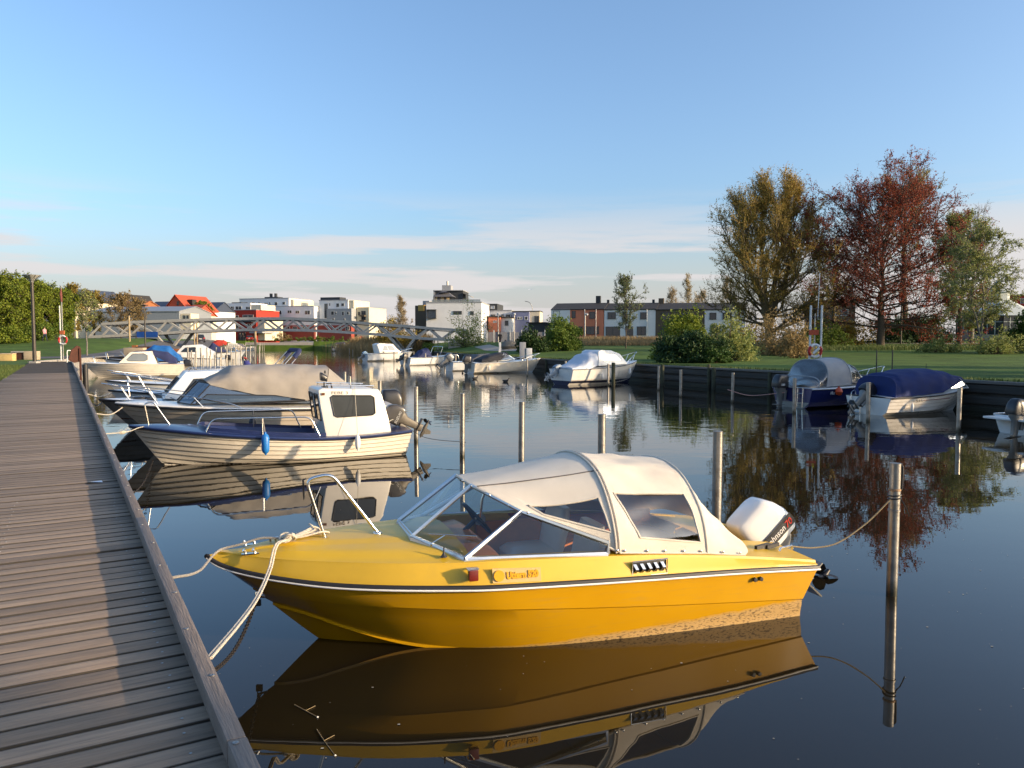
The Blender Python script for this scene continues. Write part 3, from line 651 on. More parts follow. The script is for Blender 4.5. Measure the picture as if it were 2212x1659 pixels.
    # interior
    Mo = pm('orange_brown_panel', (.60, .20, .03), .45, var=.2, scale=4, coat=.2); Mred = pm('dark_red_vinyl', (.26, .03, .018), .5, var=.2)
    obj('cockpit_floor', MB().box((1.45, 0, .06), (2.2, 1.40, .02)), pm('cockpit_carpet', (.10, .07, .05), .95), root)
    obj('side_lining', MB().box((1.6, -.70, .46), (1.9, .03, .46)), Mo, root)
    obj('side_lining', MB().box((1.6, .70, .46), (1.9, .03, .46)), Mo, root)
    obj('dashboard', loft_box([((3.0, 0, .60), (0, .68, 0), (0, 0, .15)), ((2.80, 0, .60), (0, .72, 0), (0, 0, .17)), ((2.74, 0, .60), (0, .70, 0), (0, 0, .14))], e=6), Mo, root)
    obj('upper_lining', MB().box((2.25, -.77, .60), (1.25, .03, .28)), Mred, root); obj('upper_lining', MB().box((2.25, .77, .60), (1.25, .03, .26)), Mred, root)
    for yy in (-.38, .38):
        st = obj('seat', loft_box([((2.12, yy, .36), (.24, 0, 0), (0, .24, 0)), ((2.12, yy, .46), (.25, 0, 0), (0, .25, 0)), ((2.12, yy, .50), (.20, 0, 0), (0, .20, 0))], e=5), M_cream, root)
        obj('backrest', loft_box([((1.90, yy, .46), (.05, 0, 0), (0, .24, 0)), ((1.84, yy, .72), (.06, 0, 0), (0, .25, 0)), ((1.81, yy, .88), (.04, 0, 0), (0, .20, 0))], e=4), M_cream, st)
    obj('rear_bench', loft_box([((.85, 0, .3), (.25, 0, 0), (0, .72, 0)), ((.85, 0, .48), (.26, 0, 0), (0, .74, 0)), ((.85, 0, .52), (.2, 0, 0), (0, .70, 0))], e=5), M_cream, root)
    wm = MB(); cpos = Vector((2.70, -.16, .86)); ax = Vector((-.75, 0, .66)).normalized(); u = Vector((0, 1, 0)); v = ax.cross(u)
    ringp = [cpos + (u * math.cos(a) + v * math.sin(a)) * .18 for a in np.linspace(0, 2 * math.pi, 25)[:-1]]; wm.tube(ringp, .014, 8, closed=True)
    for a in (.3, math.pi - .3, -math.pi / 2): wm.tube([cpos - ax * .03, cpos + (u * math.cos(a) + v * math.sin(a)) * .175], .012, 6)
    wm.tube([cpos - ax * .02, cpos - ax * .16], .022, 8); obj('steering_wheel', wm, M_blackgl, root)
    th = MB(); th.tube([(2.52, -.66, .74), (2.50, -.66, .92), (2.47, -.66, 1.0)], .014, 8); th.lathe([(.001, -.03), (.028, -.012), (.028, .012), (.001, .03)], (2.46, -.66, 1.02), 10); th.lathe([(.06, -.02), (.06, .02)], (2.52, -.70, .72), 14, Matrix.Rotation(R(90), 3, 'X')); obj('throttle_lever', th, M_steel, root)
    # windscreen
    A0, A1, B0, B1, C0, C1 = (Vector(p) for p in [(3.38, .29, .862), (2.87, .25, 1.24), (3.07, .775, .775), (2.56, .63, 1.075), (1.90, .865, .735), (1.90, .872, .825)])
    mr_ = lambda p: Vector((p.x, -p.y, p.z)); I = lambda p: p
    frame_pane([A0, A1, mr_(A1), mr_(A0)], root, M_glass, M_alu, .015, name='windscreen_pane')
    for q in (I, mr_):
        frame_pane([q(B0), q(B1), q(A1), q(A0)], root, M_glass, M_alu, .021, name='windscreen_pane')
        frame_pane([q(C0), q(C1), q(B1), q(B0)], root, M_glass, M_alu, .019, name='side_pane')
    br = MB()
    for q in (I, mr_):
        a = [q(p) for p in (A0, B0, C0)]; br.tube([p + Vector((.004, 0, -.022)) for p in a], .026, 6)
    br.tube([A0 + Vector((.004, 0, -.022)), mr_(A0) + Vector((.004, 0, -.022))], .026, 6); obj('windscreen_sill', br, M_alu, root)
    up_ = (A1 - A0); nW = Vector((.012, .006, .014)); wa_, wb_ = A0.lerp(B0, .22) + up_ * .10 + nW, A0.lerp(B0, .88) + up_ * .33 + nW
    wp = MB(); wp.tube([wa_, wb_], .006, 6); wp.tube([A0.lerp(B0, .40) + nW, wa_.lerp(wb_, .35)], .005, 6); wp.lathe([(.014, 0), (.014, .018), (.001, .022)], A0.lerp(B0, .40) + Vector((.01, .005, -.01)), 8); obj('wiper', wp, M_steel, root)
    # canvas canopy: three cloth sections over two hoops
    Mc = pm('cream_canvas', (.66, .60, .50), .85, var=.06, scale=2.2, bump=.35, bscale=240, dirt=((.5, .44, .34), 1.6, .3), spec=.2)
    Mz = pm('dark_zip', (.10, .09, .085), .7); n_ = 41
    h1 = [(.878, .735), (.872, .80), (.845, .90), (.79, 1.02), (.715, 1.13), (.62, 1.235), (.48, 1.335), (.28, 1.405), (0, 1.435)]
    h2 = [(.872, .655), (.862, .73), (.83, .85), (.775, .97), (.70, 1.07), (.60, 1.16), (.45, 1.26), (.25, 1.325), (0, 1.345)]
    fr = [(.872, .825, 1.90), (.63, 1.078, 2.56), (.44, 1.165, 2.72), (.25, 1.243, 2.87), (0, 1.252, 2.885)]
    def full(c, x=None):
        a = [Vector((c_[2] if len(c_) > 2 else x, c_[0], c_[1])) for c_ in c]; return crs(a + [mr_(p) for p in a[::-1][1:]], n_)
    H1, H2 = full(h1, 1.80), full(h2, .97)
    FR = full([(.63, 1.078, 2.56), (.44, 1.165, 2.72), (.25, 1.243, 2.87), (0, 1.252, 2.885)])
    tl = full([(.885, .607, .60), (.86, .63, .55), (.70, .675, .50), (.4, .69, .46), (0, .70, .44)])
    def surf(A, B_, sag, seed, wrk=.006):
        rg = random.Random(seed); ph = [rg.uniform(0, 6.28) for _ in range(6)]
        def f(sv, tv):
            x = min(max(sv, 0), 1) * (n_ - 1); i = min(int(x), n_ - 2); r = x - i
            p = A[i].lerp(A[i + 1], r).lerp(B_[i].lerp(B_[i + 1], r), tv); b_ = math.sin(math.pi * min(max(tv, 0), 1))
            e_ = min(1, sv * 9, (1 - sv) * 9)
            nr = Vector((0, p.y, max(.08, p.z - .7))).normalized()
            wv = wrk * (math.sin(ph[0] + 38 * sv + 5 * tv + 1.5 * math.sin(7 * tv)) + .6 * math.sin(ph[1] + 71 * sv - 8 * tv) + .4 * math.sin(ph[2] + 17 * sv + 13 * tv))
            return p + nr * (b_ * e_ * (-sag + wv))
        return f
    def patch(f, quad, na, nb_):
        (a, b_, c, d) = quad; rows = []
        for i in range(na + 1):
            r = []
            for j in range(nb_ + 1):
                u_, v_ = i / na, j / nb_
                sv = (a[0] * (1 - u_) + b_[0] * u_) * (1 - v_) + (d[0] * (1 - u_) + c[0] * u_) * v_; tv = (a[1] * (1 - u_) + b_[1] * u_) * (1 - v_) + (d[1] * (1 - u_) + c[1] * u_) * v_
                r.append(f(sv, tv))
            rows.append(r)
        return rows
    def panel(f, win, name, fw2=None):
        """half a section (s 0..0.5) with a clear window cut in it"""
        mbf, mbw = MB(), None
        for mirror in (False, True):
            g = (lambda sv, tv: f(1 - sv, tv)) if mirror else f
            gw = (lambda sv, tv: (fw2 or f)(1 - sv, tv)) if mirror else (fw2 or f)
            if win:
                o4 = [(.5, 0), (.5, 1), (0, 1), (0, 0)]
                for k in range(4): mbf.grid(patch(g, [o4[k], o4[(k + 1) % 4], win[(k + 1) % 4], win[k]], 14, 8))
                wo = obj('canopy_window', MB().grid(patch(gw, win, 10, 14)), M_vinyl, root, ang=70)
                hem = [g(*((Vector((*win[k], 0)).lerp(Vector((*win[(k + 1) % 4], 0)), q))[:2])) for k in range(4) for q in np.linspace(0, 1, 9)[:-1]]
                obj('hem', MB().tube(hem, .010, 5, closed=True), Mc, wo)
            else: mbf.grid(patch(g, [(0, 0), (.5, 0), (.5, 1), (0, 1)], 22, 16))
        return obj(name, mbf, Mc, root, ang=60)
    f1, f2, f3 = surf(FR, H1, .014, 4, .0035), surf(H1, H2, .022, 5, .014), surf(H2, tl, .026, 6, .016)
    panel(f1, [(.115, .22), (.188, .90), (.060, .93), (.062, .30)], 'canopy_front')
    panel(f2, [(.205, .06), (.215, .88), (.036, .93), (.05, .24)], 'canopy_middle', surf(H1, H2, .022, 5, .005))
    panel(f3, None, 'canopy_rear')
    lift = lambda L_, d: [p + Vector((0, p.y, max(.08, p.z - .7))).normalized() * d for p in L_]
    tubes('hoop_piping', [lift(H1, .004), lift([p + Vector((.03, 0, 0)) for p in H1], .002), lift(H2, .003), FR], .008, Mc, root, 6)
    tubes('zip_seam', [lift([f1(q, t_) for t_ in np.linspace(.02, 1, 12)], .003) for q in (.31, .69)], .005, Mz, root, 5)
    tubes('tent_bow', [[p * .985 for p in H1], [p * .985 for p in H2]], .011, M_alu, root, 6)
    hb_ = MB()
    obj('canvas_hem', MB().tube([f1(.0, t_) + Vector((0, .004, .006)) for t_ in np.linspace(0, 1, 8)], .010, 5), Mc, root)
    for q in (0, 1): obj('canvas_hem', MB().tube([f2(q, t_) for t_ in np.linspace(0, 1, 8)] + [f3(q, t_) for t_ in np.linspace(0, 1, 6)], .009, 5), Mc, root)
    sn = MB(); sn.lathe([(.0, 0), (.011, .001), (.011, .005), (.006, .009), (.0, .0095)], n=8, M=Matrix.Rotation(R(-90), 3, 'X')); s0 = None
    spots = [f1(.0, t_) + Vector((0, .012, .012)) for t_ in np.linspace(.06, .97, 6)] + [f2(0, t_) + Vector((0, .006, .02)) for t_ in (.05, .3, .5, .72, .92)] + [f3(0, t_) + Vector((0, .006, .02)) for t_ in (.4, .85)] + [FR[k] + Vector((.012, 0, .0)) for k in (3, 8, 13, 18)]
    for p in spots:
        o = obj('snap_button', sn, M_steel, root) if s0 is None else clone(s0, root); s0 = s0 or o; o.location = p
    # bow rail, fittings
    tubes('bow_rail', [hoop([(4.055, .06, .845), (4.20, .06, 1.335), (4.00, .06, 1.372), (3.63, .06, .862)], .075, 7)], .0145, M_steel, root, 12)
    ft = MB()
    for x, z in ((4.055, .838), (3.63, .852)): obj('rail_base', MB().lathe([(.038, 0), (.036, .008), (.018, .016)], (x, .06, z), 14), M_steel, root)
    tubes('rail_line', [[(4.20, .05, 1.34), (4.22, .03, 1.33), (4.215, .03, 1.17)]], .008, M_blackgl, root, 6)
    for sg in (1, -1):
        ck = MB()
        for dx in (0, .07): ck.tube([(4.60 + dx, sg * .13, .785), (4.60 + dx, sg * .135, .81), (4.60 + dx + .015, sg * .14, .825)], [.014, .010, .014], 8)
        ck.box((4.635, sg * .14, .792), (.13, .035, .008)); obj('fairlead', ck, M_steel, root)
    ce = MB(); ce.tube([(4.40, .02, .875), (4.52, .02, .875)], .008, 6); ce.tube([(4.44, .02, .84), (4.44, .02, .875)], .009, 6); ce.tube([(4.48, .02, .84), (4.48, .02, .875)], .009, 6); obj('bow_cleat', ce, M_steel, root)
    nl = MB(); nl.box((3.05, .925, .69), (.075, .05, .085)); obj('side_light', nl, pm('red_lamp_glass', (.16, .02, .012), .2, coat=.4), root, bevel=.01)
    obj('light_hood', MB().box((3.05, .905, .735), (.09, .06, .008)), M_steel, root)
    an = MB(); an.lathe([(.028, 0), (.02, .012), (.008, .03), (.005, .075), (.0, .08)], (3.22, .70, .785), 10); obj('antenna_base', an, M_black, root)
    # air grille
    gv = obj('air_grille', MB().box((1.565, .945, .612), (.315, .012, .115), rz=.02), M_blackgl, root, bevel=.004)
    for k in range(5):
        x = 1.69 - k * .062; lv = MB(); lv.prism([(x, .953, .575), (x - .014, .976, .612), (x, .953, .652), (x + .028, .953, .652), (x + .012, .978, .612), (x + .028, .953, .575)], (0, .002, 0)); obj('louvre', lv, M_steel, gv)
    fr_ = MB(); P4 = [(1.725, .955, .552), (1.405, .955, .552), (1.405, .957, .672), (1.725, .957, .672)]; fr_.tube(P4 + [P4[0]], .006, 6); obj('grille_frame', fr_, M_steel, gv)
    # name decal on the topside
    Md = pm('pale_decal', (.60, .42, .16), .5, var=.04); y0 = .938
    dc = obj('name_decal', MB().prism([(2.895, y0 - .013, .612), (2.51, y0 + .012, .598), (2.51, y0 - .004, .700), (2.895, y0 - .030, .722)], (0, .003, 0)), Md, root)
    Md2 = pm('deep_yellow_print', (.70, .36, .006), .4)
    dk = MB(); cc = Vector((2.845, y0 - .010, .665)); ring = [cc + Vector((math.cos(a) * .042, -.06 * math.cos(a) * .042 - .18 * math.sin(a) * .042, math.sin(a) * .042)) for a in np.linspace(0, 2 * math.pi, 24)[:-1]]; dk.prism(ring, (0, .005, 0)); obj('sun_emblem', dk, Md2, dc)
    text('Uttern 520', .07, (2.785, y0 - .004, .638), (-1, .063, 0), (0, -.16, 1), Md2, dc, 'decal_lettering', width=.255, bold=.004, depth=.0035)
    # stern gear
    gr = MB(); gr.box((.22, .62, .585), (.20, .03, .035), rz=.3); gr.box((.10, .60, .575), (.18, .03, .035), rz=.3); obj('rod_holder', gr, M_black, root)
    tubes('aft_handle', [[(.10, .70, .55), (.09, .70, .575), (-.10, .62, .56), (-.11, .62, .53)]], .012, M_steel, root)
    ex = MB(); ex.tube([(.0, .60, .27), (-.14, .60, .25)], .012, 8); ex.box((-.17, .60, .24), (.09, .03, .04)); obj('trim_tab_lever', ex, M_black, root)
    ex = MB(); ex.tube([(.0, .70, .09), (-.06, .70, .09)], .012, 8); obj('drain_plug', ex, pm('bronze', (.25, .12, .06), .5, .6), root)
    ex = MB()
    for dx in (0, .06): ex.lathe([(.02, 0), (.018, .02), (.0, .022)], (.50 + dx, .965, .415), 8, Matrix.Rotation(R(-90), 3, 'X'))
    obj('skin_fitting', ex, M_black, root)
    Mw = pm('white_cowling', (.78, .77, .73), .22, var=.03, coat=.5); Mb = pm('charcoal_band', (.03, .03, .032), .35, coat=.3)
    Mtx = pm('white_print', (.8, .8, .78), .4); Mrd = pm('red_print', (.55, .03, .02), .4)
    outboard(root, (-.29, 0, .27), 42, .98, Mw, bandm=Mb, words=[('Johnson', -.02, .19, .092, Mtx, .27), ('70', -.31, .185, .10, Mrd, .09)])
    eye = MB(); eye.tube([(4.56, .0, .44), (4.60, 0, .435), (4.60, 0, .40), (4.52, 0, .39)], .010, 6); obj('bow_eye', eye, M_steel, root)
    return root
YB = yellow_boat()
def yw(p): return Matrix.Translation((2.290, 7.567, 0)) @ Matrix.Rotation(R(199), 4, 'Z') @ Vector(p)
# ================================================================ white clinker boat with blue gunwale and wheelhouse
def febe():
    B = Boat('fishing_boat', 'white clinker boat with blue gunwale and small wheelhouse lettered FEBE 3', (-2.59, 17.09, 0), 204.6, 5.33, 1.90, .535, .815, M_cream, Lk=4.62, draft=.28, step=.016, nl=10, dip=.13, tr=.84, pw=2.6, mid=.48, rub=None, boot=(M_black, .045), deckm=None, tub=(.22, 3.95, .13, .12, pm('navy_paint', (.012, .022, .085), .3, var=.2, coat=.4)), camber=.05, rake=.12, flare=.72)
    r = B.root; navy = MATS['navy_paint']
    for o in r.children:
        if o.name.startswith(('foredeck', 'aft_deck')): o.data.materials.clear(); o.data.materials.append(navy)
    rail_strip([tuple(p) for p in B.edge], .024, navy, r, 'gunwale', dz=-.010, out=.004)
    rail_strip([tuple(p) for p in B.edge], .011, pm('dark_navy', (.006, .008, .02), .4), r, 'rubbing_strake', dz=-.038, out=.02)
    # coaming round the cockpit
    e = [B.e(x) for x in np.linspace(1.7, 4.1, 14)]; cm = MB()
    P = [Vector((x, max(y - .13, .05), z + .02)) for x, (y, z) in zip(np.linspace(1.7, 3.95, 14), e)]
    loop = P + [Vector((4.10, 0, P[-1].z + .02))] + [Vector((p.x, -p.y, p.z)) for p in P[::-1]]
    L_ = crs([tuple(p) for p in loop], 60); cm.grid([L_, [p + Vector((0, 0, .07)) for p in L_], [p * 1.0 + Vector((-.02 if abs(p.y) < .3 else 0, -.03 * np.sign(p.y), .07)) for p in L_]]); obj('coaming', cm, navy, r, fix=False)
    # wheelhouse
    Mwh = pm('wheelhouse_white', (.76, .72, .64), .35, var=.04, coat=.25, dirt=((.5, .45, .36), 2, .2))
    prof = [(.26, .36), (.34, .80), (.47, 1.30), (.54, 1.43), (1.72, 1.48), (1.82, 1.45), (1.78, 1.1), (1.66, .34)]
    B.cabin(prof, .68, .60, Mwh, wins=[[(.64, .93), (.655, 1.26), (.72, 1.30), (1.52, 1.325), (1.57, 1.29), (1.50, .905), (1.44, .875), (.70, .89)]], bev=.05)
    for ya, yb_ in ((.10, .50), (-.50, -.10)):
        frame_pane([(1.815, ya, 1.35), (1.815, yb_, 1.35), (1.745, yb_, .80), (1.745, ya, .80)], r, M_dark, M_black, .014)
    rr = MB()
    for sg in (1, -1):
        rr.tube([(.62, sg * .50, 1.50), (1.66, sg * .50, 1.545)], .011, 6)
        for x, z in ((.66, 1.50), (1.12, 1.52), (1.62, 1.542)): rr.tube([(x, sg * .50, z - .07), (x, sg * .50, z)], .011, 6)
    obj('roof_rail', rr, M_steel, r)
    text('FEBE 3', .085, (1.545, .613, 1.352), (-1, 0, -.025), (0, -.06, 1), pm('brown_lettering', (.16, .12, .08), .5), r, width=.34)
    sl_ = MB(); sl_.box((1.62, .22, 1.49), (.10, .10, .02)); sl_.tube([(1.62, .22, 1.48), (1.62, .22, 1.58)], .015, 6); loft_box([((1.56, .22, 1.66), (0, .05, 0), (0, 0, .06)), ((1.66, .22, 1.70), (0, .085, 0), (0, 0, .09)), ((1.70, .22, 1.71), (0, .08, 0), (0, 0, .085))], sl_, e=2.5, n=14)
    sl_.box((1.60, .22, 1.80), (.03, .03, .06)); obj('searchlight', sl_, M_blackgl, r)
    lb = MB(); lb.tube([(1.60, .44, 1.47), (1.60, .44, 1.56), (1.52, .44, 1.57), (1.50, .44, 1.46)], .02, 6); obj('horn_bracket', lb, pm('bracket_grey', (.05, .045, .04), .6), r)
    obj('side_light', MB().box((1.72, .60, 1.36), (.07, .05, .05)), pm('amber_brown_lamp', (.12, .05, .02), .3), r)
    obj('stern_box', MB().box((.50, -.45, 1.37), (.10, .16, .14)), pm('weathered_box', (.10, .08, .06), .7), r)
    # hand rails
    for sg, x0, x1, z in ((1, 3.98, 1.83, .925), (-1, 4.08, 1.95, .955)):
        tubes('hand_rail', [hoop([(x0, sg * (B.e(x0)[0] - .10), B.e(x0)[1] + .03), (x0 - .12, sg * (B.e(x0)[0] - .08), z + .02), (x1 + .18, sg * .80, z - .01), (x1, sg * .80, B.e(x1)[1] + .03)], .14, 6), [(2.95, sg * .80, z), (2.95, sg * .82, B.e(2.95)[1] + .02)]], .0145, M_steel, r, 10)
    tubes('bow_rail', [hoop([(4.98, .02, .735), (5.06, .02, 1.235), (4.90, .02, 1.262), (4.55, .02, .69)], .06, 6)], .0145, M_steel, r, 10)
    for x, y in ((4.35, .16), (4.22, -.30)):
        c = MB(); c.tube([(x - .05, y, .735), (x + .06, y, .755)], .016, 6); c.tube([(x, y, .66), (x, y, .745)], .02, 6); obj('cleat', c, M_steel, r)
    obj('thwart', MB().box((2.5, 0, .36), (.28, 1.4, .04)), pm('boat_wood', (.22, .13, .06), .5, var=.2, stretch=(1, 10, 4)), r)
    Msz = pm('suzuki_dark_grey', (.055, .05, .045), .4, var=.2, coat=.3)
    outboard(r, (-.10, 0, .60), 62, .80, Msz, legm=pm('worn_leg_paint', (.10, .09, .075), .5, .2, var=.25), words=[('SUZUKI', .06, .17, .10, pm('silver_print', (.5, .5, .48), .4), .36)])
    tubes('steering_cable', [crs([(.28, .1, .62), (.12, .14, .72), (0, .1, .68), (-.1, .05, .66)], 10)], .008, pm('white_cable', (.6, .58, .5), .6), r, 6)
    return B
FB = febe()
fw = FB.world
fender(fw((2.925, 1.035, .45)), .40, .075, pm('blue_fender', (.015, .16, .48), .4, var=.08), 'blue cylindrical fender hanging on the clinker boat with wheelhouse', fw((2.94, .83, .93)))
fender(fw((1.10, 1.0, .37)), .30, .055, pm('white_fender', (.75, .74, .70), .4, var=.05), 'slim white fender hanging below the wheelhouse window of the clinker boat', fw((1.06, .60, 1.50)))
fender(fw((2.95, -.98, .60)), .34, .08, pm('black_fender', (.02, .02, .025), .5), 'black fender hung on the far hand rail of the clinker boat', fw((2.95, -.80, .95)))

# ================================================================ the rest of the boardwalk row
navyc = pm('navy_canvas', (.018, .026, .085), .85, var=.15, bump=.4, bscale=90)
bluec = pm('bright_blue_tarp', (.012, .11, .34), .6, var=.2, bump=.3, bscale=30)
royal = pm('royal_blue_canvas', (.004, .018, .105), .8, var=.2, bump=.4, bscale=90)
taupe = pm('taupe_canvas', (.29, .265, .232), .9, var=.08, scale=2, bump=.4, bscale=150, dirt=((.22, .18, .14), 2.5, .4))
greyc = pm('grey_canvas', (.30, .31, .32), .85, var=.1, bump=.3, bscale=120)
blackc = pm('black_canvas', (.022, .024, .03), .85, var=.2, bump=.3, bscale=100)
whitec = pm('pale_blue_grey_tarp', (.50, .54, .60), .55, var=.08, bump=.3, bscale=20)
redc = pm('red_canvas', (.42, .035, .02), .8, var=.1)
redbot = pm('red_brown_antifouling', (.055, .018, .012), .75, var=.3)
navyb = pm('navy_antifouling', (.01, .014, .055), .6, var=.2)
grey_h = pm('grey_beige_gelcoat', (.46, .41, .34), .32, var=.06, coat=.25, dirt=((.3, .25, .18), 1.8, .35))

# taupe-canvas cruiser
hd = 205.; a = R(hd); bow = Vector((-9.12, 17.65, 0)); L = 6.3
B = Boat('motorboat', 'beige cruiser with taupe canvas tent and long raked windscreen', bow - Vector((math.cos(a), math.sin(a), 0)) * L, hd, L, 2.3, .78, 1.0, grey_h, Lk=5.1, draft=.32, step=.013, nl=10, tr=.9, mid=.5, pw=2.4, deckm=M_white, boot=(redbot, .10), rubr=.03, flare=.85)
r = B.root
obj('gunwale_strip', deck_mesh([(p.x, p.y - .01, p.z + .05) for p in B.edge], .05), M_white, r, ang=30)
rail_strip([(p.x, p.y, p.z + .03) for p in B.edge], .026, M_white, r, 'gunwale_moulding', out=-.008)
z0 = .98
B.screen(5.0, 4.55, .82, .74, z0 + .02, 1.50, 2.05, 1.0, gm=glass('blue_tint_glass', (.45, .5, .55), .18), fm=M_black, yc=.45, dx=.25)
for sg in (1, -1): frame_pane([(4.66, sg * .87, z0 + .02), (4.40, sg * .83, 1.22), (2.9, sg * .93, 1.16), (2.2, sg * .96, z0 + .05)], r, M_dark, M_black, .014, name='lower_window')
canopy([(1.80, 1.55, .95, 1.03, 1.84, 3.2), (2.4, 2.3, .95, 1.03, 1.88, 3.0), (3.05, 3.05, .91, 1.15, 1.89, 3.0), (3.75, 3.82, .85, 1.30, 1.86, 3.0), (4.30, 4.42, .77, 1.43, 1.53, 3.2)], taupe, r, folds=.018, sub=7, seed=3)
canopy([(1.0, .70, .92, 1.0, 1.10, 4), (1.81, 1.53, .945, 1.03, 1.82, 3.2)], taupe, r, name='canopy_tail', folds=.015, seed=5)
B.pulpit(3.6, .42, mat=M_steel)
ck = MB(); ck.tube([(5.5, -.1, 1.08), (5.65, -.12, 1.10)], .03, 6); obj('anchor', ck, M_blackgl, r)
tubes('wiper', [[(4.35, .5, 1.36), (4.5, .3, 1.42), (4.85, .1, 1.16)]], .008, M_black, r, 5)
outboard(r, (-.05, 0, .6), 0, 1.0, M_blackgl)

# grey cabin boat
hd = 206.; a = R(hd); bow = Vector((-11.25, 20.9, 0)); L = 5.9
B = Boat('cabin_boat', 'light grey cabin boat with dark hull and rounded side windows', bow - Vector((math.cos(a), math.sin(a), 0)) * L, hd, L, 2.2, .66, .86, pm('dark_grey_hull', (.17, .165, .155), .35, var=.15), Lk=4.9, step=.012, nl=9, deckm=M_cool, boot=(redbot, .34), rubr=.03)
B.cabin([(1.5, .72), (1.6, 1.55), (2.0, 1.64), (3.75, 1.60), (4.35, .88)], .86, .70, M_cool, wins=[[(2.65, 1.0), (2.75, 1.35), (2.90, 1.42), (3.55, 1.40), (3.82, 1.02), (3.7, .98)], [(1.85, 1.05), (1.88, 1.38), (2.5, 1.42), (2.45, 1.02)]])
for ya, yb_ in ((.06, .60), (-.60, -.06)): frame_pane([(3.93, ya, 1.43), (3.93, yb_, 1.43), (4.26, yb_ * 1.05, 1.02), (4.26, ya, 1.02)], B.root, glass('blue_tint_glass'), M_black, .014)
tubes('roof_rail', [hoop([(1.8, sg * .60, 1.6), (1.85, sg * .60, 1.70), (3.6, sg * .58, 1.68), (3.7, sg * .58, 1.58)], .05, 4) for sg in (1, -1)], .011, M_steel, B.root)
obj('deck_hatch', MB().lathe([(.26, 0), (.26, .03), (.22, .05), (.0, .055)], (4.9, 0, .87), 20), M_blackgl, B.root)
tubes('bow_hoop', [hoop([(5.15, .18, .85), (5.2, .17, 1.38), (5.2, -.17, 1.38), (5.15, -.18, .85)], .12, 5)], .013, M_steel, B.root)
B.pulpit(3.9, .42)
outboard(B.root, (-.05, 0, .5), 0, .9, M_blackgl)

# white bow-rail boat with folded bimini
hd = 206.; a = R(hd); bow = Vector((-12.3, 23.4, 0)); L = 6.0
B = Boat('motorboat', 'white boat with tall bow rail and folded navy bimini on steel struts', bow - Vector((math.cos(a), math.sin(a), 0)) * L, hd, L, 2.2, .70, .95, M_cool, Lk=5.0, deckm=M_cool, rubr=.03)
B.pulpit(2.6, .52, r=.015); B.screen(3.3, 2.8, .8, .72, .86, 1.28, 1.6, .95, dx=.3)
p0, p1 = (1.7, .85, .85), (1.05, .85, 2.02)
st = [[(1.7, sg * .88, .85), (.55, sg * .82, 2.10)] for sg in (1, -1)] + [[(1.45, sg * .88, .85), (.40, sg * .82, 2.05)] for sg in (1, -1)]
[tubes('bimini_strut', [q], .013, M_steel, B.root) for q in st]
bi = MB(); P = hoop([(.6, .86, 1.92), (.42, .84, 2.15), (.42, -.84, 2.15), (.6, -.86, 1.92)], .25, 7); bi.tube(P, .075, 8); obj('folded_bimini', bi, navyc, B.root)
outboard(B.root, (-.05, 0, .55), 0, .9, M_cool)

# small open boat with tilted, blue-bagged motor
hd = 205.; a = R(hd); bow = Vector((-16.2, 30.6, 0)); L = 5.4
B = Boat('motorboat', 'small white boat whose raised motor wears a purple blue cloth bag', bow - Vector((math.cos(a), math.sin(a), 0)) * L, hd, L, 2.0, .62, .88, M_cool, Lk=4.5, deckm=M_white, rubr=.025)
B.pulpit(2.7, .40); B.screen(2.9, 2.5, .72, .65, .76, 1.1, 1.4, .85, dx=.25)
m_ = outboard(B.root, (.0, .0, .55), 35, 1.0, M_blackgl)
bg_ = MB(); loft_box([((-.28, 0, .55), (.26, 0, 0), (0, .22, 0)), ((-.20, 0, .95), (.22, 0, 0), (0, .20, 0)), ((-.02, 0, 1.35), (.17, 0, 0), (0, .16, 0)), ((.06, 0, 1.62), (.10, 0, 0), (0, .09, 0))], bg_, e=2.6, n=18)
obj('motor_bag', bg_, pm('purple_blue_cloth', (.03, .035, .19), .85, var=.25, bump=.5, bscale=12), B.root)
kn = MB(); kn.tube(hoop([(.02, .0, 1.60), (.1, 0, 1.75), (.22, .05, 1.72)], .04, 4), .05, 8); obj('bag_knot', kn, M_black, B.root); obj('red_tie', MB().tube([(.03, .07, 1.70), (.16, .06, 1.76)], .028, 6), redc, B.root)

# cream cuddy with dark blue hood
hd = 200.; a = R(hd); bow = Vector((-28.6, 51.3, 0)); L = 6.2
B = Boat('motorboat', 'cream clinker cuddy with oval side window and dark blue hood', bow - Vector((math.cos(a), math.sin(a), 0)) * L, hd, L, 2.3, .86, 1.0, M_cream, Lk=5.2, step=.012, nl=9, deckm=M_cool, rubr=.03, rub=pm('cream_rail', (.70, .62, .48), .4))
B.cabin([(1.65, .9), (1.95, 1.78), (3.3, 1.72), (4.0, 1.0)], .88, .70, M_cream, wins=[[(2.25, 1.20), (2.25, 1.5), (2.5, 1.62), (3.15, 1.60), (3.52, 1.2), (3.4, 1.12), (2.45, 1.10)]], gm=M_glass)
for ya, yb_ in ((.05, .62), (-.62, -.05)): frame_pane([(3.42, ya, 1.62), (3.42, yb_, 1.62), (3.9, yb_ * 1.15, 1.12), (3.9, ya, 1.12)], B.root, glass('blue_tint_glass'), M_black, .02)
canopy([(.45, .55, .84, .92, 1.3, 3.5), (.9, 1.05, .86, .95, 1.72, 3), (1.95, 2.0, .74, 1.5, 1.86, 3)], navyc, B.root, seed=8)
canopy([(1.95, 2.0, .72, 1.68, 1.86, 3), (3.0, 3.0, .68, 1.66, 1.80, 3), (3.3, 3.3, .6, 1.66, 1.72, 3)], navyc, B.root, name='roof_cover', seed=9)
tubes('bow_hoop', [hoop([(5.5, .2, 1.0), (5.6, .18, 1.42), (5.6, -.18, 1.42), (5.5, -.2, 1.0)], .12, 5)], .02, M_steel, B.root)
outboard(B.root, (-.05, 0, .6), 0, 1.0, M_blackgl)

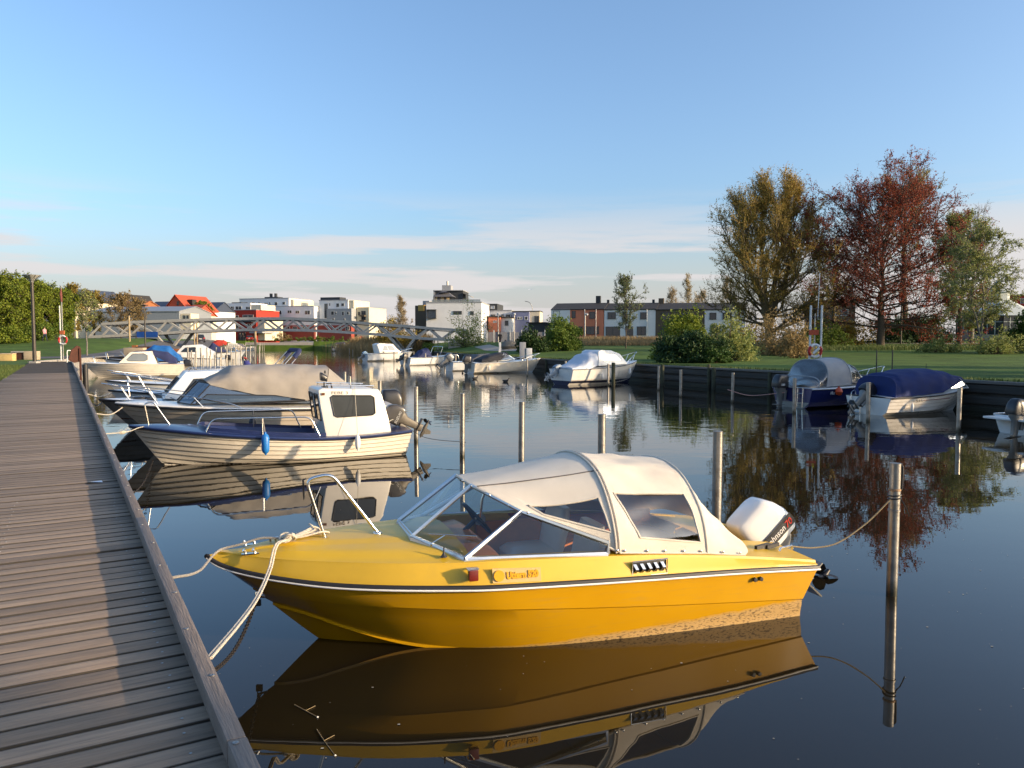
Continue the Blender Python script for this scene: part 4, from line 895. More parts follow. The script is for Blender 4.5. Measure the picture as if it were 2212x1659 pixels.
# dark-decked boat with bright blue tent behind it
B = Boat('motorboat', 'grey boat with black rub rail under a bright blue tarpaulin tent', (-28.4, 66.2, 0), 192, 6.2, 2.2, .72, .95, M_cool, deckm=pm('grey_deck_paint', (.30, .32, .33), .5), rub=M_black, rubr=.05)
canopy([(.1, .3, .95, .75, 1.3, 3), (.9, 1.0, .98, .78, 2.05, 2.6), (2.2, 2.2, .95, .8, 2.15, 2.6), (3.1, 2.9, .85, .85, 1.7, 2.6), (3.6, 3.4, .7, .9, 1.0, 2.6)], bluec, B.root, folds=.03, seed=11)
tubes('flag_staff', [[(4.4, 0, .95), (4.9, 0, 1.6)]], .02, M_steel, B.root)
tubes('bow_hoop', [hoop([(5.9, .25, .9), (6.0, .2, 1.5), (6.0, -.2, 1.5), (5.9, -.25, .9)], .15, 5)], .022, M_steel, B.root)
B = Boat('cabin_boat', 'white cabin boat with sloping rear roof behind the blue tarpaulin tent', (-27.0, 72.5, 0), 190, 6.8, 2.4, .8, 1.05, M_cool)
B.cabin([(1.2, .85), (1.0, 1.4), (2.2, 2.15), (3.6, 2.05), (4.5, 1.0)], .92, .75, M_white, wins=[[(2.4, 1.45), (2.5, 1.9), (3.4, 1.85), (3.8, 1.45)]])
outboard(B.root, (-.05, 0, .6), 0, 1.0, M_blackgl)

# ================================================================ boats on the park side
def heading(s_, b_): return math.degrees(math.atan2(b_[1] - s_[1], b_[0] - s_[0]))
def rb(label, stern, bow, B_, zs, zb, hm, name='motorboat', **k):
    L_ = math.hypot(bow[0] - stern[0], bow[1] - stern[1]); return Boat(name, label, (*stern, 0), heading(stern, bow), L_, B_, zs, zb, hm, **k)
# navy-hulled boat with grey tent
B = rb('navy blue hulled boat with grey tent and clear vinyl windows', (10.35, 28.35), (14.9, 30.75), 2.15, .72, .98, pm('navy_gelcoat', (.012, .018, .10), .3, var=.1, coat=.4), deckm=M_cool, rub=M_cool, rubr=.03, boot=(pm('pale_bottom', (.30, .30, .27), .6), .22), camber=.05, tub=(.35, 2.9, .18, .25, M_cool))
r = B.root
H = [(.35, .50, .90, .78, 1.15, 3.2), (.75, .95, .92, .80, 1.76, 2.9), (2.1, 2.0, .90, .84, 1.82, 2.9), (2.75, 2.45, .84, .90, 1.60, 3), (3.4, 3.0, .7, .95, 1.1, 3)]
canopy(H[1:3], greyc, r, folds=.008, seed=21)
for i, (p, q) in enumerate(((0, 1), (2, 3), (3, 4))): canopy([H[p], H[q]], M_vinyl if i else glass('hazy_vinyl', (.62, .64, .65), .07, .12), r, name='clear_tent_panel', folds=.02, seed=22 + i)
tubes('tent_piping', [[(xb + (xt - xb) * (z - z0_) / (z1_ - z0_), y, z) for y, z in arc(w_ + .004, z0_, z1_ + .004, e_, 30)] for xb, xt, w_, z0_, z1_, e_ in H[:4]], .022, greyc, r, 5)
B.pulpit(3.3, .45, r=.016)
outboard(r, (-.12, .30, .62), 3, 1.05, M_blackgl, words=None, side=-1)
text('100', .13, (-.42, .098, .80), (1, 0, 0), (0, 0, 1), pm('white_print', (.8, .8, .78), .4), r); text('ME', .09, (-.10, .098, .93), (1, 0, 0), (0, 0, 1), MATS['white_print'], r)
text('Hus', .16, (.75, -1.075, .52), (1, 0, .03), (0, -.1, 1), MATS['white_print'], r, shear=.3)
lad = MB()
for y in (-.12, .12): lad.tube([(-.06, y - .45, .75), (-.10, y - .45, .05)], .016, 6)
for z in (.15, .35, .55): lad.tube([(-.09, -.57, z), (-.09, -.33, z)], .013, 6)
obj('boarding_ladder', lad, M_steel, r)
q = B.world((1.15, -1.12, .62)); bu = thing('buoy', 'small orange ball fender beside the navy blue hull', 'buoy', q); obj('float_ball', MB().lathe([(.001, -.15), (.09, -.12), (.14, 0), (.09, .11), (.03, .15), (.03, .19), (.001, .2)], n=16), pm('orange_plastic', (.65, .08, .02), .4), bu)
obj('dark_fitting', MB().box((-.02, -.1, .62), (.03, .14, .14)), M_black, r)
# royal blue hood boat
B = rb('white clinker boat under a royal blue hood with stern ladder', (11.95, 25.75), (16.25, 27.55), 2.0, .58, .88, M_white, step=.012, nl=8, draft=.25, deckm=M_white, rub=M_black, rubr=.026, tr=.92, flare=.85, camber=.05)
r = B.root
canopy([(.30, .38, .84, .60, 1.28, 3.6), (.62, .62, .88, .63, 1.38, 3.2), (1.55, 1.5, .88, .66, 1.50, 3.0), (2.5, 2.45, .86, .72, 1.51, 3.0), (3.15, 3.05, .76, .92, 1.43, 3.0), (3.85, 3.70, .58, 1.12, 1.26, 3.0)], royal, r, folds=.02, seed=31)
B.screen(4.12, 3.78, .66, .58, .83, 1.20, 3.0, .95, gm=M_glass, fm=M_white, dx=.15)
lad = MB()
for y in (-.20, .20): lad.tube(hoop([(.15, y + .45, .62), (.15, y + .45, .78), (-.05, y + .45, .72), (-.06, y + .45, -.02)], .08, 4), .016, 6)
for z in (.05, .3): lad.tube([(-.06, .25, z), (-.06, .65, z)], .014, 6)
obj('stern_ladder', lad, M_steel, r)
sp_m = pm('maroon_print', (.12, .02, .03), .5); st_ = MB(); st_.prism([(2.6, -1.005, .52), (1.4, -.995, .485), (1.4, -.995, .50), (2.6, -1.005, .545)], (0, -.012, 0)); obj('side_stripe', st_, sp_m, r)
text('525', .12, (1.05, -1.0, .44), (1, 0, .02), (0, -.05, 1), M_black, r, width=.30)
text('520', .10, (3.65, -.62, .885), (1, .0, 0), (0, 0, 1), MATS['white_print'], r)
outboard(r, (-.05, .05, .50), 50, .95, M_blackgl, words=None)
fender(B.world((.85, -1.03, .28)), .26, .05, MATS['white_fender'], 'short white fender on the royal blue hooded boat', B.world((.85, -.92, .62)))
obj('wind_vane', MB().tube([(2.95, .2, 1.2), (2.95, .2, 1.66)], .01, 5), M_black, r)
# partial boat at the park quay, seen from its stern
B = rb('white speedboat with dark windscreen and red trimmed roof edge', (13.35, 19.9), (18.2, 21.4), 1.9, .48, .72, M_cool, deckm=M_cool, rub=M_cool, rubr=.03, tr=.95)
B.screen(3.2, 2.7, .75, .62, .64, 1.0, .8, .82, gm=M_dark, fm=M_alu, dx=.2)
obj('roof_edge', MB().box((2.1, 0, 1.04), (.9, 1.2, .05)), redc, B.root, bevel=.02)
tubes('grab_rail', [hoop([(.7, -.7, .55), (.7, -.7, 1.2), (.2, -.7, 1.2), (.2, -.7, .55)], .15, 5)], .02, M_steel, B.root)
obj('swim_step', MB().box((-.22, 0, .42), (.5, 1.7, .06)), M_cool, B.root, bevel=.02)
outboard(B.root, (-.3, -.1, .45), 8, .9, M_blackgl)
tubes('motor_hose', [crs([(-.1, -.5, .6), (-.3, -.6, .75), (-.5, -.5, .6), (-.45, -.35, .4)], 12)], .02, M_cool, B.root)
# white cuddy with pale tarp
B = rb('white cabin cruiser with navy bottom and pale tarpaulin over its cockpit', (2.75, 43.1), (7.55, 46.4), 2.35, .88, 1.28, M_white, deckm=M_white, boot=(navyb, .24), rub=pm('dark_rail_line', (.05, .05, .05), .5), rubr=.02, name='cabin_boat', step=.006, nl=5, tr=.92)
B.cabin([(2.0, 1.05), (2.12, 1.86), (2.35, 1.95), (3.1, 1.92), (3.72, 1.72), (4.25, 1.12)], .92, .72, M_white, wins=[[(2.35, 1.32), (2.5, 1.72), (3.3, 1.70), (3.72, 1.34)]], gm=glass('grey_cabin_glass', (.4, .43, .45), .2))
canopy([(.05, .1, .95, .86, 1.02, 3), (.9, .95, 1.0, .90, 1.22, 3), (1.5, 1.5, .95, .95, 1.72, 2.8), (2.1, 2.1, .82, 1.1, 1.92, 2.8)], whitec, B.root, folds=.03, seed=41)
B.pulpit(4.1, .5, r=.02)
outboard(B.root, (-.1, .35, .6), 58, .95, pm('blue_grey_cowl', (.20, .25, .30), .5), legm=pm('pale_leg', (.4, .42, .43), .5))
for x, zz in ((2.0, .5), (4.1, .72)): fender(B.world((x, -1.22, zz)), .36, .07, MATS['white_fender'], 'white fender on the cabin cruiser with navy bottom, %s' % ('below its cabin window' if x < 3 else 'near its bow'), B.world((x, -1.08, zz + .45)))
# black-canvas speedboat
B = rb('white speedboat with black canvas cover and clear raked windscreen', (-3.2, 58.6), (2.25, 61.0), 2.3, .78, 1.1, M_cream, deckm=M_white, rub=M_white, rubr=.03, tr=.95, boot=(M_cool, .12))
B.screen(3.6, 2.75, .85, .72, 1.02, 1.58, 2.2, 1.1, gm=M_glass, fm=M_alu, dx=.25)
canopy([(.6, .65, .9, .86, 1.08, 4), (1.2, 1.25, .95, .9, 1.35, 4), (2.2, 2.25, .88, 1.0, 1.58, 3.5), (2.95, 2.8, .72, 1.3, 1.62, 3.5)], blackc, B.root, seed=43, folds=.015)
B.pulpit(3.9, .38, r=.02); outboard(B.root, (-.1, 0, .72), 5, 1.15, M_blackgl)
fender(B.world((1.1, -1.2, .42)), .36, .07, MATS['white_fender'], 'white fender on the black canvas speedboat', B.world((1.1, -1.1, .85)))
# grey-cover boat
B = rb('low grey boat with dark grey cover beside the black canvas speedboat', (-5.2, 63.5), (0.3, 66.3), 2.2, .72, 1.0, M_cool, deckm=M_cool)
canopy([(1.6, 1.6, .9, .8, .95, 4), (2.4, 2.4, .9, .85, 1.35, 3.5), (3.6, 3.6, .8, .9, 1.42, 3), (4.6, 4.6, .5, .95, 1.1, 3)], pm('dark_grey_cover', (.09, .09, .095), .85), B.root, seed=44)
outboard(B.root, (-.1, 0, .7), 48, 1.3, pm('slate_cowl', (.05, .06, .075), .35, coat=.4)); tubes('stern_rail', [hoop([(.5, .9, .7), (.5, .9, 1.3), (1.2, .9, 1.3), (1.3, .9, .75)], .2, 5)], .02, M_steel, B.root)
# blue-tarp boat
B = rb('white open boat with navy tarpaulin heaped amidships', (-10.8, 77.6), (-6.2, 82.4), 2.2, .75, 1.0, M_cool, deckm=M_white, rub=M_black)
canopy([(1.2, 1.3, .6, .78, .95, 3), (1.9, 2.0, .75, .8, 1.55, 2.4), (2.9, 2.7, .7, .85, 1.75, 2.4), (3.2, 2.9, .5, .9, 1.0, 2.4)], navyc, B.root, folds=.05, seed=45)
tubes('bow_frame', [hoop([(3.9, .8, .9), (4.4, .8, 1.9), (4.4, -.8, 1.9), (3.9, -.8, .9)], .2, 5)], .022, M_steel, B.root)
outboard(B.root, (-.1, -.3, .6), 12, 1.1, M_blackgl); outboard(B.root, (-.15, .45, .6), 60, .8, M_blackgl)
# white cuddy further up
B = rb('white hardtop cuddy boat with light blue covered motor near the reeds', (-18.0, 94.0), (-12.6, 97.6), 2.4, .9, 1.15, M_cool, deckm=M_white, rub=M_black, rubr=.02, name='cabin_boat')
B.cabin([(1.6, 1.0), (1.3, 2.05), (1.7, 2.2), (3.4, 2.1), (4.3, 1.1)], .95, .75, M_white, wins=[[(2.0, 1.35), (2.2, 1.85), (2.5, 1.85), (2.7, 1.35)], [(2.85, 1.35), (2.65, 1.85), (3.3, 1.85), (3.75, 1.35)]], gm=M_dark)
B.pulpit(4.0, .4, r=.025); outboard(B.root, (-.1, 0, .6), 50, 1.05, pm('light_blue_cowl', (.35, .48, .56), .5))
# far craft
for (px, py, hd, L_, hm, cv, lab) in [
    (720, 759, 5, 6.5, M_cool, 'sport', 'white and dark striped sports cruiser moored by the reed bed'),
    (452, 762, 15, 9.5, M_cream, 'redtop', 'cream cabin boat with red folded canvas beyond the mooring poles'),
    (500, 757, 20, 6, M_cool, 'navy', 'white boat with navy cover beyond the mooring poles'),
    (548, 752.5, 20, 7, M_cream, 'none', 'cream open boat beneath the tall timber pile'),
    (575, 751, 70, 6, M_cool, 'black', 'pale boat with black tilted motor past the mooring poles'),
    (592, 750, 75, 6, M_cream, 'none2', 'small cream boat lying past the black motor boat'),
    (612, 748.5, 12, 6.5, M_cool, 'grey', 'grey covered boat at the far quay'),
    (637, 748, 8, 6.5, M_cool, 'none3', 'long pale open boat at the far quay'),
    (662, 748, 8, 6, pm('red_hull', (.25, .03, .02), .4), 'none4', 'red hulled boat at the far quay'),
    (430, 776, 18, 6.0, M_cool, 'hood', 'white boat with small navy pointed hood among the mooring poles'),
    (462, 772, 18, 6.0, M_cream, 'motor', 'white boat with dark motors among the mooring poles')]:
    p = W(px, py, 0); B = Boat('motorboat' if cv != 'redtop' else 'cabin_boat', lab, p, hd, L_, 2.3, .8, 1.1, hm, deckm=M_white, rub=M_black, rubr=.03, nl=5)
    if cv == 'sport':
        B.cabin([(.6, .9), (.9, 1.9), (2.6, 2.0), (4.3, 1.1)], .95, .8, M_cool, wins=[[(1.0, 1.2), (1.1, 1.8), (2.5, 1.85), (3.6, 1.25)]]); canopy([(.5, .8, .95, 1.7, 2.1), (2.6, 2.6, .85, 1.9, 2.3), (3.2, 3.2, .7, 1.8, 2.0)], navyc, B.root)
    elif cv == 'redtop':
        B.cabin([(3.6, 1.0), (3.9, 2.1), (5.6, 2.0), (6.8, 1.1)], .95, .8, M_cream, wins=[[(4.1, 1.3), (4.2, 1.85), (5.4, 1.8), (6.1, 1.3)]], gm=M_glass); canopy([(.8, .6, .95, 1.1, 2.2, 3), (1.8, 1.6, .98, 1.3, 2.75, 3), (3.0, 3.0, .95, 1.6, 2.7, 3), (3.6, 3.6, .9, 1.6, 2.2, 3)], redc, B.root)
    elif cv in ('navy', 'grey', 'hood', 'black'):
        canopy([(.8, 1.0, .9, .9, 1.3), (1.6, 1.8, .95, .9, 1.9 if cv != 'hood' else 2.3), (3.0, 2.6, .85, 1.0, 1.7), (3.8, 3.5, .6, 1.0, 1.1)], {'navy': navyc, 'grey': greyc, 'hood': navyc, 'black': blackc}[cv], B.root, n=16, sub=3)
    else: B.screen(L_ * .58, L_ * .5, .8, .7, .95, 1.5, L_ * .3, 1.05)
    outboard(B.root, (-.1, 0, .7), 40 if cv in ('black', 'motor', 'none') else 5, 1.1, M_blackgl if cv != 'none2' else M_cool)
# ================================================================ mooring poles, ropes, chain
M_pole = pm('weathered_galvanised_pole', (.30, .285, .26), .38, .8, var=.3, scale=5, dirt=((.16, .12, .08), 4, .6), bump=.25, bscale=30)
def wet_foot(m, col=(.03, .03, .018), top=.16):
    """weed and wet stain on whatever stands in the water"""
    n, l = m.node_tree.nodes, m.node_tree.links; b = n['Principled BSDF']; src = b.inputs['Base Color'].links[0].from_socket
    g = n.new('ShaderNodeNewGeometry'); s = n.new('ShaderNodeSeparateXYZ'); l.new(g.outputs['Position'], s.inputs[0]); z = n.new('ShaderNodeTexNoise'); z.inputs['Scale'].default_value = 14; l.new(g.outputs['Position'], z.inputs['Vector'])
    a = n.new('ShaderNodeMath'); a.operation = 'MULTIPLY_ADD'; a.inputs[1].default_value = .16; l.new(z.outputs[0], a.inputs[0]); l.new(s.outputs[2], a.inputs[2])
    r = n.new('ShaderNodeMapRange'); r.inputs[1].default_value = top + .08; r.inputs[2].default_value = top - .04; r.inputs[4].default_value = .9; l.new(a.outputs[0], r.inputs[0])
    x = n.new('ShaderNodeMix'); x.data_type = 'RGBA'; l.new(r.outputs[0], x.inputs[0]); l.new(src, x.inputs[6]); x.inputs[7].default_value = (*col, 1); l.new(x.outputs[2], b.inputs['Base Color'])
for q_ in (M_pole, M_qpost, M_quay): wet_foot(q_, top=.16 if q_ is M_pole else .24)
pole_me = {}
def pole(x, y, h, r=.055, lean=(0, 0), label='galvanised steel mooring pole standing in the harbour basin', group='steel mooring poles', mat=None, name='mooring_pole'):
    k = (round(h, 1), r, name)
    if k not in pole_me:
        mb = MB(); mb.tube([(0, 0, -1.5), (0, 0, h)], r, 14); o = obj(name, mb, mat or M_pole); pole_me[k] = o
    else: o = clone(pole_me[k])
    o.location = (x, y, 0); o.rotation_euler = (lean[0], lean[1], 0); o.scale = (1, 1, 1); return tag(o, label, 'mooring pole', group)
# the near pole carries the stern line: its own look
t = thing('mooring_pole', 'mooring pole with steel bands and black line wound round it', 'mooring pole', (3.66, 7.30, 0))
obj('pipe', MB().tube([(0, 0, -1.5), (.012, .0, 1.285)], .050, 20), M_pole, t)
for z in (1.03, .83): obj('band', MB().lathe([(.052, -.012), (.057, -.008), (.057, .008), (.052, .012)], (.009, 0, z), 20), pm('rusty_band', (.30, .19, .11), .6, .4, var=.3) if z > 1 else M_pole, t)
obj('hook_bar', MB().tube([(.058, -.02, 1.27), (.066, -.03, 1.25), (.064, -.02, 1.03)], .010, 6), M_black, t)
wrap = [Vector((.009 + .056 * math.cos(a), .056 * math.sin(a), .925 + .03 * a / 6.28)) for a in np.linspace(0, 4 * math.pi, 50)]
obj('wound_line', MB().tube(wrap, .007, 6), M_black, t); obj('line_end', MB().tube(crs([(.062, -.02, .94), (.09, -.05, .88), (.13, -.05, .78)], 8), .006, 5), M_black, t)
for x, yt, lb_ in ((1550, 932, 'thick steel mooring pole just beyond the white outboard of the yellow boat'), (1300, 895, 'steel mooring pole rising behind the cream canopy hump'), (1126, 868, 'steel mooring pole with a hanging hook behind the canopy front'), (998, 850, 'steel mooring pole standing clear beyond the yellow windscreen'), (898, 835, 'steel mooring pole next to the tilted outboard of the clinker boat'), (820, 823, 'steel mooring pole just past the wheelhouse roof'), (756, 813, 'steel mooring pole behind the wheelhouse searchlight')):
    Zp = 1.10 * FPX / (yt - YH); p = D(x, yt, Zp); pole(p.x, Zp, 1.35, .058 if Zp < 13 else .055, lean=(random.uniform(-.008, .008), random.uniform(-.01, .01)), label=lb_)
for Zp in np.arange(27.5, 80, 2.55):
    x = edge_x(Zp) + 9.4 + .03 * (Zp - 27) + random.uniform(-.2, .2); pole(x, Zp + random.uniform(-.2, .2), 1.35 + random.uniform(-.05, .15), .055, label='steel mooring pole in the long row off the boardwalk', group='poles in the boardwalk row', lean=(random.uniform(-.02, .02), random.uniform(-.02, .02)))
for k in range(16):
    px = 404 + k * 10.5 + random.uniform(-2, 2); Zp = 62 + k * 1.2 + random.uniform(-2, 2); pole(D(px, 760, Zp).x, Zp, 1.75 + random.uniform(-.1, .25), .055, label='tall thin mooring pole in the thicket of poles past the tented boats', group='poles past the tented boats', lean=(random.uniform(-.02, .02), random.uniform(-.02, .02)))
for k in range(26):
    px = 478 + k * 3.7 + random.uniform(-1, 1); Zp = 112 + k * 2.6; pole(D(px, 750, Zp).x, Zp, 1.9 + random.uniform(-.1, .2), .06, label='mooring pole near the timber pile far up the canal', group='poles far up the canal', lean=(random.uniform(-.02, .02), 0))
tag(obj('timber_pile', MB().tube([(0, 0, -1), (0, 0, 4.6)], .22, 10), pm('pale_timber', (.34, .26, .15), .85, var=.2)), 'tall pale timber pile beside the cream open boat', 'timber pile').location = (*D(552, 750, 150).xy, 0)
R_POLES = [(2073, 837), (1877, 826), (1717, 816.5), (1583, 805), (1471, 798.7), (1423, 791), (1314, 785.8), (1222, 779.9), (1139, 775.3), (1075, 772.3), (1045, 772.3), (1014, 767.4), (984, 766.4), (961, 766.4), (945, 763.4), (919, 763.4), (894, 758.5), (871, 760), (851, 759.4), (829, 759), (809, 758.5), (790, 757.5), (762, 755), (755, 752.5)]
for x, yt in R_POLES:
    Zp = 1.25 * FPX / (yt - YH); p = D(x, yt, Zp); pole(p.x, Zp, 1.2, .06, label='grey mooring pole off the park quay, at the sterns of the boats', group='poles off the park quay', lean=(random.uniform(-.012, .012), random.uniform(-.012, .012)))
for x, yt, Zp in ((1325, 783.4, 41.0), (1431, 788, 42.2), (1542, 794.7, 38.9)):
    p = D(x, yt, Zp); pole(p.x, Zp, p.z, .10, label='mossy timber mooring post standing close to the quay wall', group='timber mooring posts', mat=M_qpost, name='timber_post')
def KE(s, z=.985, o=.006): return E0 + U * s + N * o + Vector((0, 0, z))
def rope(label, pts, r=.009, mat=None, n=40, name='mooring_rope', group=None): return tag(obj(name, MB().tube(crs([tuple(p) for p in pts], n), r, 7), mat or M_rope), label, 'rope', group)
# stern line of the yellow boat
s_ = yw((-.10, .62, .555)); rope('slack brown stern line from the yellow boat to the banded pole', [s_, yw((-.35, .62, .52)), lerp(s_, (3.62, 7.27, .93), .45) + Vector((0, 0, -.17)), lerp(s_, (3.62, 7.27, .93), .75) + Vector((0, 0, -.11)), (3.61, 7.26, .94)], .007, pm('tan_rope', (.30, .23, .13), .9, bump=1, bscale=200))
# bow lines of the yellow boat: coil, knot and the doubled line to the boardwalk
Mwr = pm('white_braid_rope', (.62, .56, .46), .85, var=.25, scale=70, bump=1, bscale=180)
br = thing('mooring_rope', 'doubled white rope knotted on the yellow foredeck and tied to the boardwalk', 'rope')
kb = KE(4.02); kn = yw((4.35, .12, .878))
for o_ in (0, .017):
    P = [kn, yw((4.45, .26, .875)), yw((4.50, .40, .745)), lerp(yw((4.52, .45, .66)), kb, .25) + Vector((0, 0, -.015)), lerp(yw((4.52, .45, .66)), kb, .6) + Vector((0, 0, -.025)), kb]
    obj('rope_strand', MB().tube([p + Vector((o_, o_ * .4, 0)) for p in crs([tuple(p) for p in P], 50)], .0078, 8), Mwr, br)
kk = MB()
for a in range(4): kk.tube([kn + Vector((.045 * math.cos(t_) + a * .012 - .02, .03 * math.sin(t_), .012 + .03 * math.sin(t_ + a))) for t_ in np.linspace(0, 6.28, 16)], .0085, 7)
obj('knot', kk, Mwr, br)
for k in range(4):
    q = [kn, yw((4.22 - .02 * k, .10 - .03 * k, .885 + .015 * k)), yw((4.08 + .03 * k, .08 - .05 * k, .905 + .012 * k)), yw((4.02 + .03 * k, .02 - .05 * k, .88)), yw((4.12, -.02 - .04 * k, .872)), yw((4.28, .04 - .03 * k, .875))]
    obj('coil_loop', MB().tube(crs([tuple(p) for p in q], 26), .008, 7), Mwr, br)
kb2 = KE(5.42)
rope('grey rope running over the yellow bow to the boardwalk', [kn, yw((4.55, .05, .885)), yw((4.70, .03, .845)), yw((4.86, .04, .815)), lerp(yw((4.90, .02, .78)), kb2, .4) + Vector((0, 0, -.06)), kb2], .0095, pm('grey_rope', (.30, .28, .25), .9, var=.25, bump=1, bscale=180))
# chain with padlock from the boardwalk to the bow eye
lm = MB(); P = [Vector((.012 * math.cos(a), 0, .020 * math.sin(a) + (.009 if math.sin(a) > 0 else -.009))) for a in np.linspace(0, 2 * math.pi, 15)[:-1]]; lm.tube(P, .0042, 6, closed=True)
M_chain = pm('rusty_dark_chain', (.035, .03, .027), .6, .6, var=.4)
def chain(label, p, q, sag, n, s=1.):
    t = thing('mooring_chain', label, 'chain', p); c0 = None; P = [lerp(p, q, k / n) - Vector((0, 0, sag * math.sin(math.pi * k / n))) for k in range(n + 1)]
    for k in range(n):
        m_ = (P[k] + P[k + 1]) / 2 - Vector(p); d = (P[k + 1] - P[k]).normalized()
        o = obj('chain_link', lm, M_chain, t) if c0 is None else clone(c0, t); c0 = c0 or o
        o.location = m_; ro = d.to_track_quat('Z', 'Y').to_matrix() @ Matrix.Rotation(R(90 * (k % 2)), 3, 'Z'); o.rotation_euler = ro.to_euler(); o.scale = (s, s, s)
    return t
be = yw((4.585, 0, .405)); ce_ = KE(4.25, .80); nl_ = int((be - ce_).length * 1.12 / .047)
t = chain('dark mooring chain with padlock from the boardwalk to the yellow bow', ce_, be, .13, nl_)
pk = MB(); pk.box((0, 0, -.035), (.05, .025, .05)); pk.tube(hoop([(-.016, 0, -.012), (-.016, 0, .03), (.016, 0, .03), (.016, 0, -.012)], .014, 4), .005, 6); o = obj('padlock', pk, M_black, t, bevel=.005); o.location = be - ce_ + Vector((0, 0, -.02))
fb = fw((5.15, 0, .62)); c1 = W(262, 925, .9)
rope('cream bow rope with spring shackle from the clinker boat to the boardwalk', [fw((4.75, .12, .745)), fw((5.05, .10, .79)), lerp(fw((5.05, .1, .78)), KE(14.0), .5) + Vector((0, 0, -.03)), KE(14.0)], .009)
sp2 = thing('spring_snubber', 'small metal snubber spring on the clinker boat bow rope', 'snubber', lerp(fw((5.05, .1, .78)), KE(14.0), .62) + Vector((0, 0, -.028))); sp2.rotation_euler = (KE(14.0) - fw((5.05, .1, .78))).to_track_quat('X', 'Z').to_euler(); obj('spring_coil', MB().tube([(-.13 + .0026 * k, .022 * math.cos(k * .6), .022 * math.sin(k * .6)) for k in range(100)], .006, 5), M_rope, sp2)
chain('dark chain hanging between the clinker boat bow and the boardwalk', KE(9.6, .75), fw((4.93, 0, .12)), .15, 34, 1.3)
rope('thin stern line from the clinker boat to a mooring pole', [fw((-.12, .35, .58)), lerp(fw((-.12, .35, .5)), (-1.6, 16.6, .25), .6), (-.98, 16.25, .3)], .006, M_black)
for i, (px, py, lab, q) in enumerate([(232, 905, 'pale bow rope of the taupe tented cruiser', (-9.0, 17.8, .95)), (210, 880, 'black bow line of the grey cabin boat', (-11.2, 20.95, .8)), (196, 852, 'thin pale bow rope of the white bow rail boat', (-12.2, 23.45, .9))]):
    e_ = KE([17.9, 21.2, 24.6][i]); rope(lab, [q, lerp(q, e_, .5) + Vector((0, 0, -.1)), e_], .012, M_black if i == 1 else None, 14)
p = D(1583, 843, 28.4); rope('pink mooring line from a steel pole to the navy hulled boat', [(8.15, 29.0, .62), (8.9, 28.75, .42), (10.1, 28.4, .55)], .014, pm('pink_rope', (.45, .25, .22), .9), 16)
# corten post and black bumper post on the boardwalk edge
M_corten = pm('corten_steel', (.075, .028, .018), .85, .3, var=.3, scale=4)
M_cortl = pm('corten_orange', (.36, .13, .045), .85, .2, var=.25, scale=4)
p = W(166, 826, DECK); t = thing('sign_post', 'dark rust red steel post with curved fin at the boardwalk kerb', 'post', (p.x + .15, p.y, DECK), BW_ANG)
obj('upright', MB().box((0, 0, .62), (.10, .07, 1.24)), M_corten, t, bevel=.008); mb = MB(); mb.prism([(0, .02, .75), (.03, .02, 1.30), (-.10, .02, 1.34), (-.30, .02, 1.18), (-.42, .02, .82), (-.2, .02, .72)], (0, .03, 0)); o = obj('fin', mb, M_corten, t); o.rotation_euler = (0, 0, R(-60))
p = W(181, 818, .35); tag(pole(p.x + .1, p.y, 1.15, .14, mat=M_black, name='bumper_post', group=None), 'short thick black bumper post beside the boardwalk kerb', 'post')
tag(obj('grab_hoop', MB().tube(hoop([(0, -.25, 0), (0, -.25, .85), (0, .25, .85), (0, .25, 0)], .15, 5), .03, 8), pm('white_painted_tube', (.75, .74, .7), .4)), 'white tube grab hoop at the far end of the boardwalk', 'grab rail').location = W(150, 783, DECK)
# floating twigs and specks
Mtw = pm('pale_twig', (.30, .22, .11), .9)
for i, (pts, lab) in enumerate([([(636, 1522), (660, 1535), (686, 1549)], 'forked pale twig afloat, nearer the yellow bow'), ([(684, 1575), (700, 1600), (724, 1632)], 'long bent twig with a white bud floating by the boardwalk'), ([(1016, 1630), (1024, 1640)], 'tiny splinter of reed floating under the yellow hull')]):
    P = [W(x, y, .004) for x, y in pts]; t = thing('floating_twig', lab, 'twig', P[0]); P = [p - P[0] for p in P]
    obj('stem', MB().tube(crs([tuple(p) for p in P], 10) if len(P) > 2 else P, .0026, 5), Mtw, t)
    if len(P) > 2:
        obj('side_shoot', MB().tube([P[1], P[1] + Vector((.05, .06, .003))], .0018, 5), Mtw, t); obj('bud', MB().lathe([(0, -.006), (.008, 0), (0, .008)], P[2], 6), pm('white_bud', (.7, .68, .6), .8), t)
sp = MB(); rs = np.random.default_rng(11)
for k in range(420):
    x, y = rs.uniform(-2.5, 6.5), rs.uniform(4.3, 15); r_ = rs.uniform(.002, .006) if k % 9 else rs.uniform(.006, .010)
    a0 = rs.uniform(0, 6); sp.add([(x + r_ * math.cos(a0 + a) * (1 + .5 * (a > 2)), y + r_ * math.sin(a0 + a), .004) for a in (0, 1.5, 3.1, 4.6)], [(0, 1, 2, 3)])
tag(obj('pollen_specks', sp, pm('pollen', (.34, .32, .26), .9), fix=False, smooth=False), 'pale pollen specks scattered over the near water', 'pollen', kind='stuff')
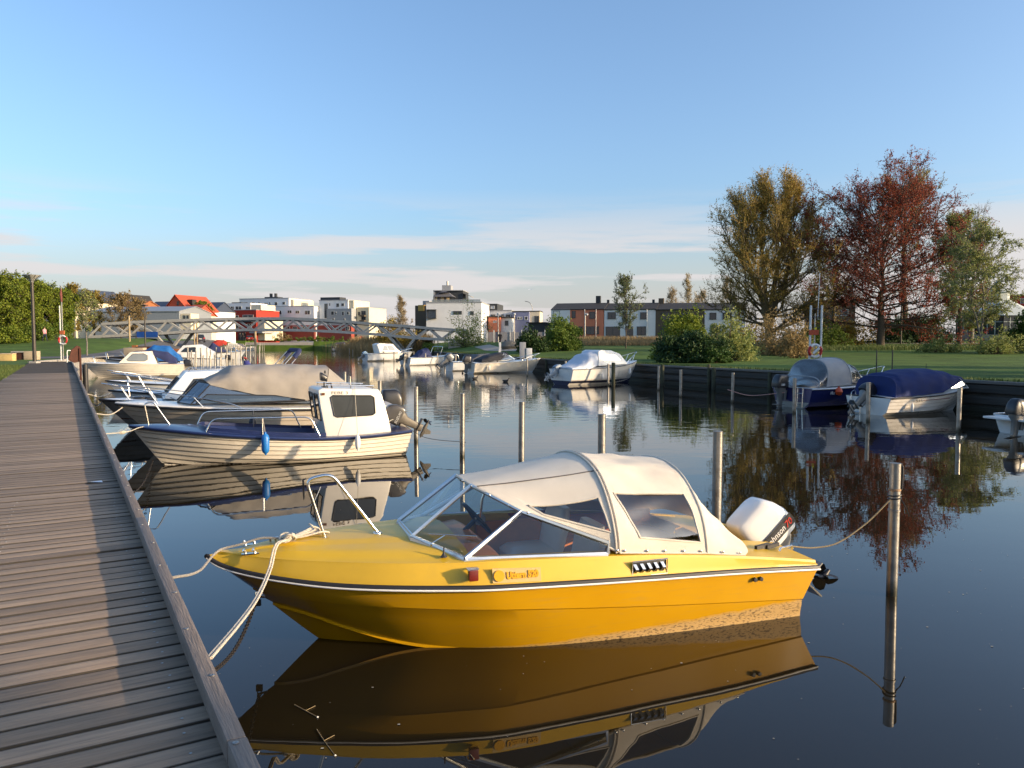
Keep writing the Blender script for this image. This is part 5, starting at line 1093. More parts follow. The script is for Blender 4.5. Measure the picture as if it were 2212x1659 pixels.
for i, (px, py, sx) in enumerate([(1027, 819, 1), (1093, 825, -1)]):
    p = W(px, py, 0); t = thing('duck', 'dark duck swimming in the basin off the black canvas speedboat', 'duck', p, R(30 * sx), 'ducks swimming in the basin')
    if i == 0:
        bd = MB(); loft_box([((-.24, 0, .09), (0, .02, 0), (0, 0, .02)), ((-.14, 0, .06), (0, .08, 0), (0, 0, .07)), ((.02, 0, .05), (0, .10, 0), (0, 0, .08)), ((.13, 0, .09), (0, .06, 0), (0, 0, .07)), ((.16, 0, .17), (0, .035, 0), (0, 0, .04)), ((.18, 0, .22), (0, .035, 0), (0, 0, .035)), ((.24, 0, .215), (0, .02, 0), (0, 0, .015)), ((.28, 0, .21), (0, .012, 0), (0, 0, .006))], bd, e=2, n=14); d0 = obj('body', bd, pm('duck_plumage', (.05, .045, .04), .8, var=.4, scale=8), t, ang=80)
    else: clone(d0, t)
# ================================================================ vegetation
def quads_mesh(name, C, size, mat, rs, aspect=1.7, up=0.):
    """one leaf-sized face per centre, each its own island"""
    n_ = len(C); a = rs.normal(size=(n_, 3)); a[:, 2] += up; a /= np.linalg.norm(a, axis=1)[:, None]
    b = rs.normal(size=(n_, 3)); b -= a * (a * b).sum(1)[:, None]; b /= np.linalg.norm(b, axis=1)[:, None]
    s = size * rs.uniform(.6, 1.35, n_)[:, None]; A, Bv = a * s * aspect * .5, b * s * .5
    c3 = np.cross(a, b) * s * .18
    V = np.stack([C - A, C + Bv + c3, C + A, C - Bv + c3], 1).reshape(-1, 3)
    me = bpy.data.meshes.new(name); me.vertices.add(n_ * 4); me.loops.add(n_ * 4); me.polygons.add(n_)
    me.vertices.foreach_set('co', V.astype(np.float32).ravel()); me.loops.foreach_set('vertex_index', np.arange(n_ * 4, dtype=np.int32))
    me.polygons.foreach_set('loop_start', np.arange(0, n_ * 4, 4, dtype=np.int32)); me.polygons.foreach_set('loop_total', np.full(n_, 4, np.int32))
    me.materials.append(mat); me.update(calc_edges=True); return me
def wood(name, lines, mat):
    """branches as thin tapered tubes in one mesh; lines = [(points, r0, r1, sides)]"""
    V, F, o = [], [], 0
    for P, r0, r1, k in lines:
        P = np.array(P); m = len(P); T = np.gradient(P, axis=0); T /= np.linalg.norm(T, axis=1)[:, None] + 1e-9
        ref = np.array([0, 0, 1.]) if abs(T[0, 2]) < .8 else np.array([1., 0, 0]); u = np.cross(T, ref); u /= np.linalg.norm(u, axis=1)[:, None] + 1e-9; w_ = np.cross(T, u)
        r = np.linspace(r0, r1, m)[:, None]
        for j in range(k):
            an = 2 * math.pi * j / k; V.append(P + (u * math.cos(an) + w_ * math.sin(an)) * r)
        for i in range(m - 1):
            for j in range(k): j2 = (j + 1) % k; F.append((o + j * m + i, o + j2 * m + i, o + j2 * m + i + 1, o + j * m + i + 1))
        o += m * k
    me = bpy.data.meshes.new(name); me.from_pydata(np.concatenate(V), [], F); me.polygons.foreach_set('use_smooth', [True] * len(F)); me.materials.append(mat); me.update(); return me
def grow(p, d, L, seg, wob, trop, rs):
    P = [np.array(p, float)]; d = np.array(d, float); d /= np.linalg.norm(d)
    for k in range(seg):
        d = d + rs.normal(size=3) * wob + np.array([0, 0, trop]); d /= np.linalg.norm(d); P.append(P[-1] + d * L / seg)
    return P
def tree(label, x, y, H, R_, leafm, seed, h0=.2, nl=34, nsub=8, ntw=6, lpt=8, leaf=.14, tr=.35, bark=None, env=None, elev=(15, 70), trop=.05, wob=.14, name='tree', group=None, forks=None, twl=.16, spread=.35, lean=(0, 0), bare=0., cat='tree', zbase=None, sky=(1, 1), twm=None, thin=1.):
    rs = np.random.default_rng(seed); z0 = (gz(x, y) if zbase is None else zbase) - .1; bark = bark or M_bark
    t = thing(name, label, cat, (x, y, z0), 0, group); env = env or (lambda h: math.sin(math.pi * (.08 + .86 * h))**.75)
    lines, tw, twl_ = [], [], []
    stems = forks or [(0, 0, 1.)]
    for fx, fy, fh in stems:
        tp = [np.array([0, 0, 0.])]; n_ = 12
        for k in range(1, n_ + 1):
            f = k / n_; tp.append(np.array([fx * H * ss(.05, .9, f) + lean[0] * f * H + rs.normal() * .012 * H * f, fy * H * ss(.05, .9, f) + lean[1] * f * H + rs.normal() * .012 * H * f, H * fh * .97 * f]))
        lines.append((tp, tr * (1 if len(stems) == 1 else .72), tr * .08, 9)); tpA = np.array(tp)
        nn = max(4, int(nl / len(stems)))
        for i in range(nn):
            f = (i + rs.uniform(.1, .9)) / nn; h = h0 + (1 - h0) * f**.9; q = h * n_; k = min(int(q), n_ - 1); p = tpA[k] + (tpA[k + 1] - tpA[k]) * (q - k)
            az = i * 2.4 + rs.uniform(-.5, .5); el = R(elev[0] + (elev[1] - elev[0]) * f + rs.uniform(-10, 10)); Lb = R_ * env(f) * rs.uniform(.75, 1.1)
            d = (math.cos(az) * math.cos(el) * sky[0], math.sin(az) * math.cos(el), math.sin(el)); P = grow(p, d, Lb, 7, wob, trop, rs); r1 = max(.02, tr * .30 * (1 - .6 * f) * min(1, Lb / R_ + .3))
            lines.append((P, r1, .015, 6)); PA = np.array(P)
            for s_ in range(nsub):
                g = rs.uniform(.22, 1.); q2 = g * 7; k2 = min(int(q2), 6); p2 = PA[k2] + (PA[k2 + 1] - PA[k2]) * (q2 - k2); dd = PA[k2 + 1] - PA[k2]; dd /= np.linalg.norm(dd)
                d2 = dd + rs.normal(size=3) * .75; d2[2] += .15; P2 = grow(p2, d2, Lb * spread * rs.uniform(.6, 1.15) * (1.15 - .5 * g), 5, wob * 1.2, trop * 1.5, rs); lines.append((P2, r1 * .35 + .008, .008, 4)); P2A = np.array(P2)
                for w_ in range(ntw):
                    g2 = rs.uniform(.2, 1); q3 = g2 * 5; k3 = min(int(q3), 4); p3 = P2A[k3] + (P2A[k3 + 1] - P2A[k3]) * (q3 - k3); d3 = P2A[k3 + 1] - P2A[k3]; d3 = d3 / (np.linalg.norm(d3) + 1e-9) + rs.normal(size=3) * .7; d3[2] += trop * 3
                    P3 = grow(p3, d3, R_ * twl * rs.uniform(.6, 1.3), 3, wob * 1.3, trop * 2, rs); (twl_ if twm else lines).append((P3, (.014 + .004 * H / 10) * thin, .007 * thin, 3)); tw.append(P3)
    o = bpy.data.objects.new('trunk', wood('trunk', lines, bark)); COL.objects.link(o); o.parent = t
    if twm: q_ = bpy.data.objects.new('twigs', wood('twigs', twl_, twm)); COL.objects.link(q_); q_.parent = t
    if lpt:
        TW = np.array(tw); TW = TW[rs.uniform(size=len(TW)) >= bare]; m = len(TW); u = rs.uniform(.1, 3, (m, lpt)); k = np.minimum(u.astype(int), 2); fr = (u - k)[..., None]; ii = np.arange(m)[:, None]
        C = TW[ii, k] * (1 - fr) + TW[ii, k + 1] * fr; C = C.reshape(-1, 3) + rs.normal(size=(m * lpt, 3)) * leaf * .8
        o = bpy.data.objects.new('crown', quads_mesh('crown', C, leaf, leafm, rs)); COL.objects.link(o); o.parent = t
    return t
def bush(label, x, y, w_, d_, h, leafm, seed, n_=6000, leaf=.11, clumps=60, name='bush', group=None, stems=9, ragged=.28, cat='bush', low=.05, bark=None, zbase=None):
    rs = np.random.default_rng(seed); z0 = (gz(x, y) if zbase is None else zbase) - .03; t = thing(name, label, cat, (x, y, z0), 0, group)
    c = rs.normal(size=(clumps, 3)); c /= np.linalg.norm(c, axis=1)[:, None]; c *= rs.uniform(.35, 1, (clumps, 1))**.5; c[:, 2] = np.abs(c[:, 2]) * .92 + low * .5
    c *= 1 + rs.normal(size=(clumps, 1)) * ragged * .4
    S_ = np.array([w_ / 2, d_ / 2, h * .9]); cs = c * S_; r = rs.uniform(.10, .24, clumps) * min(w_, h * 1.4)
    idx = rs.integers(0, clumps, n_); o = rs.normal(size=(n_, 3)); o /= np.linalg.norm(o, axis=1)[:, None]; o *= (rs.uniform(.25, 1.12, n_)**.6 * r[idx])[:, None]; C = cs[idx] + o; C[:, 2] = np.maximum(C[:, 2], .05 + rs.uniform(0, .25, n_))
    lines = [(grow((rs.normal() * w_ * .06, rs.normal() * d_ * .06, 0), cs[k] * [1, 1, 1.3], np.linalg.norm(cs[k]) * .95, 5, .08, .03, rs), .03 + .006 * h, .008, 5) for k in rs.integers(0, clumps, stems)]
    a = bpy.data.objects.new('stems', wood('stems', lines, bark or M_bark)); COL.objects.link(a); a.parent = t
    b_ = bpy.data.objects.new('crown', quads_mesh('crown', C, leaf, leafm, rs)); COL.objects.link(b_); b_.parent = t; return t
def at(px, Z): return D(px, YH, Z).x
LG = leafmat('yellow_green_leaf', (.085, .135, .014), (.21, .245, .026)); LD = leafmat('dark_green_leaf', (.025, .062, .012), (.065, .12, .022), .25); LM = leafmat('mid_green_leaf', (.075, .135, .02), (.17, .225, .04))
LO = leafmat('olive_gold_leaf', (.19, .145, .025), (.37, .275, .05)); LR = leafmat('copper_leaf', (.115, .026, .015), (.32, .075, .04), .42); LP = leafmat('pale_spring_leaf', (.16, .20, .05), (.32, .34, .11)); LB_ = leafmat('tan_bud_leaf', (.20, .14, .055), (.34, .25, .11)); LE = leafmat('evergreen_leaf', (.016, .040, .012), (.045, .085, .02), .15); LW = leafmat('silver_green_leaf', (.10, .14, .06), (.22, .26, .13))
M_wil = pm('willow_bark', (.115, .085, .045), .95, var=.3, scale=9, bump=1, bscale=18)
M_wtw = pm('golden_willow_twig', (.34, .225, .065), .9, var=.3)
M_btw = pm('pale_twig_bark', (.34, .29, .21), .9, var=.2)
M_birch = pm('birch_bark', (.55, .52, .46), .8, var=.25, scale=5)
# the two great park trees and their neighbours
tree('large golden olive willow with several leaning stems on the park lawn', at(1660, 92), 92, 17.2, 10.6, LO, 101, h0=.08, nl=76, nsub=12, ntw=11, lpt=6, leaf=.10, tr=.62, forks=[(-.17, 0, .88), (-.05, .06, .97), (.06, -.04, 1.0), (.18, -.02, .90)], elev=(8, 62), trop=.09, wob=.15, twl=.14, spread=.32, bark=M_wil, twm=M_wtw, thin=.8, env=lambda h: (.66 + .34 * math.sin(math.pi * min(1, h * 1.1 + .15))) * (1 - .36 * h))
tree('copper red leaved beech with thick straight trunk on the park lawn', at(1902, 89), 89, 14.2, 11.2, LR, 102, h0=.14, nl=70, nsub=13, ntw=10, lpt=8, leaf=.105, tr=.46, elev=(0, 54), trop=.03, wob=.15, twl=.11, spread=.31, thin=.6, env=lambda h: math.sin(math.pi * (.26 + .56 * h))**.7)
tree('sparse olive green crown rising above the copper beech', at(1950, 101), 101, 18.8, 7.6, LO, 103, h0=.60, nl=24, nsub=9, ntw=7, lpt=6, leaf=.11, tr=.55, elev=(30, 75), wob=.18)
tree('pale green young birch with forked slim trunk near the pavilion', at(2120, 70), 70, 10.8, 4.6, LP, 104, h0=.22, nl=34, nsub=9, ntw=7, lpt=9, leaf=.085, tr=.15, bark=M_barkg, elev=(35, 60), trop=-.03, forks=[(0, 0, 1.), (-.14, 0, .75)])
tree('yellow green tree beside the copper beech', at(2072, 88), 88, 13.4, 5.6, LP, 105, h0=.12, nl=36, nsub=9, ntw=7, lpt=9, leaf=.11, tr=.3)
tree('leafless branching tree standing behind the yellow green tree', at(2098, 96), 96, 15.5, 4.4, LO, 106, h0=.5, nl=18, nsub=7, ntw=6, lpt=0, tr=.3, bark=M_barkg, elev=(25, 65))
tree('dark bare tree with drooping twigs between willow and copper beech', at(1800, 104), 104, 12, 5.0, LO, 107, h0=.2, nl=22, nsub=8, ntw=6, lpt=2, leaf=.12, tr=.3, bare=.4)
tree('thin staked sapling with sparse silver green leaves', at(1352, 84), 84, 7.2, 2.7, LW, 108, h0=.24, nl=28, nsub=6, ntw=5, lpt=6, leaf=.09, tr=.07, bark=M_bark, elev=(45, 72), trop=.05, twl=.18)
for i, (px, Z, H, lm_, sd, lb) in enumerate([(1452, 150, 9.5, LB_, 110, 'pale twiggy poplar above the dark row house roof'), (1487, 152, 12.2, LO, 111, 'tallest twiggy poplar above the row house roofs'), (1515, 155, 9.4, LB_, 112, 'short twiggy poplar next to the golden willow'), (1568, 160, 12.5, LB_, 113, 'faint leafless tree behind the willow')]):
    tree(lb, at(px, Z), Z, H, 4.2, lm_, sd, h0=.15, nl=30, nsub=7, ntw=6, lpt=3, leaf=.09, tr=.14, elev=(45, 74), trop=.08, bare=.3, twm=M_btw, bark=M_barkg, env=lambda h: 1 - .7 * h)
# park shrubs
bush('large dark laurel mass on the lawn by the quay', at(1492, 50), 50, 5.0, 3.6, 2.2, LE, 120, 12000, .10, 90)
bush('bright green dome of foliage above the dark laurel mass', at(1476, 56), 56, 3.9, 3.4, 4.0, LG, 121, 9000, .11, 70)
bush('pale yellow green airy shrub beside the dark laurel mass', at(1582, 53), 53, 3.1, 2.6, 3.2, LP, 122, 5200, .10, 46, ragged=.5)
bush('small dark clipped bush at the foot of the airy shrub', at(1545, 48.5), 48.5, 1.9, 1.6, 1.2, LD, 123, 2600, .09, 30)
bush('round green bush on its own on the lawn', at(1217, 80), 80, 3.7, 3.5, 3.9, LM, 124, 9000, .13, 70)
bush('low dark evergreen hedge bush behind the service cabinets', at(1148, 78), 78, 3.0, 2.5, 2.8, LE, 125, 6000, .12, 50)
bush('tan budding shrub with several stems below the willow', at(1690, 66), 66, 4.2, 3.2, 3.5, LB_, 126, 4600, .11, 60, ragged=.6, stems=22)
bush('tan budding shrub with a short single trunk', at(1722, 60), 60, 2.4, 2.2, 3.0, LB_, 127, 2600, .10, 40, ragged=.6, stems=14)
bush('dark understorey bush beneath the copper beech', at(1965, 100), 100, 10, 5, 4.4, LE, 128, 9000, .18, 90)
bush('yellow leaved low shrub on the lawn right of the copper beech', at(2025, 72), 72, 3.4, 2.2, 1.5, LP, 129, 2200, .10, 40, ragged=.7)
bush('twiggy yellow shrub at the foot of the pale birch', at(2150, 68), 68, 5, 2.5, 2.2, LP, 130, 2600, .10, 50, ragged=.8, stems=26)
bush('dark spreading conifer by the red roofed hall', at(2235, 70), 70, 5, 4, 4.6, LD, 131, 6000, .14, 60)
for i, (px, Z, w_, h_, lm_, lb) in enumerate([(1785, 88, 4.5, 3.0, LM, 'loose green shrub behind the life ring station'), (1835, 92, 5.0, 3.6, LO, 'olive scrub left of the copper beech trunk'), (1745, 96, 5, 2.6, LO, 'olive scrub behind the tan shrubs'), (2000, 112, 9, 3.5, LE, 'dark hedge in front of the white park pavilion'), (1620, 100, 6, 3.2, LO, 'brownish scrub at the foot of the willow')]):
    bush(lb, at(px, Z), Z, w_, 2.5, h_, lm_, 140 + i, 3200, .13, 44, ragged=.6, stems=16)
# right bank near the bridge and the white house
tree('slender white stemmed birch beside the bridge', at(868, 128), 128, 8.6, 3.0, LB_, 150, h0=.06, nl=34, nsub=8, ntw=7, lpt=3, leaf=.08, tr=.1, bark=M_birch, twm=M_btw, elev=(45, 72), env=lambda h: 1 - .8 * h)
bush('golden yellow willow shrub behind the bridge rail', at(842, 132), 132, 4.8, 3, 4.6, LO, 151, 4600, .14, 50, ragged=.5, zbase=2.2)
bush('olive shrub mass under the bridge end', at(880, 118), 118, 6, 3, 3.4, LO, 152, 3600, .14, 50, ragged=.6)
bush('tall pale shrub with upright stems before the white terrace house', at(1010, 106), 106, 4.4, 3, 4.6, LP, 153, 4200, .12, 60, ragged=.8, stems=26)
bush('small yellow green shrub on the slope below the bridge', at(925, 104), 104, 1.8, 1.4, 1.4, LM, 154, 900, .10, 20)
# left bank
for i, (px, Z, H, Rr, lm_, lb) in enumerate([(2, 92, 6.2, 4.0, LG, 'bright sunlit green tree at the end of the left hedge'), (48, 97, 6.2, 3.8, LG, 'round yellow green tree in the left hedge by the lamp'), (92, 100, 5.8, 3.6, LG, 'green tree behind the walker in pink'), (128, 104, 5.2, 3.4, LG, 'lower green tree where the left hedge ends')]):
    tree(lb, at(px, Z), Z, H, Rr, lm_, 160 + i, h0=.08, nl=42, nsub=9, ntw=7, lpt=9, leaf=.15, tr=.2, elev=(10, 70), cat='tree', group='hedge trees beside the left lawn')
for i, (px, Z, w_, h_, lm_, lb) in enumerate([(10, 90, 5, 2.6, LG, 'low leafy bush under the bright hedge tree'), (70, 96, 5.5, 2.6, LM, 'leafy undergrowth beside the walker in pink'), (118, 101, 5, 3.0, LM, 'undergrowth bush next to the left life ring post')]):
    bush(lb, at(px, Z), Z, w_, 2.5, h_, lm_, 170 + i, 3600, .13, 44)
tree('young street tree with thin trunk and sparse pale crown by the path', at(187, 74), 74, 5.6, 1.9, LP, 175, h0=.42, nl=18, nsub=6, ntw=5, lpt=4, leaf=.09, tr=.09, bark=M_barkg, elev=(40, 70))
for i, (px, Z, H, lm_, lb) in enumerate([(160, 118, 7.6, LO, 'hazy olive tree behind the young street tree'), (205, 122, 6.6, LO, 'loose brown green tree left of the grey hall'), (262, 120, 6.0, LB_, 'orange brown budding tree in front of the grey hall'), (295, 126, 5.4, LB_, 'smaller budding tree in front of the grey hall')]):
    tree(lb, at(px, Z), Z, H, 3.0, lm_, 180 + i, h0=.12, nl=26, nsub=7, ntw=6, lpt=5, leaf=.13, tr=.14, elev=(25, 70), bare=.15)
tree('yellow green tree beside the dark blue roofed house', at(437, 190), 190, 8.5, 3.4, LG, 190, h0=.15, nl=24, nsub=7, ntw=5, lpt=8, leaf=.2, tr=.2)
bush('clipped green hedge before the far apartment block', at(680, 226), 226.8, 22, 2, 1.6, LM, 191, 3000, .18, 60, zbase=2.4, name='hedge')
bush('brown shrub in front of the red brick ground floor', at(610, 227), 227.4, 6, 2, 2.6, LB_, 192, 1200, .18, 30, zbase=2.4)
# trees outside the frame that shade the park bank and the near planks
for i, (x, y, H, Rr) in enumerate([(26.5, 22.5, 6.5, 3.2), (29, 27.5, 7.5, 3.4), (34, 30, 7.5, 3.6), (39, 35, 7.5, 3.6), (25, 18.5, 5.0, 2.4), (38.0, -12.5, 12.5, 4.4), (36, -19, 13, 5)]):
    tree('leafy park tree on the lawn east of the basin', x, y, H, Rr, LM, 200 + i, h0=.12, nl=34, nsub=8, ntw=6, lpt=9, leaf=.2, tr=.25, group='park trees east of the basin')
# dry grass and reeds
def blades(name, label, area, n_, h, mat, seed, w_=.02, cat='grass', lean=.12):
    rs = np.random.default_rng(seed); V = []
    for k in range(n_):
        x, y = area(rs); z = max(gz(x, y), -.05) if not (XL(y) < x < XR(y)) else -.05; hh = h * rs.uniform(.6, 1.15); a = rs.uniform(0, 6.28); dx, dy = w_ * math.cos(a), w_ * math.sin(a); lx, ly = rs.normal(size=2) * lean * hh
        V += [(x - dx, y - dy, z), (x + dx, y + dy, z), (x + lx * .4 + dx * .6, y + ly * .4 + dy * .6, z + hh * .6), (x + lx, y + ly, z + hh)]
    me = bpy.data.meshes.new(name); me.from_pydata(V, [], [(4 * i, 4 * i + 1, 4 * i + 2, 4 * i + 3) for i in range(n_)]); me.materials.append(mat); me.update(); o = bpy.data.objects.new(name, me); COL.objects.link(o); return tag(o, label, cat, kind='stuff')
MR = leafmat('dry_reed', (.26, .17, .07), (.42, .30, .14), .3); MG = leafmat('dry_grass', (.24, .17, .08), (.38, .28, .14), .3); MT = leafmat('lush_grass', (.055, .09, .02), (.13, .16, .04), .3)
blades('reed_bed', 'dense golden reeds standing at the bend of the canal', lambda r: ((lambda t, s: (XR(t) - s, t))(r.uniform(112, 178), abs(r.normal()) * 2.2 - 1.5)), 9000, 2.3, MR, 1, .022, 'reeds')
blades('dry_grass', 'beige dry grass strip in front of the row houses', lambda r: (r.uniform(at(1130, 112), at(1620, 112)), r.uniform(108, 118)), 9000, .9, MG, 2, .03)
blades('dry_grass', 'rough brownish grass band behind the sapling', lambda r: (r.uniform(at(1255, 96), at(1470, 92)), r.uniform(92, 98)), 5000, .6, MG, 3, .03)
blades('long_grass', 'unmown grass fringe under the park trees', lambda r: (r.uniform(at(1560, 82), at(2260, 80)), r.normal() * 1.6 + 80), 9000, .45, MT, 4, .03)
blades('long_grass', 'rough grass fringe along the top of the quay wall', lambda r: ((lambda t: (XR(t) + .35 + abs(r.normal()) * .4, t))(r.uniform(16, 100))), 9000, .13, MT, 5, .012)
blades('long_grass', 'grass verge growing against the boardwalk', lambda r: ((lambda t: (XL(t) - abs(r.normal()) * 1.6 + .12, t))(r.uniform(24, 48))), 7000, .14, MT, 6, .012)
# ================================================================ buildings, bridge, park furniture, people
def wallm(name, c, **k): return pm(name, c, .85, var=.06, scale=.6, bump=.3, bscale=8, dirt=(tuple(x * .8 for x in c), .5, .25), **k)
W_white = wallm('white_render', (.70, .70, .69)); W_orange = wallm('terracotta_render', (.60, .20, .11)); W_cream = wallm('cream_render', (.66, .58, .42)); W_red = wallm('red_render', (.33, .03, .018)); W_grey = wallm('grey_render', (.30, .31, .32)); W_blue = wallm('violet_blue_render', (.16, .18, .30)); W_dark = wallm('charcoal_cladding', (.035, .04, .045)); W_brown = wallm('brown_timber_cladding', (.10, .075, .05)); W_ochre = wallm('ochre_render', (.55, .33, .08)); W_brick = wallm('brick_red_base', (.26, .05, .035))
R_dark = pm('dark_roofing_felt', (.028, .027, .027), .85, var=.2, scale=2); R_blue = pm('blue_slate', (.035, .05, .085), .6, var=.2, scale=3); R_red = pm('red_clay_tiles', (.42, .07, .03), .75, var=.2, scale=4, bump=.6, bscale=20); R_grey = pm('pale_metal_roof', (.22, .24, .26), .5, var=.1); R_or = pm('orange_brown_tiles', (.30, .11, .04), .8, var=.2, scale=4)
class House:
    def __init__(s, label, x0, x1, yt, yb, Z, depth, wall, cat='house', name='house', base=None, group=None, rot=-17.):
        a, b = D(x0, yb, Z), D(x1, yb, Z); a.y = Z; s.k = 1.; s.z0 = a.z if base is None else base; s.x0, s.Z, s.y0 = x0, Z, yb; s.w = b.x - a.x; s.h = D(x0, yt, Z).z - s.z0; s.d = depth
        s.t = thing(name, label, cat, (a.x, Z, s.z0), R(rot), group); s.ax = a.x; s.zend = Z + math.sin(R(rot)) * s.w
        obj('wall', MB().box((s.w / 2, depth / 2, s.h / 2 - .5), (s.w, depth, s.h + 1)), wall, s.t, smooth=False)
    def u(s, px, py): p = D(px, py, s.Z); return p.x - s.ax, p.z - s.z0
    def block(s, name, px0, px1, yt, yb, mat, y0=-.02, y1=None, **k):
        (a, z1), (b, z0) = s.u(px0, yt), s.u(px1, yb); y1 = s.d + .02 if y1 is None else y1
        return obj(name, MB().box(((a + b) / 2, (y0 + y1) / 2, (z0 + z1) / 2), (b - a, y1 - y0, z1 - z0)), mat, s.t, smooth=False, **k)
    def wins(s, rects, fm=None, gm=None, mull=True, y=0., proud=.07):
        for r in rects:
            px0, py0, px1, py1 = r; (a, z1), (b, z0) = s.u(px0, py0), s.u(px1, py1); t_ = .07
            w_ = obj('window', MB().box(((a + b) / 2, y - .01, (z0 + z1) / 2), (b - a, .05, z1 - z0)), gm or M_win, s.t, smooth=False); f = MB()
            f.box(((a + b) / 2, y - proud / 2, z1), (b - a + 2 * t_, proud + .03, t_)); f.box(((a + b) / 2, y - proud / 2, z0), (b - a + 2 * t_, proud + .06, t_)); f.box((a, y - proud / 2, (z0 + z1) / 2), (t_, proud + .028, z1 - z0 - t_)); f.box((b, y - proud / 2, (z0 + z1) / 2), (t_, proud + .028, z1 - z0 - t_))
            if mull and b - a > 1.1: f.box(((a + b) / 2, y - proud / 2, (z0 + z1) / 2), (t_, proud + .02, z1 - z0 - t_))
            obj('frame', f, fm or M_frame, w_, smooth=False)
    def parapet(s, mat, over=.12, th=.18): obj('roof', MB().box((s.w / 2, s.d / 2, s.h + th / 2 + .002), (s.w + 2 * over, s.d + 2 * over, th)), mat, s.t, smooth=False)
    def gable(s, ridge, mat, over=.3, along=True, off=.5):
        """pitched roof; ridge along the facade or across it"""
        mb = MB(); w_, d_, h = s.w, s.d, s.h; t_ = .15
        if along:
            for a, b in (((-over), d_ * off), (d_ + over, d_ * off)):
                mb.add([(-over, a, h - .1), (w_ + over, a, h - .1), (w_ + over, b, h + ridge), (-over, b, h + ridge), (-over, a, h - .1 + t_), (w_ + over, a, h - .1 + t_), (w_ + over, b, h + ridge + t_), (-over, b, h + ridge + t_)], [(0, 1, 2, 3), (4, 5, 6, 7), (0, 1, 5, 4), (0, 3, 7, 4), (1, 2, 6, 5)])
            gs = [MB().poly([(x, 0, h), (x, d_, h), (x, d_ * off, h + ridge)]) for x in (.002, w_ - .002)]
        else:
            for a, b in ((-over, w_ * off), (w_ + over, w_ * off)):
                mb.add([(a, -over, h - .1), (a, d_ + over, h - .1), (b, d_ + over, h + ridge), (b, -over, h + ridge), (a, -over, h - .1 + t_), (a, d_ + over, h - .1 + t_), (b, d_ + over, h + ridge + t_), (b, -over, h + ridge + t_)], [(0, 1, 2, 3), (4, 5, 6, 7), (0, 3, 7, 4), (0, 1, 5, 4)])
            gs = [MB().poly([(0, y, h), (w_, y, h), (w_ * off, y, h + ridge)]) for y in (.002, d_ - .002)]
        s.roof = obj('roof', mb, mat, s.t, smooth=False, fix=False); [obj('gable_wall', g, s.t.children[0].data.materials[0], s.t, smooth=False, fix=False) for g in gs]
    def chimney(s, px, yt, w_=.9, mat=None, y=None):
        x, z = s.u(px, yt); y = s.d * .5 if y is None else y; obj('chimney', MB().box((x, y, (z + s.h) / 2), (w_, w_, z - s.h + 1.0)), mat or W_dark, s.t, smooth=False)
    def pipe(s, px, yt, yb, mat=None): x, z1 = s.u(px, yt); _, z0 = s.u(px, yb); obj('drainpipe', MB().tube([(x, -.08, z0), (x, -.08, z1)], .06, 6), mat or M_frame, s.t)
# row houses along the park
H = House('terracotta row house end with white gable wall and chimney', 1191, 1304.5, 669, 741, 135, 9, W_orange); z_ = H.zend; H.gable(1.15, R_dark, .1); H.block('end_wall', 1190.5, 1232, 668, 741, W_white, -.06, 9.06)
H.wins([(1196, 672, 1209, 686), (1237, 673, 1244, 687), (1275, 675, 1286, 689), (1268, 706, 1285, 722), (1291, 706, 1294.5, 722), (1252, 706, 1259, 724)], M_dframe); H.pipe(1264.6, 669, 738); H.pipe(1289, 669, 738); H.chimney(1283.5, 644, .8); 
H = House('white row house beside the terracotta one', 1305, 1415, 669, 741, z_, 9, W_white); z_ = H.zend; H.gable(1.15, R_dark, .1); H.wins([(1313, 675, 1330, 689), (1345, 674, 1355, 699), (1383, 676, 1396, 690), (1309, 706, 1339, 728), (1353, 706, 1367, 726), (1376, 706, 1394, 724)], M_dframe); H.pipe(1397, 669, 738); H.chimney(1304, 651, .4); H.chimney(1404, 652, .4)
H = House('brown timber clad row house between two white ones', 1415.5, 1521, 669, 741, z_, 9, W_brown); z_ = H.zend; H.gable(1.15, R_dark, .1); H.wins([(1430, 676, 1446, 690), (1470, 676, 1490, 690), (1430, 706, 1450, 724)], M_dframe); H.chimney(1422.5, 648, .9, W_brown)
H = House('white row house half hidden by the bushes and willow', 1521.5, 1606, 669, 741, z_, 9, W_white); H.gable(1.15, R_dark, .1); H.wins([(1533, 676, 1546, 690), (1560, 676, 1578, 690), (1535, 706, 1550, 724)], M_dframe)
# white house with roof terrace
H = House('white cube house with dark penthouse and roof terrace', 921, 1041, 654.5, 732, 137, 11.8, W_white, rot=-5.); H.parapet(W_grey, .08, .2)
H.wins([(923, 669, 942.5, 688)], M_dframe, pm('curtained_glass', (.16, .16, .165), .2, var=.3), False, proud=.5); H.wins([(980, 672.5, 998, 679), (1017, 673, 1024, 680)], M_dframe, mull=False)
H.block('penthouse', 927, 992.5, 625, 654.2, W_dark, 4.5, 11.5); H.block('penthouse_side', 926.2, 930, 624.6, 654.2, W_grey, 4.4, 11.6); H.block('penthouse_roof', 925.8, 993.5, 623.4, 625, W_grey, 4.2, 11.8); H.block('chimney_block', 942, 962, 611, 623.2, W_grey, 6, 8.5); (lambda q: obj('flue', MB().tube([(q[0], 7.2, q[1]), (q[0], 7.2, q[1] + .85)], .2, 10), M_galv, H.t))(H.u(952, 611.5))
(xa, zb), (xb, zt) = H.u(933, 654), H.u(978, 629); hgt = zt - zb
gm = MB(); cx, hw = (xa + xb) / 2, (xb - xa) / 2
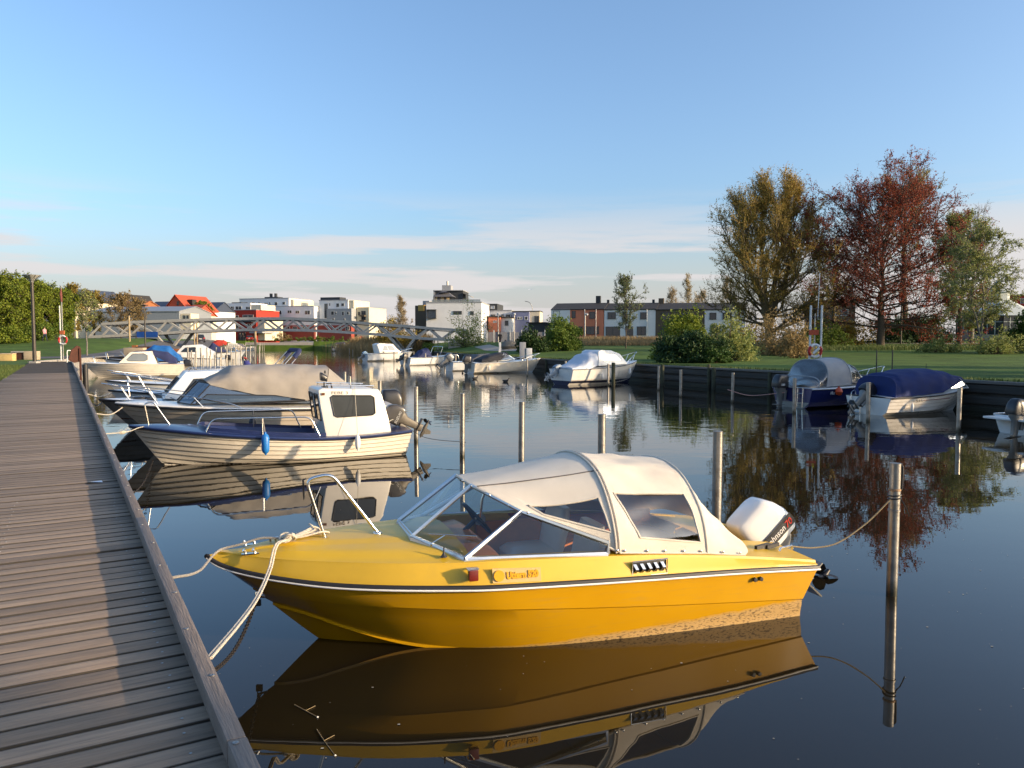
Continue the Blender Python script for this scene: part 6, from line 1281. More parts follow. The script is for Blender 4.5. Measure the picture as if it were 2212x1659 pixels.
for z_a, z_b, w1, w2 in ((zb + hgt * .55, zb + hgt * .93, hw, hw * .45), (zb + hgt * .93, zb + hgt * 1.05, hw * .5, hw * .15)):
    A = [(cx - w1, 1.0, z_a), (cx + w1, 1.0, z_a), (cx + w1, 4.2, z_a), (cx - w1, 4.2, z_a)]; B4 = [(cx - w2, 2.0, z_b), (cx + w2, 2.0, z_b), (cx + w2, 3.2, z_b), (cx - w2, 3.2, z_b)]; gm.grid([A, B4], closed=True); gm.poly(B4)
gz_ = obj('gazebo_roof', gm, pm('grey_gazebo_cloth', (.12, .12, .13), .85), H.t, smooth=False, fix=False)
for k, y in ((-1, 1.05), (1, 1.05), (-1, 4.1), (1, 4.1)): obj('gazebo_leg', MB().box((cx + k * (hw - .1), y, zb + hgt * .28), (.09, .09, hgt * .56)), M_dframe, H.t)
(aa, az), (ab, _) = H.u(992.5, 636), H.u(1011, 636); obj('awning', MB().add([(aa, 4.3, az + .5), (ab, 4.0, az - .1), (ab, 8.0, az - .1), (aa, 8.0, az + .5), (aa, 4.3, az + .42), (ab, 4.0, az - .18), (ab, 8.0, az - .18), (aa, 8.0, az + .42)], [(0, 1, 2, 3), (4, 5, 6, 7), (0, 1, 5, 4), (1, 2, 6, 5)]), pm('awning_wood', (.25, .19, .12), .8), H.t, smooth=False)
(ra, rz_), (rb_, _) = H.u(933, 647.5), H.u(1038, 647.5); (_, r0) = H.u(933, 654)
obj('rail_glass', MB().box(((ra + rb_) / 2, .15, (rz_ + r0) / 2 + .05), (rb_ - ra, .03, rz_ - r0 - .15)), glass('rail_glass', (.55, .6, .62), .2), H.t, smooth=False); obj('top_rail', MB().box(((ra + rb_) / 2, .15, rz_), (rb_ - ra, .07, .06)), M_galv, H.t)
for k in range(8): obj('rail_post', MB().box((ra + (rb_ - ra) * k / 7, .15, (rz_ + r0) / 2), (.05, .05, rz_ - r0)), M_galv, H.t)
for k, px in enumerate((938, 952, 964)): (q, _) = H.u(px, 650); obj('terrace_chair', MB().box((q, 1.6, r0 + .45), (.5, .5, .5)).box((q, 1.85, r0 + .9), (.5, .06, .5)), pm('pale_wicker', (.5, .4, .25), .8), H.t)
H2 = House('rear ochre and brown house with grey chimney box behind the terrace house', 897, 925, 660, 730, 152, 8, W_brown); H2.block('ochre_wall', 904, 918, 659, 672, W_ochre, -.06, 1); H2.block('chimney_box', 905, 920, 649, 660, W_grey, 2, 5)
# houses behind the park fence
H = House('low white house with charcoal box storey', 1042, 1105.5, 671.5, 732, 150, 6, W_white, rot=-8.); H.parapet(W_grey, .1, .15); H.block('upper_box', 1042.5, 1074, 656, 671.5, W_dark, .3, 8); H.wins([(1048, 661, 1055, 668), (1060, 661, 1068, 667)], M_frame, pm('bright_pane', (.5, .52, .53), .2), y=.3); H.wins([(1053, 679, 1056, 684), (1062, 680, 1070, 684), (1084, 680, 1088, 685), (1094, 680, 1102, 684)], M_dframe)
H = House('small terracotta annex in front of the low white house', 1055, 1081.5, 685, 734, 144, 4, W_orange, rot=-8.); H.parapet(R_dark, .3, .18); H.wins([(1066, 693, 1068, 697)], M_frame); H.wins([(1070, 693, 1072, 697)], M_frame)
H = House('white porch house with flat dark roof edge', 1082, 1106, 687, 734, 144.5, 4, W_white, rot=-8.); H.parapet(R_dark, .3, .18); H.wins([(1091, 693, 1098, 703)], M_dframe)
H = House('violet blue house with small square windows', 1106.5, 1143, 673.5, 734, 147, 5, W_blue, rot=-8.); H.parapet(R_dark, .1, .15); H.wins([(1118, 685, 1122, 690), (1124, 685, 1128, 690), (1134, 684, 1140, 691)], M_frame)
H = House('pale house with tall dark window next to the violet one', 1143.5, 1166, 673, 734, 148, 5, W_cream, rot=-8.); H.parapet(R_dark, .1, .15); H.wins([(1155, 683, 1164, 697)], M_dframe)
H = House('dark open carport with sloping roof beside the row house end', 1141, 1177, 698, 738, 138, 5, W_dark, name='carport', cat='carport'); H.parapet(R_dark, .3, .15)
fe = thing('fence', 'grey slatted garden fence in front of the low houses', 'fence', (at(1052, 126), 126, gz(at(1080, 126), 126)))
wF = at(1177, 126) - at(1052, 126); sl0 = None
for k in range(40):
    o = obj('slat', MB().box((0, 0, .85), (wF / 40 - .03, .04, 1.6)), wallm('grey_fence_wood', (.20, .20, .22)), fe, smooth=False) if sl0 is None else clone(sl0, fe); sl0 = sl0 or o; o.location = (wF * (k + .5) / 40, 0, 0)
for k in range(6): obj('post', MB().box((wF * k / 5, -.08, 1.0), (.12, .12, 2.0)), M_frame, fe, smooth=False)
for i, px in enumerate((942, 957, 1085 - 62, 1095 - 62)): pass
for px in (946, 1023, 1067):
    p = D(px, 735, 112); o = tag(obj('white_stake', MB().box((0, 0, .9), (.14, .14, 1.8)), pm('white_painted_wood', (.7, .68, .6), .7)), 'white painted wooden stake at the foot of the park slope', 'stake', 'white stakes on the park slope'); o.location = (p.x, 112, gz(p.x, 112))
# apartment blocks beyond the canal end
zb_ = 2.4
H = House('long white four storey apartment block with roof vents', 519, 641, 646.5, 735, 252, 14, W_white, 'apartment block', 'apartment_block', zb_); H.parapet(W_grey, .1, .2); H.block('sun_tinted_end', 641.1, 648, 648.5, 735, W_cream, 1, 13)  # end of the white block coloured cream to carry warm sunlight
H.wins([(531, 653, 538, 658), (548, 653, 556, 658), (565, 653, 568, 659), (592, 654, 595, 659), (605, 654, 612, 661), (624, 654, 631, 659.5)]); H.wins([(579.5, 655, 589, 684)], M_frame); (lambda q: obj('roof_vents', MB().box((q[0], 6, q[1] + .4), (5, 3, .8)).tube([(q[0] - 1, 6, q[1]), (q[0] - 1, 6, q[1] + 2)], .5, 8).tube([(q[0] + .8, 6, q[1]), (q[0] + .8, 6, q[1] + 2)], .5, 8), W_dark, H.t))(H.u(576, 646))
H = House('lower white apartment wing with wide windows', 590, 691, 663, 735, 247, 6, W_white, 'apartment block', 'apartment_block', zb_); H.parapet(W_grey, .1, .2); H.wins([(600, 671, 611, 679), (626, 671, 636, 677), (645.5, 672, 655, 677.5), (668.5, 672, 681, 680)]); H.block('brick_base', 601, 691, 703, 735, W_brick, -.15, 1)
H.wins([(620, 706, 632, 712), (640, 706, 650, 712), (662, 706, 674, 712)], y=-.15)
H = House('grey and white apartment tower with stair glazing', 690.8, 760, 649.5, 735, 245, 12, W_white, 'apartment block', 'apartment_block', zb_); H.parapet(W_grey, .1, .2); H.block('sun_tinted_end', 760.1, 771, 650, 668, W_cream, .5, 11); H.block('grey_front', 711.5, 771, 667.5, 705, W_grey, -.9, 11); H.wins([(702, 656, 711, 688)], M_frame); H.wins([(714, 655.5, 716.5, 661), (731, 656, 738, 664), (743, 656, 750, 662)]); H.wins([(722, 673, 729, 681), (748, 674, 753, 682), (732, 674, 735, 680), (759, 675, 765, 680), (724, 688, 730, 691), (751, 688, 755, 692)], y=-.9); H.block('brick_base', 691, 771, 703, 735, W_brick, -1.1, 1); (lambda q: obj('roof_plant', MB().box((q[0], 6, q[1] + .6), (7, 4, 1.2)), W_dark, H.t))(H.u(700, 649)); H.wins([(741, 707, 748, 714), (758, 706, 766, 714)], y=-1.1)  # tower's upper end: sun warmth put into a cream wall colour
H = House('sunlit beige apartment end with brown balconies', 771.2, 800.5, 665, 735, 243.5, 12, W_cream, 'apartment block', 'apartment_block', zb_); H.parapet(W_grey, .1, .15); H.wins([(774, 674, 779, 681), (782, 672, 792, 680), (782, 684, 792, 691)], M_dframe); 
for yy in (682, 693): H.block('balcony', 781, 793, yy - 1, yy + 2, W_brown, -1.2, 0)
H = House('red rendered apartment house with white penthouse', 471, 568, 671, 735, 236, 12, W_red, 'apartment block', 'apartment_block', zb_); H.parapet(W_grey, .1, .18); H.block('penthouse', 485, 546, 655, 670.6, W_white, 1.5, 10); H.block('penthouse_sun_tinted_end', 546.1, 571, 659, 670.6, W_cream, 1.6, 9); H.block('roof_slab', 490, 514, 652.5, 655, W_dark, 3, 9)  # sunlit side of the white penthouse painted in as cream
H.wins([(495.5, 662, 504, 669), (508, 662, 523, 669), (534, 663, 545, 669)], y=1.5); H.wins([(482, 682, 498, 691), (507, 682, 523, 691), (534, 681, 560, 691), (484, 700, 498, 710), (508, 700, 524, 710), (545, 700, 556, 710)]); H.block('balcony', 531, 562, 691, 697, W_dark, -1.4, 0); H.block('entrance_column', 506, 514, 716, 735, W_cream, -.4, 0); H.block('garage', 524, 541, 718, 735, W_dark, -.3, 0); H.block('lower_terrace', 568.2, 586, 690, 735, W_cream, .5, 10); H.block('terrace_canopy', 560, 592, 717, 720, W_grey, -2, 4)
# left-hand houses
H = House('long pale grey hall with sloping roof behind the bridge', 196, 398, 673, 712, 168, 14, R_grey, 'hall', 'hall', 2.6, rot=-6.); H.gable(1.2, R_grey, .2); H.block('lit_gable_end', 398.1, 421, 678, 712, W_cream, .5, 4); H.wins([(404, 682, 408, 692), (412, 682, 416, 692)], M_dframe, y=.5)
H = House('white gabled house with bright red tiled roof', 356, 418, 672, 712, 192, 11, W_white, base=2.8); H.gable(3.9, R_red, .3, along=False, off=.48); H.wins([(388, 652, 393, 660), (374, 676, 380, 684), (395, 676, 401, 684)], M_dframe, y=-.01)
rp = H.u(386, 639); obj('dormer', MB().box((rp[0] + 2.2, 3, H.h + 2.2), (1.4, 1.6, 1.4)), R_dark, H.t, smooth=False)
H = House('cream house with lower red roof beside the red tiled one', 396, 424, 682, 712, 182, 8, W_cream, base=2.8); H.gable(2.6, R_red, .3)
H = House('house with long dark slate roof left of the red tiled one', 312, 362, 672, 712, 200, 9, W_white, base=2.8); H.gable(2.5, R_blue, .2); H.block('yellow_dormer', 343, 352, 664, 672, W_ochre, -.3, 2)
H = House('house with dark blue slate roof and skylights right of the red tiled one', 412, 471, 674, 714, 205, 9, W_white, base=2.8); H.gable(2.6, R_blue, .2); H.wins([(430, 664, 434, 668), (437, 664, 441, 668)], M_frame, pm('skylight_sky', (.4, .45, .5), .1), y=1.6); H.wins([(456, 682, 461, 691)], M_frame)
H = House('ochre gabled house with dark roof behind the left trees', 221, 246, 654, 712, 215, 16, W_ochre, base=3); H.gable(2.6, R_dark, .3, along=False)
H = House('dark roofed row left of the ochre gable', 186, 221, 652, 712, 217, 9, W_brown, base=3); H.gable(1.8, R_dark, .2)
H = House('pale gabled house with blue black roof above the hedge', 136, 171, 651, 712, 190, 14, W_cream, base=3); H.gable(3.0, R_blue, .4, along=False)
H = House('house under an orange brown tiled roof behind the budding trees', 249, 306, 667, 712, 186, 9, W_cream, base=3); H.gable(1.9, R_or, .3); H.chimney(256, 652, .6, W_white); H.chimney(262, 651, .6, W_white)
# right: pavilion and halls
pv = thing('pavilion', 'pale green octagonal glass pavilion with lantern roof', 'pavilion', (at(2150, 112), 112, gz(at(2150, 112), 112))); M_pav = wallm('pale_green_paint', (.42, .46, .44))
oct_ = lambda r, z: [(r * math.cos(R(22.5 + 45 * k)), r * math.sin(R(22.5 + 45 * k)), z) for k in range(8)]
mb = MB(); mb.grid([oct_(5.0, 0), oct_(5.0, .9)], closed=True); obj('plinth', mb, wallm('pale_brick', (.35, .30, .24)), pv, smooth=False)
for k in range(8):
    a, b_ = Vector(oct_(5.0, .9)[k]), Vector(oct_(5.0, .9)[(k + 1) % 8]); up = Vector((0, 0, 2.7))
    w_ = obj('glazed_wall', MB().poly([a, b_, b_ + up, a + up]), M_win, pv, smooth=False, fix=False); f = MB()
    for q in np.linspace(0, 1, 5): c = a.lerp(b_, q) * 1.008; c.z = .9; f.tube([c, c + up], .06, 4)
    f.tube([a * 1.008 + up * .65, b_ * 1.008 + up * .65], .05, 4); obj('glazing_bars', f, M_pav, w_)
mb = MB(); mb.grid([oct_(5.5, 3.55), oct_(3.4, 4.9), oct_(1.7, 5.9)], closed=True); rf = obj('roof', mb, M_pav, pv, smooth=False, fix=False); mb = MB(); mb.grid([oct_(1.6, 5.85), oct_(1.6, 7.0)], closed=True); ln = obj('lantern', mb, M_pav, pv, smooth=False, fix=False)
mb = MB(); mb.grid([oct_(2.0, 7.0), oct_(.9, 7.7), oct_(.12, 8.6), oct_(.02, 9.0)], closed=True); obj('lantern_roof', mb, M_pav, ln, smooth=False, fix=False)
H = House('long dark red hall with pale lower wall on the rise', 2136, 2330, 640, 700, 190, 18, W_red, 'hall', 'hall', 3.0); H.parapet(W_brick, .2, .3); H.block('pale_base', 2130, 2330, 664, 700, W_grey, -.3, 1); H.wins([(2160, 646, 2166, 656), (2196, 646, 2202, 656)], M_frame)
H = House('brown flat roofed house seen between willow and copper beech', 1745, 1838, 652, 735, 175, 12, W_brown, 'house', 'house', 2.6); H.parapet(R_dark, .2, .3); H.block('roof_box', 1795, 1815, 648, 652, W_dark, 2, 8); H.wins([(1760, 676, 1772, 690), (1800, 670, 1825, 682)], M_frame)
H = House('low white shed glimpsed under the copper beech', 1930, 2010, 700, 745, 128, 6, W_white, 'shed', 'shed'); H.parapet(R_dark, .3, .15)
# truss footbridge
M_br = pm('grey_painted_steel', (.35, .345, .32), .6, var=.12, scale=3)
bot = [(192, 728), (257, 725), (334.5, 721), (398, 717), (466, 714.5), (532, 712.6), (595.6, 712.6), (657, 713.6), (716, 716), (780.6, 720), (839, 724.4), (896.6, 730), (952, 733.5), (1010, 737)]
top = [(219.7, 700), (289, 695.5), (362, 693), (429.5, 690.5), (494.6, 688.8), (562, 687.8), (627, 687.8), (690.6, 690.8), (750, 694.8), (809, 699.7), (870, 703.7), (925, 708.6), (980.7, 712.4), (1009, 713.6)]
brg = thing('footbridge', 'grey steel truss footbridge arching across the canal', 'bridge', (at(600, 110), 110, 0)); O = Vector(brg.location)
def bar(name, a, b_, s_=.17, m=None): return obj(name, MB().tube([a, b_], s_, 4), m or M_br, brg, smooth=False)
for dy in (0, 3.2):
    Bp = [D(x, y, 110) - O + Vector((0, dy, 0)) for x, y in bot]; Tp = [D(x, y, 110) - O + Vector((0, dy, 0)) for x, y in top]
    bar_b = obj('bottom_chord', MB().tube(Bp, .26, 4), M_br, brg, smooth=False); obj('top_chord', MB().tube(Tp, .24, 4), M_br, brg, smooth=False)
    for i in range(len(top)):
        bar('diagonal', Bp[i] + Vector((0, .004, 0)), Tp[i] + Vector((0, .004, 0)))
        if i + 1 < len(bot): bar('diagonal', Tp[i] - Vector((0, .004, 0)), Bp[i + 1] - Vector((0, .004, 0)))
    obj('handrail', MB().tube([p + Vector((0, .2 if dy == 0 else -.2, -.28)) for p in Tp], .05, 6), M_dframe, brg)
    for na, nb_, fx, fy in ((2, 3, 366, 749), (10, 11, 872, 754)):
        ft = D(fx, fy, 110) - O + Vector((0, dy, 0)); ft.z -= .5; bar('strut', Bp[na], ft - Vector((.12, 0, 0)), .24); bar('strut', Bp[nb_], ft + Vector((.12, 0, 0)), .24)
bp_ = [D(x, y, 110) - O for x, y in bot]; dk = MB(); dk.grid([[p + Vector((0, .1, .05)) for p in bp_], [p + Vector((0, 3.1, .05)) for p in bp_]]); dk.grid([[p + Vector((0, .1, -.10)) for p in bp_], [p + Vector((0, 3.1, -.10)) for p in bp_]]); obj('deck', dk, M_beam, brg, smooth=False, fix=False)
q = D(318, 722.5, 109.6) - O; obj('blue_sign', MB().box(q, (3.0, .05, .8)), pm('blue_sign_paint', (.01, .06, .28), .5), brg)
for px, py, wd in ((205, 737, 3.4), (1000, 741, 4)): q = D(px, py, 111) - O; obj('abutment', MB().box(q + Vector((0, 1, -.6)), (wd, 4.5, 1.6)), M_conc, brg, smooth=False)
tag(obj('stop_sign', MB().lathe([(.55, 0), (.55, .04)], n=8, M=Matrix.Rotation(R(90), 3, 'X')).tube([(0, .1, -2.0), (0, .1, .6)], .05, 6), pm('red_sign_face', (.4, .03, .025), .5)), 'small round red traffic sign at the canal end', 'sign').location = D(780, 730, 222)
# lamps
def lamp(label, px, py, Z, H, kind='bowl', base=None):
    p = D(px, py, Z); z = gz(p.x, Z) if base is None else base; t = thing('street_lamp', label, 'lamp post', (p.x, Z, z)); Mp = pm('dark_bronze_paint', (.055, .048, .04), .5, .4)
    if kind == 'bowl':
        obj('mast', MB().tube([(0, 0, 0), (0, 0, H - .45)], [.13, .10], 14), Mp, t); obj('footing', MB().box((0, 0, .06), (.5, .5, .14)), M_conc, t)
        obj('lamp_bowl', MB().lathe([(.10, H - .5), (.12, H - .38), (.22, H - .25), (.54, H - .06), (.56, H - .02), (.50, H), (.02, H + .02)], n=24), pm('frosted_bowl', (.30, .30, .28), .4), t)
        cg = MB()
        for k in range(10): a = 2 * math.pi * k / 10; cg.tube([(.11 * math.cos(a), .11 * math.sin(a), H - .46), (.57 * math.cos(a), .57 * math.sin(a), H - .04)], .014, 4)
        obj('bowl_ribs', cg, Mp, t)
    elif kind == 'disc':
        obj('mast', MB().tube([(0, 0, 0), (0, 0, H)], .075, 10), Mp, t); obj('lamp_disc', MB().lathe([(.08, H - .1), (.4, H), (.4, H + .05), (.02, H + .1)], n=18), Mp, t)
    else:
        obj('mast', MB().tube([(0, 0, 0), (0, 0, H)], .07, 10), M_galv, t); obj('lamp_head', MB().lathe([(.05, H - .35), (.2, H - .3), (.24, H - .1), (.05, H)], (.25 if kind == 'arm' else 0, 0, 0), 12), pm('pale_lamp_head', (.5, .52, .55), .4), t)
        if kind == 'arm': obj('arm', MB().tube([(0, 0, H), (.25, 0, H)], .03, 6), M_galv, t)
    return t
lamp('tall dark lamp post with wide bowl head at the boardwalk end', 75, 784, 52.5, 6.0, base=DECK)
lamp('slim dark lamp post standing by the left end of the bridge', 314, 745, 84, 5.4, 'disc')
lamp('pale lamp post before the low white house', 1076, 722, 120, 4.6, 'top'); lamp('pale lamp post before the violet blue house', 1111, 722, 122, 4.6, 'top'); lamp('pale lamp post in front of the terracotta row house', 1236 + 28, 735, 124, 4.6, 'arm')
lamp('grey pole with square lamp head by the copper beech', 1946, 740, 95, 5.2, 'disc')
tag(obj('curved_lamp_post', MB().tube(hoop([(0, 0, 0), (0, 0, 7.4), (-.6, 0, 8.4), (-1.6, 0, 8.6)], 1.2, 6), .07, 8), M_galv), 'tall thin lamp post with curved arm above the low houses', 'lamp post').location = (at(1150, 165), 165, 2.4)
# life ring stations
def ringo(t, c, r, axis=Vector((0, -1, 0))):
    q = axis.to_track_quat('Z', 'Y').to_matrix(); P = [Vector(c) + q @ Vector((r * math.cos(a), r * math.sin(a), 0)) for a in np.linspace(0, 2 * math.pi, 41)[:-1]]
    for k in range(4): obj('ring_segment', MB().tube([P[(k * 10 + j - 5) % 40] for j in range(11)], .062, 10), pm('ring_red', (.42, .02, .015), .5) if k % 2 == 0 else pm('ring_white', (.68, .68, .66), .5), t)
    obj('grab_line', MB().tube([p + (p - Vector(c)) * (.22 + .10 * math.sin(k * math.pi / 5)) for k, p in enumerate(P)], .008, 5, closed=True), M_rope, t)
Zs = 33.5; px = D(1760, 790, Zs).x; z0 = gz(px, Zs); ls = thing('life_ring_station', 'red and white life ring on a white ladder frame by the quay', 'life ring', (px, Zs, z0)); M_wt = pm('white_frame_tube', (.66, .66, .63), .5, var=.06)
for x in (-.24, .24): obj('upright', MB().tube([(x, 0, 0), (x + .02, 0, 2.95)], .045, 10), M_wt, ls)
for z in (.35, 1.0, 2.0, 2.45, 2.8): obj('rung', MB().tube([(-.24, 0, z), (.25, 0, z)], .014, 6), M_dframe, ls)
obj('rescue_pole', MB().tube([(-.02, .06, .2), (-.0, .06, 2.6)], .03, 8), M_galv, ls); obj('flag_staff', MB().tube([(.10, .05, 2.4), (.16, .05, 4.35)], .014, 6), M_wt, ls)
obj('pennant', MB().add([(.16, .05, 4.33), (.30, .02, 3.70), (.37, .0, 3.62), (.24, .03, 4.0), (.19, .06, 3.75)], [(0, 4, 3), (0, 3, 1), (1, 3, 2)]), pm('faded_red_flag', (.28, .10, .07), .9), ls, fix=False)
obj('notice_board', MB().box((-.10, -.07, 1.78), (.42, .02, .22)), pm('red_notice', (.40, .06, .02), .6), ls); obj('yellow_plate', MB().box((-.02, -.06, 1.95), (.10, .02, .09)), pm('yellow_plate', (.6, .5, .02), .6), ls)
ringo(ls, (-.05, -.13, .98), .26); obj('throw_bag', MB().tube([(-.16, -.20, .86), (.10, -.20, 1.10)], .06, 8), M_wt, ls)
Zl = 62; px = D(135, 760, Zl).x; z0 = gz(px, Zl); l2 = thing('life_ring_station', 'life ring on a tall pole beside the left lawn', 'life ring', (px, Zl, z0))
obj('upright', MB().tube([(-.12, 0, 0), (-.12, 0, 4.4)], .05, 8), M_wt, l2); obj('mast', MB().tube([(.05, 0, 0), (.05, 0, 6.0)], .045, 8), M_galv, l2); obj('furled_flag', MB().tube([(.05, 0, 4.7), (.03, -.03, 5.3), (.05, 0, 5.85)], [.07, .11, .03], 8), pm('brown_red_flag', (.16, .05, .04), .9), l2); ringo(l2, (.12, -.12, 1.65), .33); obj('ring_cover', MB().box((.05, -.05, 2.25), (.35, .12, .3)), pm('orange_box', (.45, .12, .04), .6), l2)
# left bank furniture
M_wood = pm('pale_bench_timber', (.42, .33, .22), .8, var=.2, stretch=(1, 8, 8)); 
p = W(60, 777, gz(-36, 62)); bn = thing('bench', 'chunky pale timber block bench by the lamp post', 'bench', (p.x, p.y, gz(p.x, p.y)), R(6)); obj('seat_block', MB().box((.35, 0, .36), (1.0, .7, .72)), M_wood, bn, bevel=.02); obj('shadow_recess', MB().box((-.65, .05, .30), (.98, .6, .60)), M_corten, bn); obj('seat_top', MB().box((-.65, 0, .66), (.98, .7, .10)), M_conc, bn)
p = W(14, 778, .95); bn = thing('bench', 'low straw coloured block seat next to the timber bench', 'bench', (p.x, p.y, gz(p.x, p.y)), R(6)); obj('block', MB().box((0, 0, .25), (1.2, .6, .55)), pm('straw_block', (.5, .36, .14), .9), bn, bevel=.03); obj('cushion', MB().box((0, 0, .56), (1.22, .62, .08)), M_wood, bn, bevel=.02)
p = W(21, 757, gz(-44, 70)); bi = thing('litter_bin', 'black round litter bin on the left lawn', 'bin', (p.x, p.y, gz(p.x, p.y))); obj('drum', MB().lathe([(.3, 0), (.33, .1), (.33, .95), (.30, 1.0), (.26, .97)], n=16), M_black, bi); obj('post', MB().box((.42, 0, .6), (.08, .08, 1.2)), M_galv, bi)
p = D(285, 752, 79); pt = thing('planter', 'curved orange corten steel planter bench near the bridge', 'planter', (p.x, 79, gz(p.x, 79)))
for k in range(7):
    a = R(200 - 22 * k); q = Vector((1.3 + 1.5 * math.cos(a) if k < 4 else 1.3 + (k - 3) * 1.3, 1.2 + 1.4 * math.sin(a) if k < 4 else .2, 0)); 
for k, (x, w_, m_) in enumerate([(0.25, .5, M_cortl), (1.3, 1.6, M_corten), (2.7, 1.2, M_cortl), (4.1, 1.6, M_cortl), (5.5, 1.1, M_cortl)]): obj('panel', MB().box((x, .1 * (k - 2)**2 * .3, .55 - .06 * k), (w_ - .02, .35, 1.1 - .12 * k)), m_, pt, smooth=False, bevel=.02)
p = D(318 - 35, 750, 76); cb = thing('concrete_block', 'pale timber clad block seat beside the corten planter', 'block seat', (p.x + 0.4, 76, gz(p.x, 76))); obj('block', MB().box((0, 0, .45), (1.9, .8, .9)), M_wood, cb, bevel=.02)
for k, (px, yb, Z, hh, lb) in enumerate([(280, 733, 96, 3.2, 'brown timber post under the bridge near the corten planter'), (420, 741, 128, 4.2, 'pale timber post of the playground beyond the bridge'), (426, 741, 130, 4.4, 'second pale timber post of the playground')]):
    p = D(px, yb, Z); o = tag(obj('timber_mast', MB().tube([(0, 0, 0), (0, 0, hh)], .12, 8), pm('pale_timber', (.34, .26, .15), .85)), lb, 'post'); o.location = (p.x, Z, gz(p.x, Z))
p = D(1136, 752, 62); cabn = thing('service_cabinet', 'pair of grey electrical cabinets on the lawn by the hedge', 'cabinet', (p.x, 62, gz(p.x, 62))); obj('tall_box', MB().box((-.26, 0, .66), (.5, .4, 1.32)), W_grey, cabn, bevel=.02); obj('short_box', MB().box((.26, -.05, .42), (.46, .4, .84)), M_frame, cabn, bevel=.02)
p = D(1080, 757, 66); o = tag(obj('bollard_post', MB().box((0, 0, .65), (.20, .14, 1.3)).box((.02, -.08, .95), (.16, .02, .3)), M_frame), 'pale grey service post on the lawn above the quay', 'post'); o.location = (p.x, 66, gz(p.x, 66))
for px in (1893, 1927): p = D(px, 800, 30); o = tag(obj('stake', MB().tube([(0, 0, 0), (0, 0, 1.05)], .022, 6), M_black), 'thin black stake in the lawn behind the royal blue hood', 'stake', 'thin black stakes'); o.location = (p.x, 30, gz(p.x, 30))
p = D(1000, 745, 90); rk = tag(obj('boulder', MB().lathe([(.9, 0), (1.1, .3), (.8, .75), (.3, .95), (.01, 1)], n=9), wallm('rough_stone', (.16, .14, .11))), 'squat brown boulder below the grassy park slope', 'boulder'); rk.location = (at(1099, 88), 88, gz(at(1099, 88), 88))
# people ------------------------------------------------------------
def person(label, loc, rz, top, legs, skin=(.42, .26, .18), hair=(.05, .03, .02), h=1.72, stride=.22, arm=.12, coat=False, bag=None):
    t = thing('person', label, 'person', loc, rz); V = [(0, 0, .95), (0, 0, 1.15), (0, 0, 1.38), (0, 0, 1.50), (.01, 0, 1.62), (.01, 0, 1.70)]; Rr = [.15, .14, .16, .06, .09, .07]; Ed = [(0, 1), (1, 2), (2, 3), (3, 4), (4, 5)]
    for sg, fwd in ((1, 1), (-1, -1)):
        b0 = len(V); V += [(0, sg * .09, .90), (fwd * stride * .5, sg * .09, .48), (fwd * stride * (1 if fwd > 0 else 1.15), sg * .09, .08), (fwd * stride + .14, sg * .10, .04)]; Rr += [.095, .065, .045, .04]; Ed += [(0, b0), (b0, b0 + 1), (b0 + 1, b0 + 2), (b0 + 2, b0 + 3)]
        b0 = len(V); V += [(0, sg * .20, 1.40), (-fwd * arm * .5, sg * .25, 1.15), (-fwd * arm + .06, sg * .25, .92), (-fwd * arm + .09, sg * .25, .83)]; Rr += [.06, .05, .038, .035]; Ed += [(2, b0), (b0, b0 + 1), (b0 + 1, b0 + 2), (b0 + 2, b0 + 3)]
    me = bpy.data.meshes.new('body'); me.from_pydata(V, Ed, []); o = bpy.data.objects.new('tmp', me); COL.objects.link(o); o.modifiers.new('s', 'SKIN')
    for i, sv in enumerate(me.skin_vertices[0].data): sv.radius = (Rr[i], Rr[i]); sv.use_root = i == 0
    o.modifiers.new('d', 'SUBSURF').levels = 1; dg = bpy.context.evaluated_depsgraph_get(); m2_ = bpy.data.meshes.new_from_object(o.evaluated_get(dg)); bpy.data.objects.remove(o)
    nm = label.split()[0] + str(len(bpy.data.materials)); ms = [pm(nm + '_top', top, .9), pm(nm + '_legs', legs, .9), pm('skin', skin, .6), pm(nm + '_shoes', (.04, .04, .04), .7)]; m2_.materials.clear(); [m2_.materials.append(x) for x in ms]
    for pl_ in m2_.polygons:
        c = pl_.center; pl_.use_smooth = True; pl_.material_index = 2 if c.z > 1.47 or (abs(c.y) > .2 and c.z < .90) else 0 if c.z > (.72 if coat else .96) or (abs(c.y) > .19 and c.z > .88) else 3 if c.z < .11 else 1
    b_ = bpy.data.objects.new('body', m2_); COL.objects.link(b_); b_.parent = t; hm = MB(); hm.lathe([(.02, .135), (.07, .11), (.10, .05), (.105, -.02), (.08, -.06), (.02, -.05)], (-.012, 0, 1.66), 12); obj('hair', hm, pm(nm + '_hair', hair, .9), t); t.scale = (h / 1.78,) * 3
    return t
def ground_at(px, Z): x = at(px, Z); return (x, Z, gz(x, Z))
person('person in pink top and dark jeans walking along the left hedge', ground_at(97, 94), R(-20), (.62, .28, .30), (.02, .03, .07), h=1.75, stride=.3)
person('person in long dark coat walking a small dog on the park path', ground_at(1080, 98), R(-95), (.03, .022, .022), (.02, .02, .025), coat=True, h=1.68)
person('person in dark jacket standing by the far quay, left of a pair', (at(519, 205), 205, 2.85), R(90), (.02, .02, .03), (.015, .015, .02), h=1.8, stride=.05); person('person in dark jacket standing by the far quay, right of a pair', (at(525, 206), 206, 2.85), R(60), (.03, .02, .02), (.02, .02, .03), h=1.75, stride=.05)
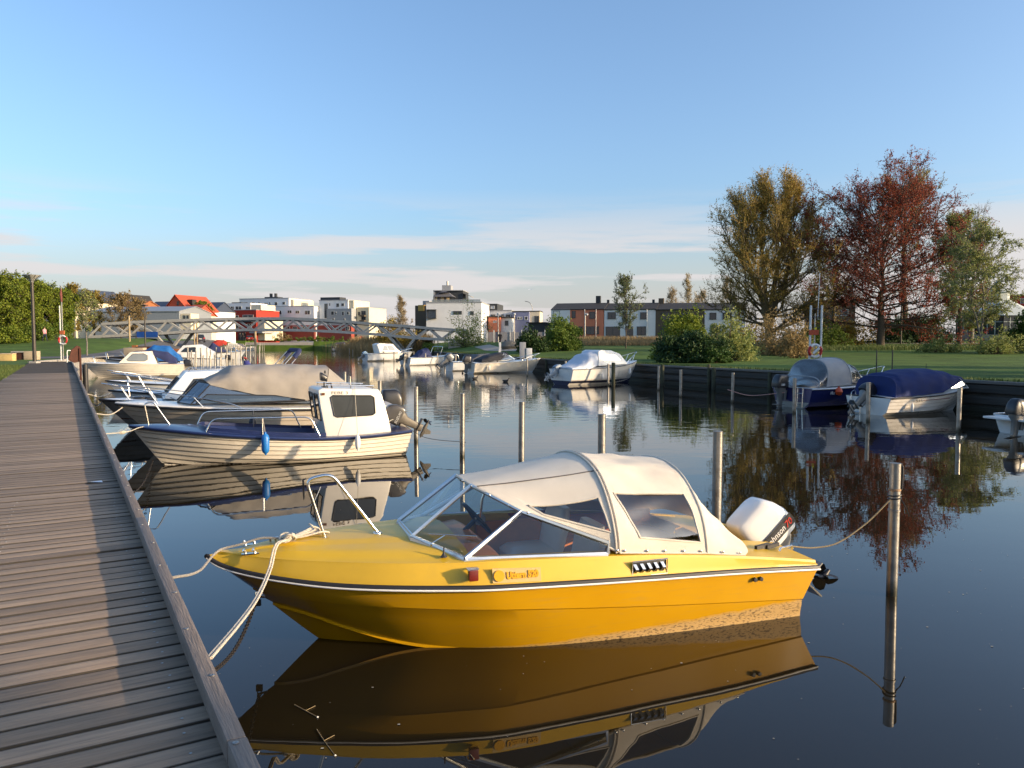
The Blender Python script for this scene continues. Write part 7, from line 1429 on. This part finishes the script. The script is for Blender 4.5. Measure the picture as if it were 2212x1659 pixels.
dgp = ground_at(1091, 97.5); dg_ = thing('dog', 'small dark dog with pale chest walking beside its owner', 'dog', dgp, R(-80)); bd = MB(); loft_box([((-.28, 0, .38), (0, .05, 0), (0, 0, .06)), ((-.2, 0, .36), (0, .10, 0), (0, 0, .11)), ((.05, 0, .34), (0, .10, 0), (0, 0, .11)), ((.22, 0, .36), (0, .12, 0), (0, 0, .14)), ((.32, 0, .46), (0, .07, 0), (0, 0, .09)), ((.38, 0, .55), (0, .07, 0), (0, 0, .08)), ((.46, 0, .55), (0, .04, 0), (0, 0, .045)), ((.54, 0, .53), (0, .025, 0), (0, 0, .03))], bd, e=2, n=12)
for x, y in ((.22, .08), (.22, -.08)): bd.tube([(x, y, .32), (x + .01, y, .17), (x, y, .02)], [.045, .03, .03], 6)
for x, y in ((-.2, .08), (-.2, -.08)): bd.tube([(x, y, .34), (x + .05, y, .22), (x - .05, y, .13), (x - .03, y, .02)], [.06, .04, .028, .03], 6)
bd.tube([(-.28, 0, .42), (-.40, 0, .52), (-.44, 0, .62)], [.03, .02, .01], 6)
for y in (.05, -.05): bd.tube([(.36, y, .60), (.34, y * 1.3, .68)], [.03, .006], 5)
obj('body', bd, pm('dog_fur', (.05, .04, .03), .9, var=.6, scale=6), dg_, ang=70)
# parked cars on the far left quay road
def car(label, px, Z, rz, col, z):
    t = thing('parked_car', label, 'car', (at(px, Z), Z, z), rz); cm_ = pm('car_' + label.split()[0] + label.split()[1], col, .25, .3, coat=.8); b_ = MB()
    loft_box([((-2.05, 0, .62), (0, .76, 0), (0, 0, .28)), ((-1.9, 0, .64), (0, .86, 0), (0, 0, .38)), ((-.6, 0, .62), (0, .88, 0), (0, 0, .40)), ((1.2, 0, .58), (0, .87, 0), (0, 0, .36)), ((1.95, 0, .52), (0, .80, 0), (0, 0, .26)), ((2.1, 0, .50), (0, .7, 0), (0, 0, .18))], b_, e=5, n=24); obj('body', b_, cm_, t)
    c_ = MB(); loft_box([((-1.95, 0, 1.0), (0, .74, 0), (0, 0, .10)), ((-1.6, 0, 1.2), (0, .68, 0), (0, 0, .30)), ((-.4, 0, 1.22), (0, .68, 0), (0, 0, .32)), ((.4, 0, 1.18), (0, .68, 0), (0, 0, .26)), ((1.1, 0, .98), (0, .72, 0), (0, 0, .06))], c_, e=5, n=24); obj('cabin_glass', c_, M_win, t); obj('roof', MB().box((-.7, 0, 1.535), (1.5, 1.16, .03)), cm_, t, bevel=.01)
    for x in (-1.3, 1.3):
        for y in (-.8, .8):
            w_ = obj('wheel', MB().lathe([(.31, -.1), (.33, -.06), (.33, .06), (.31, .1)], (x, y, .33), 18, Matrix.Rotation(R(90), 3, 'X')), M_black, t); obj('rim', MB().lathe([(.2, -.11), (.2, .11)], (x, y, .33), 12, Matrix.Rotation(R(90), 3, 'X')), M_alu, w_)
    for y in (-.66, .66): obj('tail_light', MB().box((-2.03, y, .82), (.08, .26, .26)), pm('tail_lamp_red', (.5, .02, .015), .3), t, bevel=.02); obj('headlight', MB().box((2.02, y * .95, .62), (.1, .3, .14)), M_frame, t, bevel=.02)
    obj('number_plate', MB().box((-2.07, 0, .70), (.02, .5, .12)), M_frame, t)
car('dark grey hatchback parked on the quay road with its tail towards the harbour', 432, 150, R(115), (.05, .05, .06), gz(at(432, 150), 150) + .03); car('small red hatchback parked at the far end of the canal', 541, 227.5, R(100), (.25, .03, .03), 2.62); car('silver estate car parked before the red apartment house', 489, 224, R(100), (.35, .36, .38), 2.72)
gl_ = tag(obj('gull', MB().add([(-.5, 0, .12), (-.2, .08, .06), (0, 0, 0), (.2, .08, .06), (.5, 0, .12), (0, -.2, -.02), (0, .22, .0), (-.2, -.06, .05), (.2, -.06, .05), (0, 0, .06)], [(0, 1, 9, 7), (4, 3, 9, 8), (9, 6, 2, 5), (1, 6, 9), (3, 6, 9), (7, 5, 9), (8, 5, 9)]), M_cool, fix=False), 'single gull gliding in the sky above the low houses', 'bird'); gl_.location = D(1144, 626, 80)
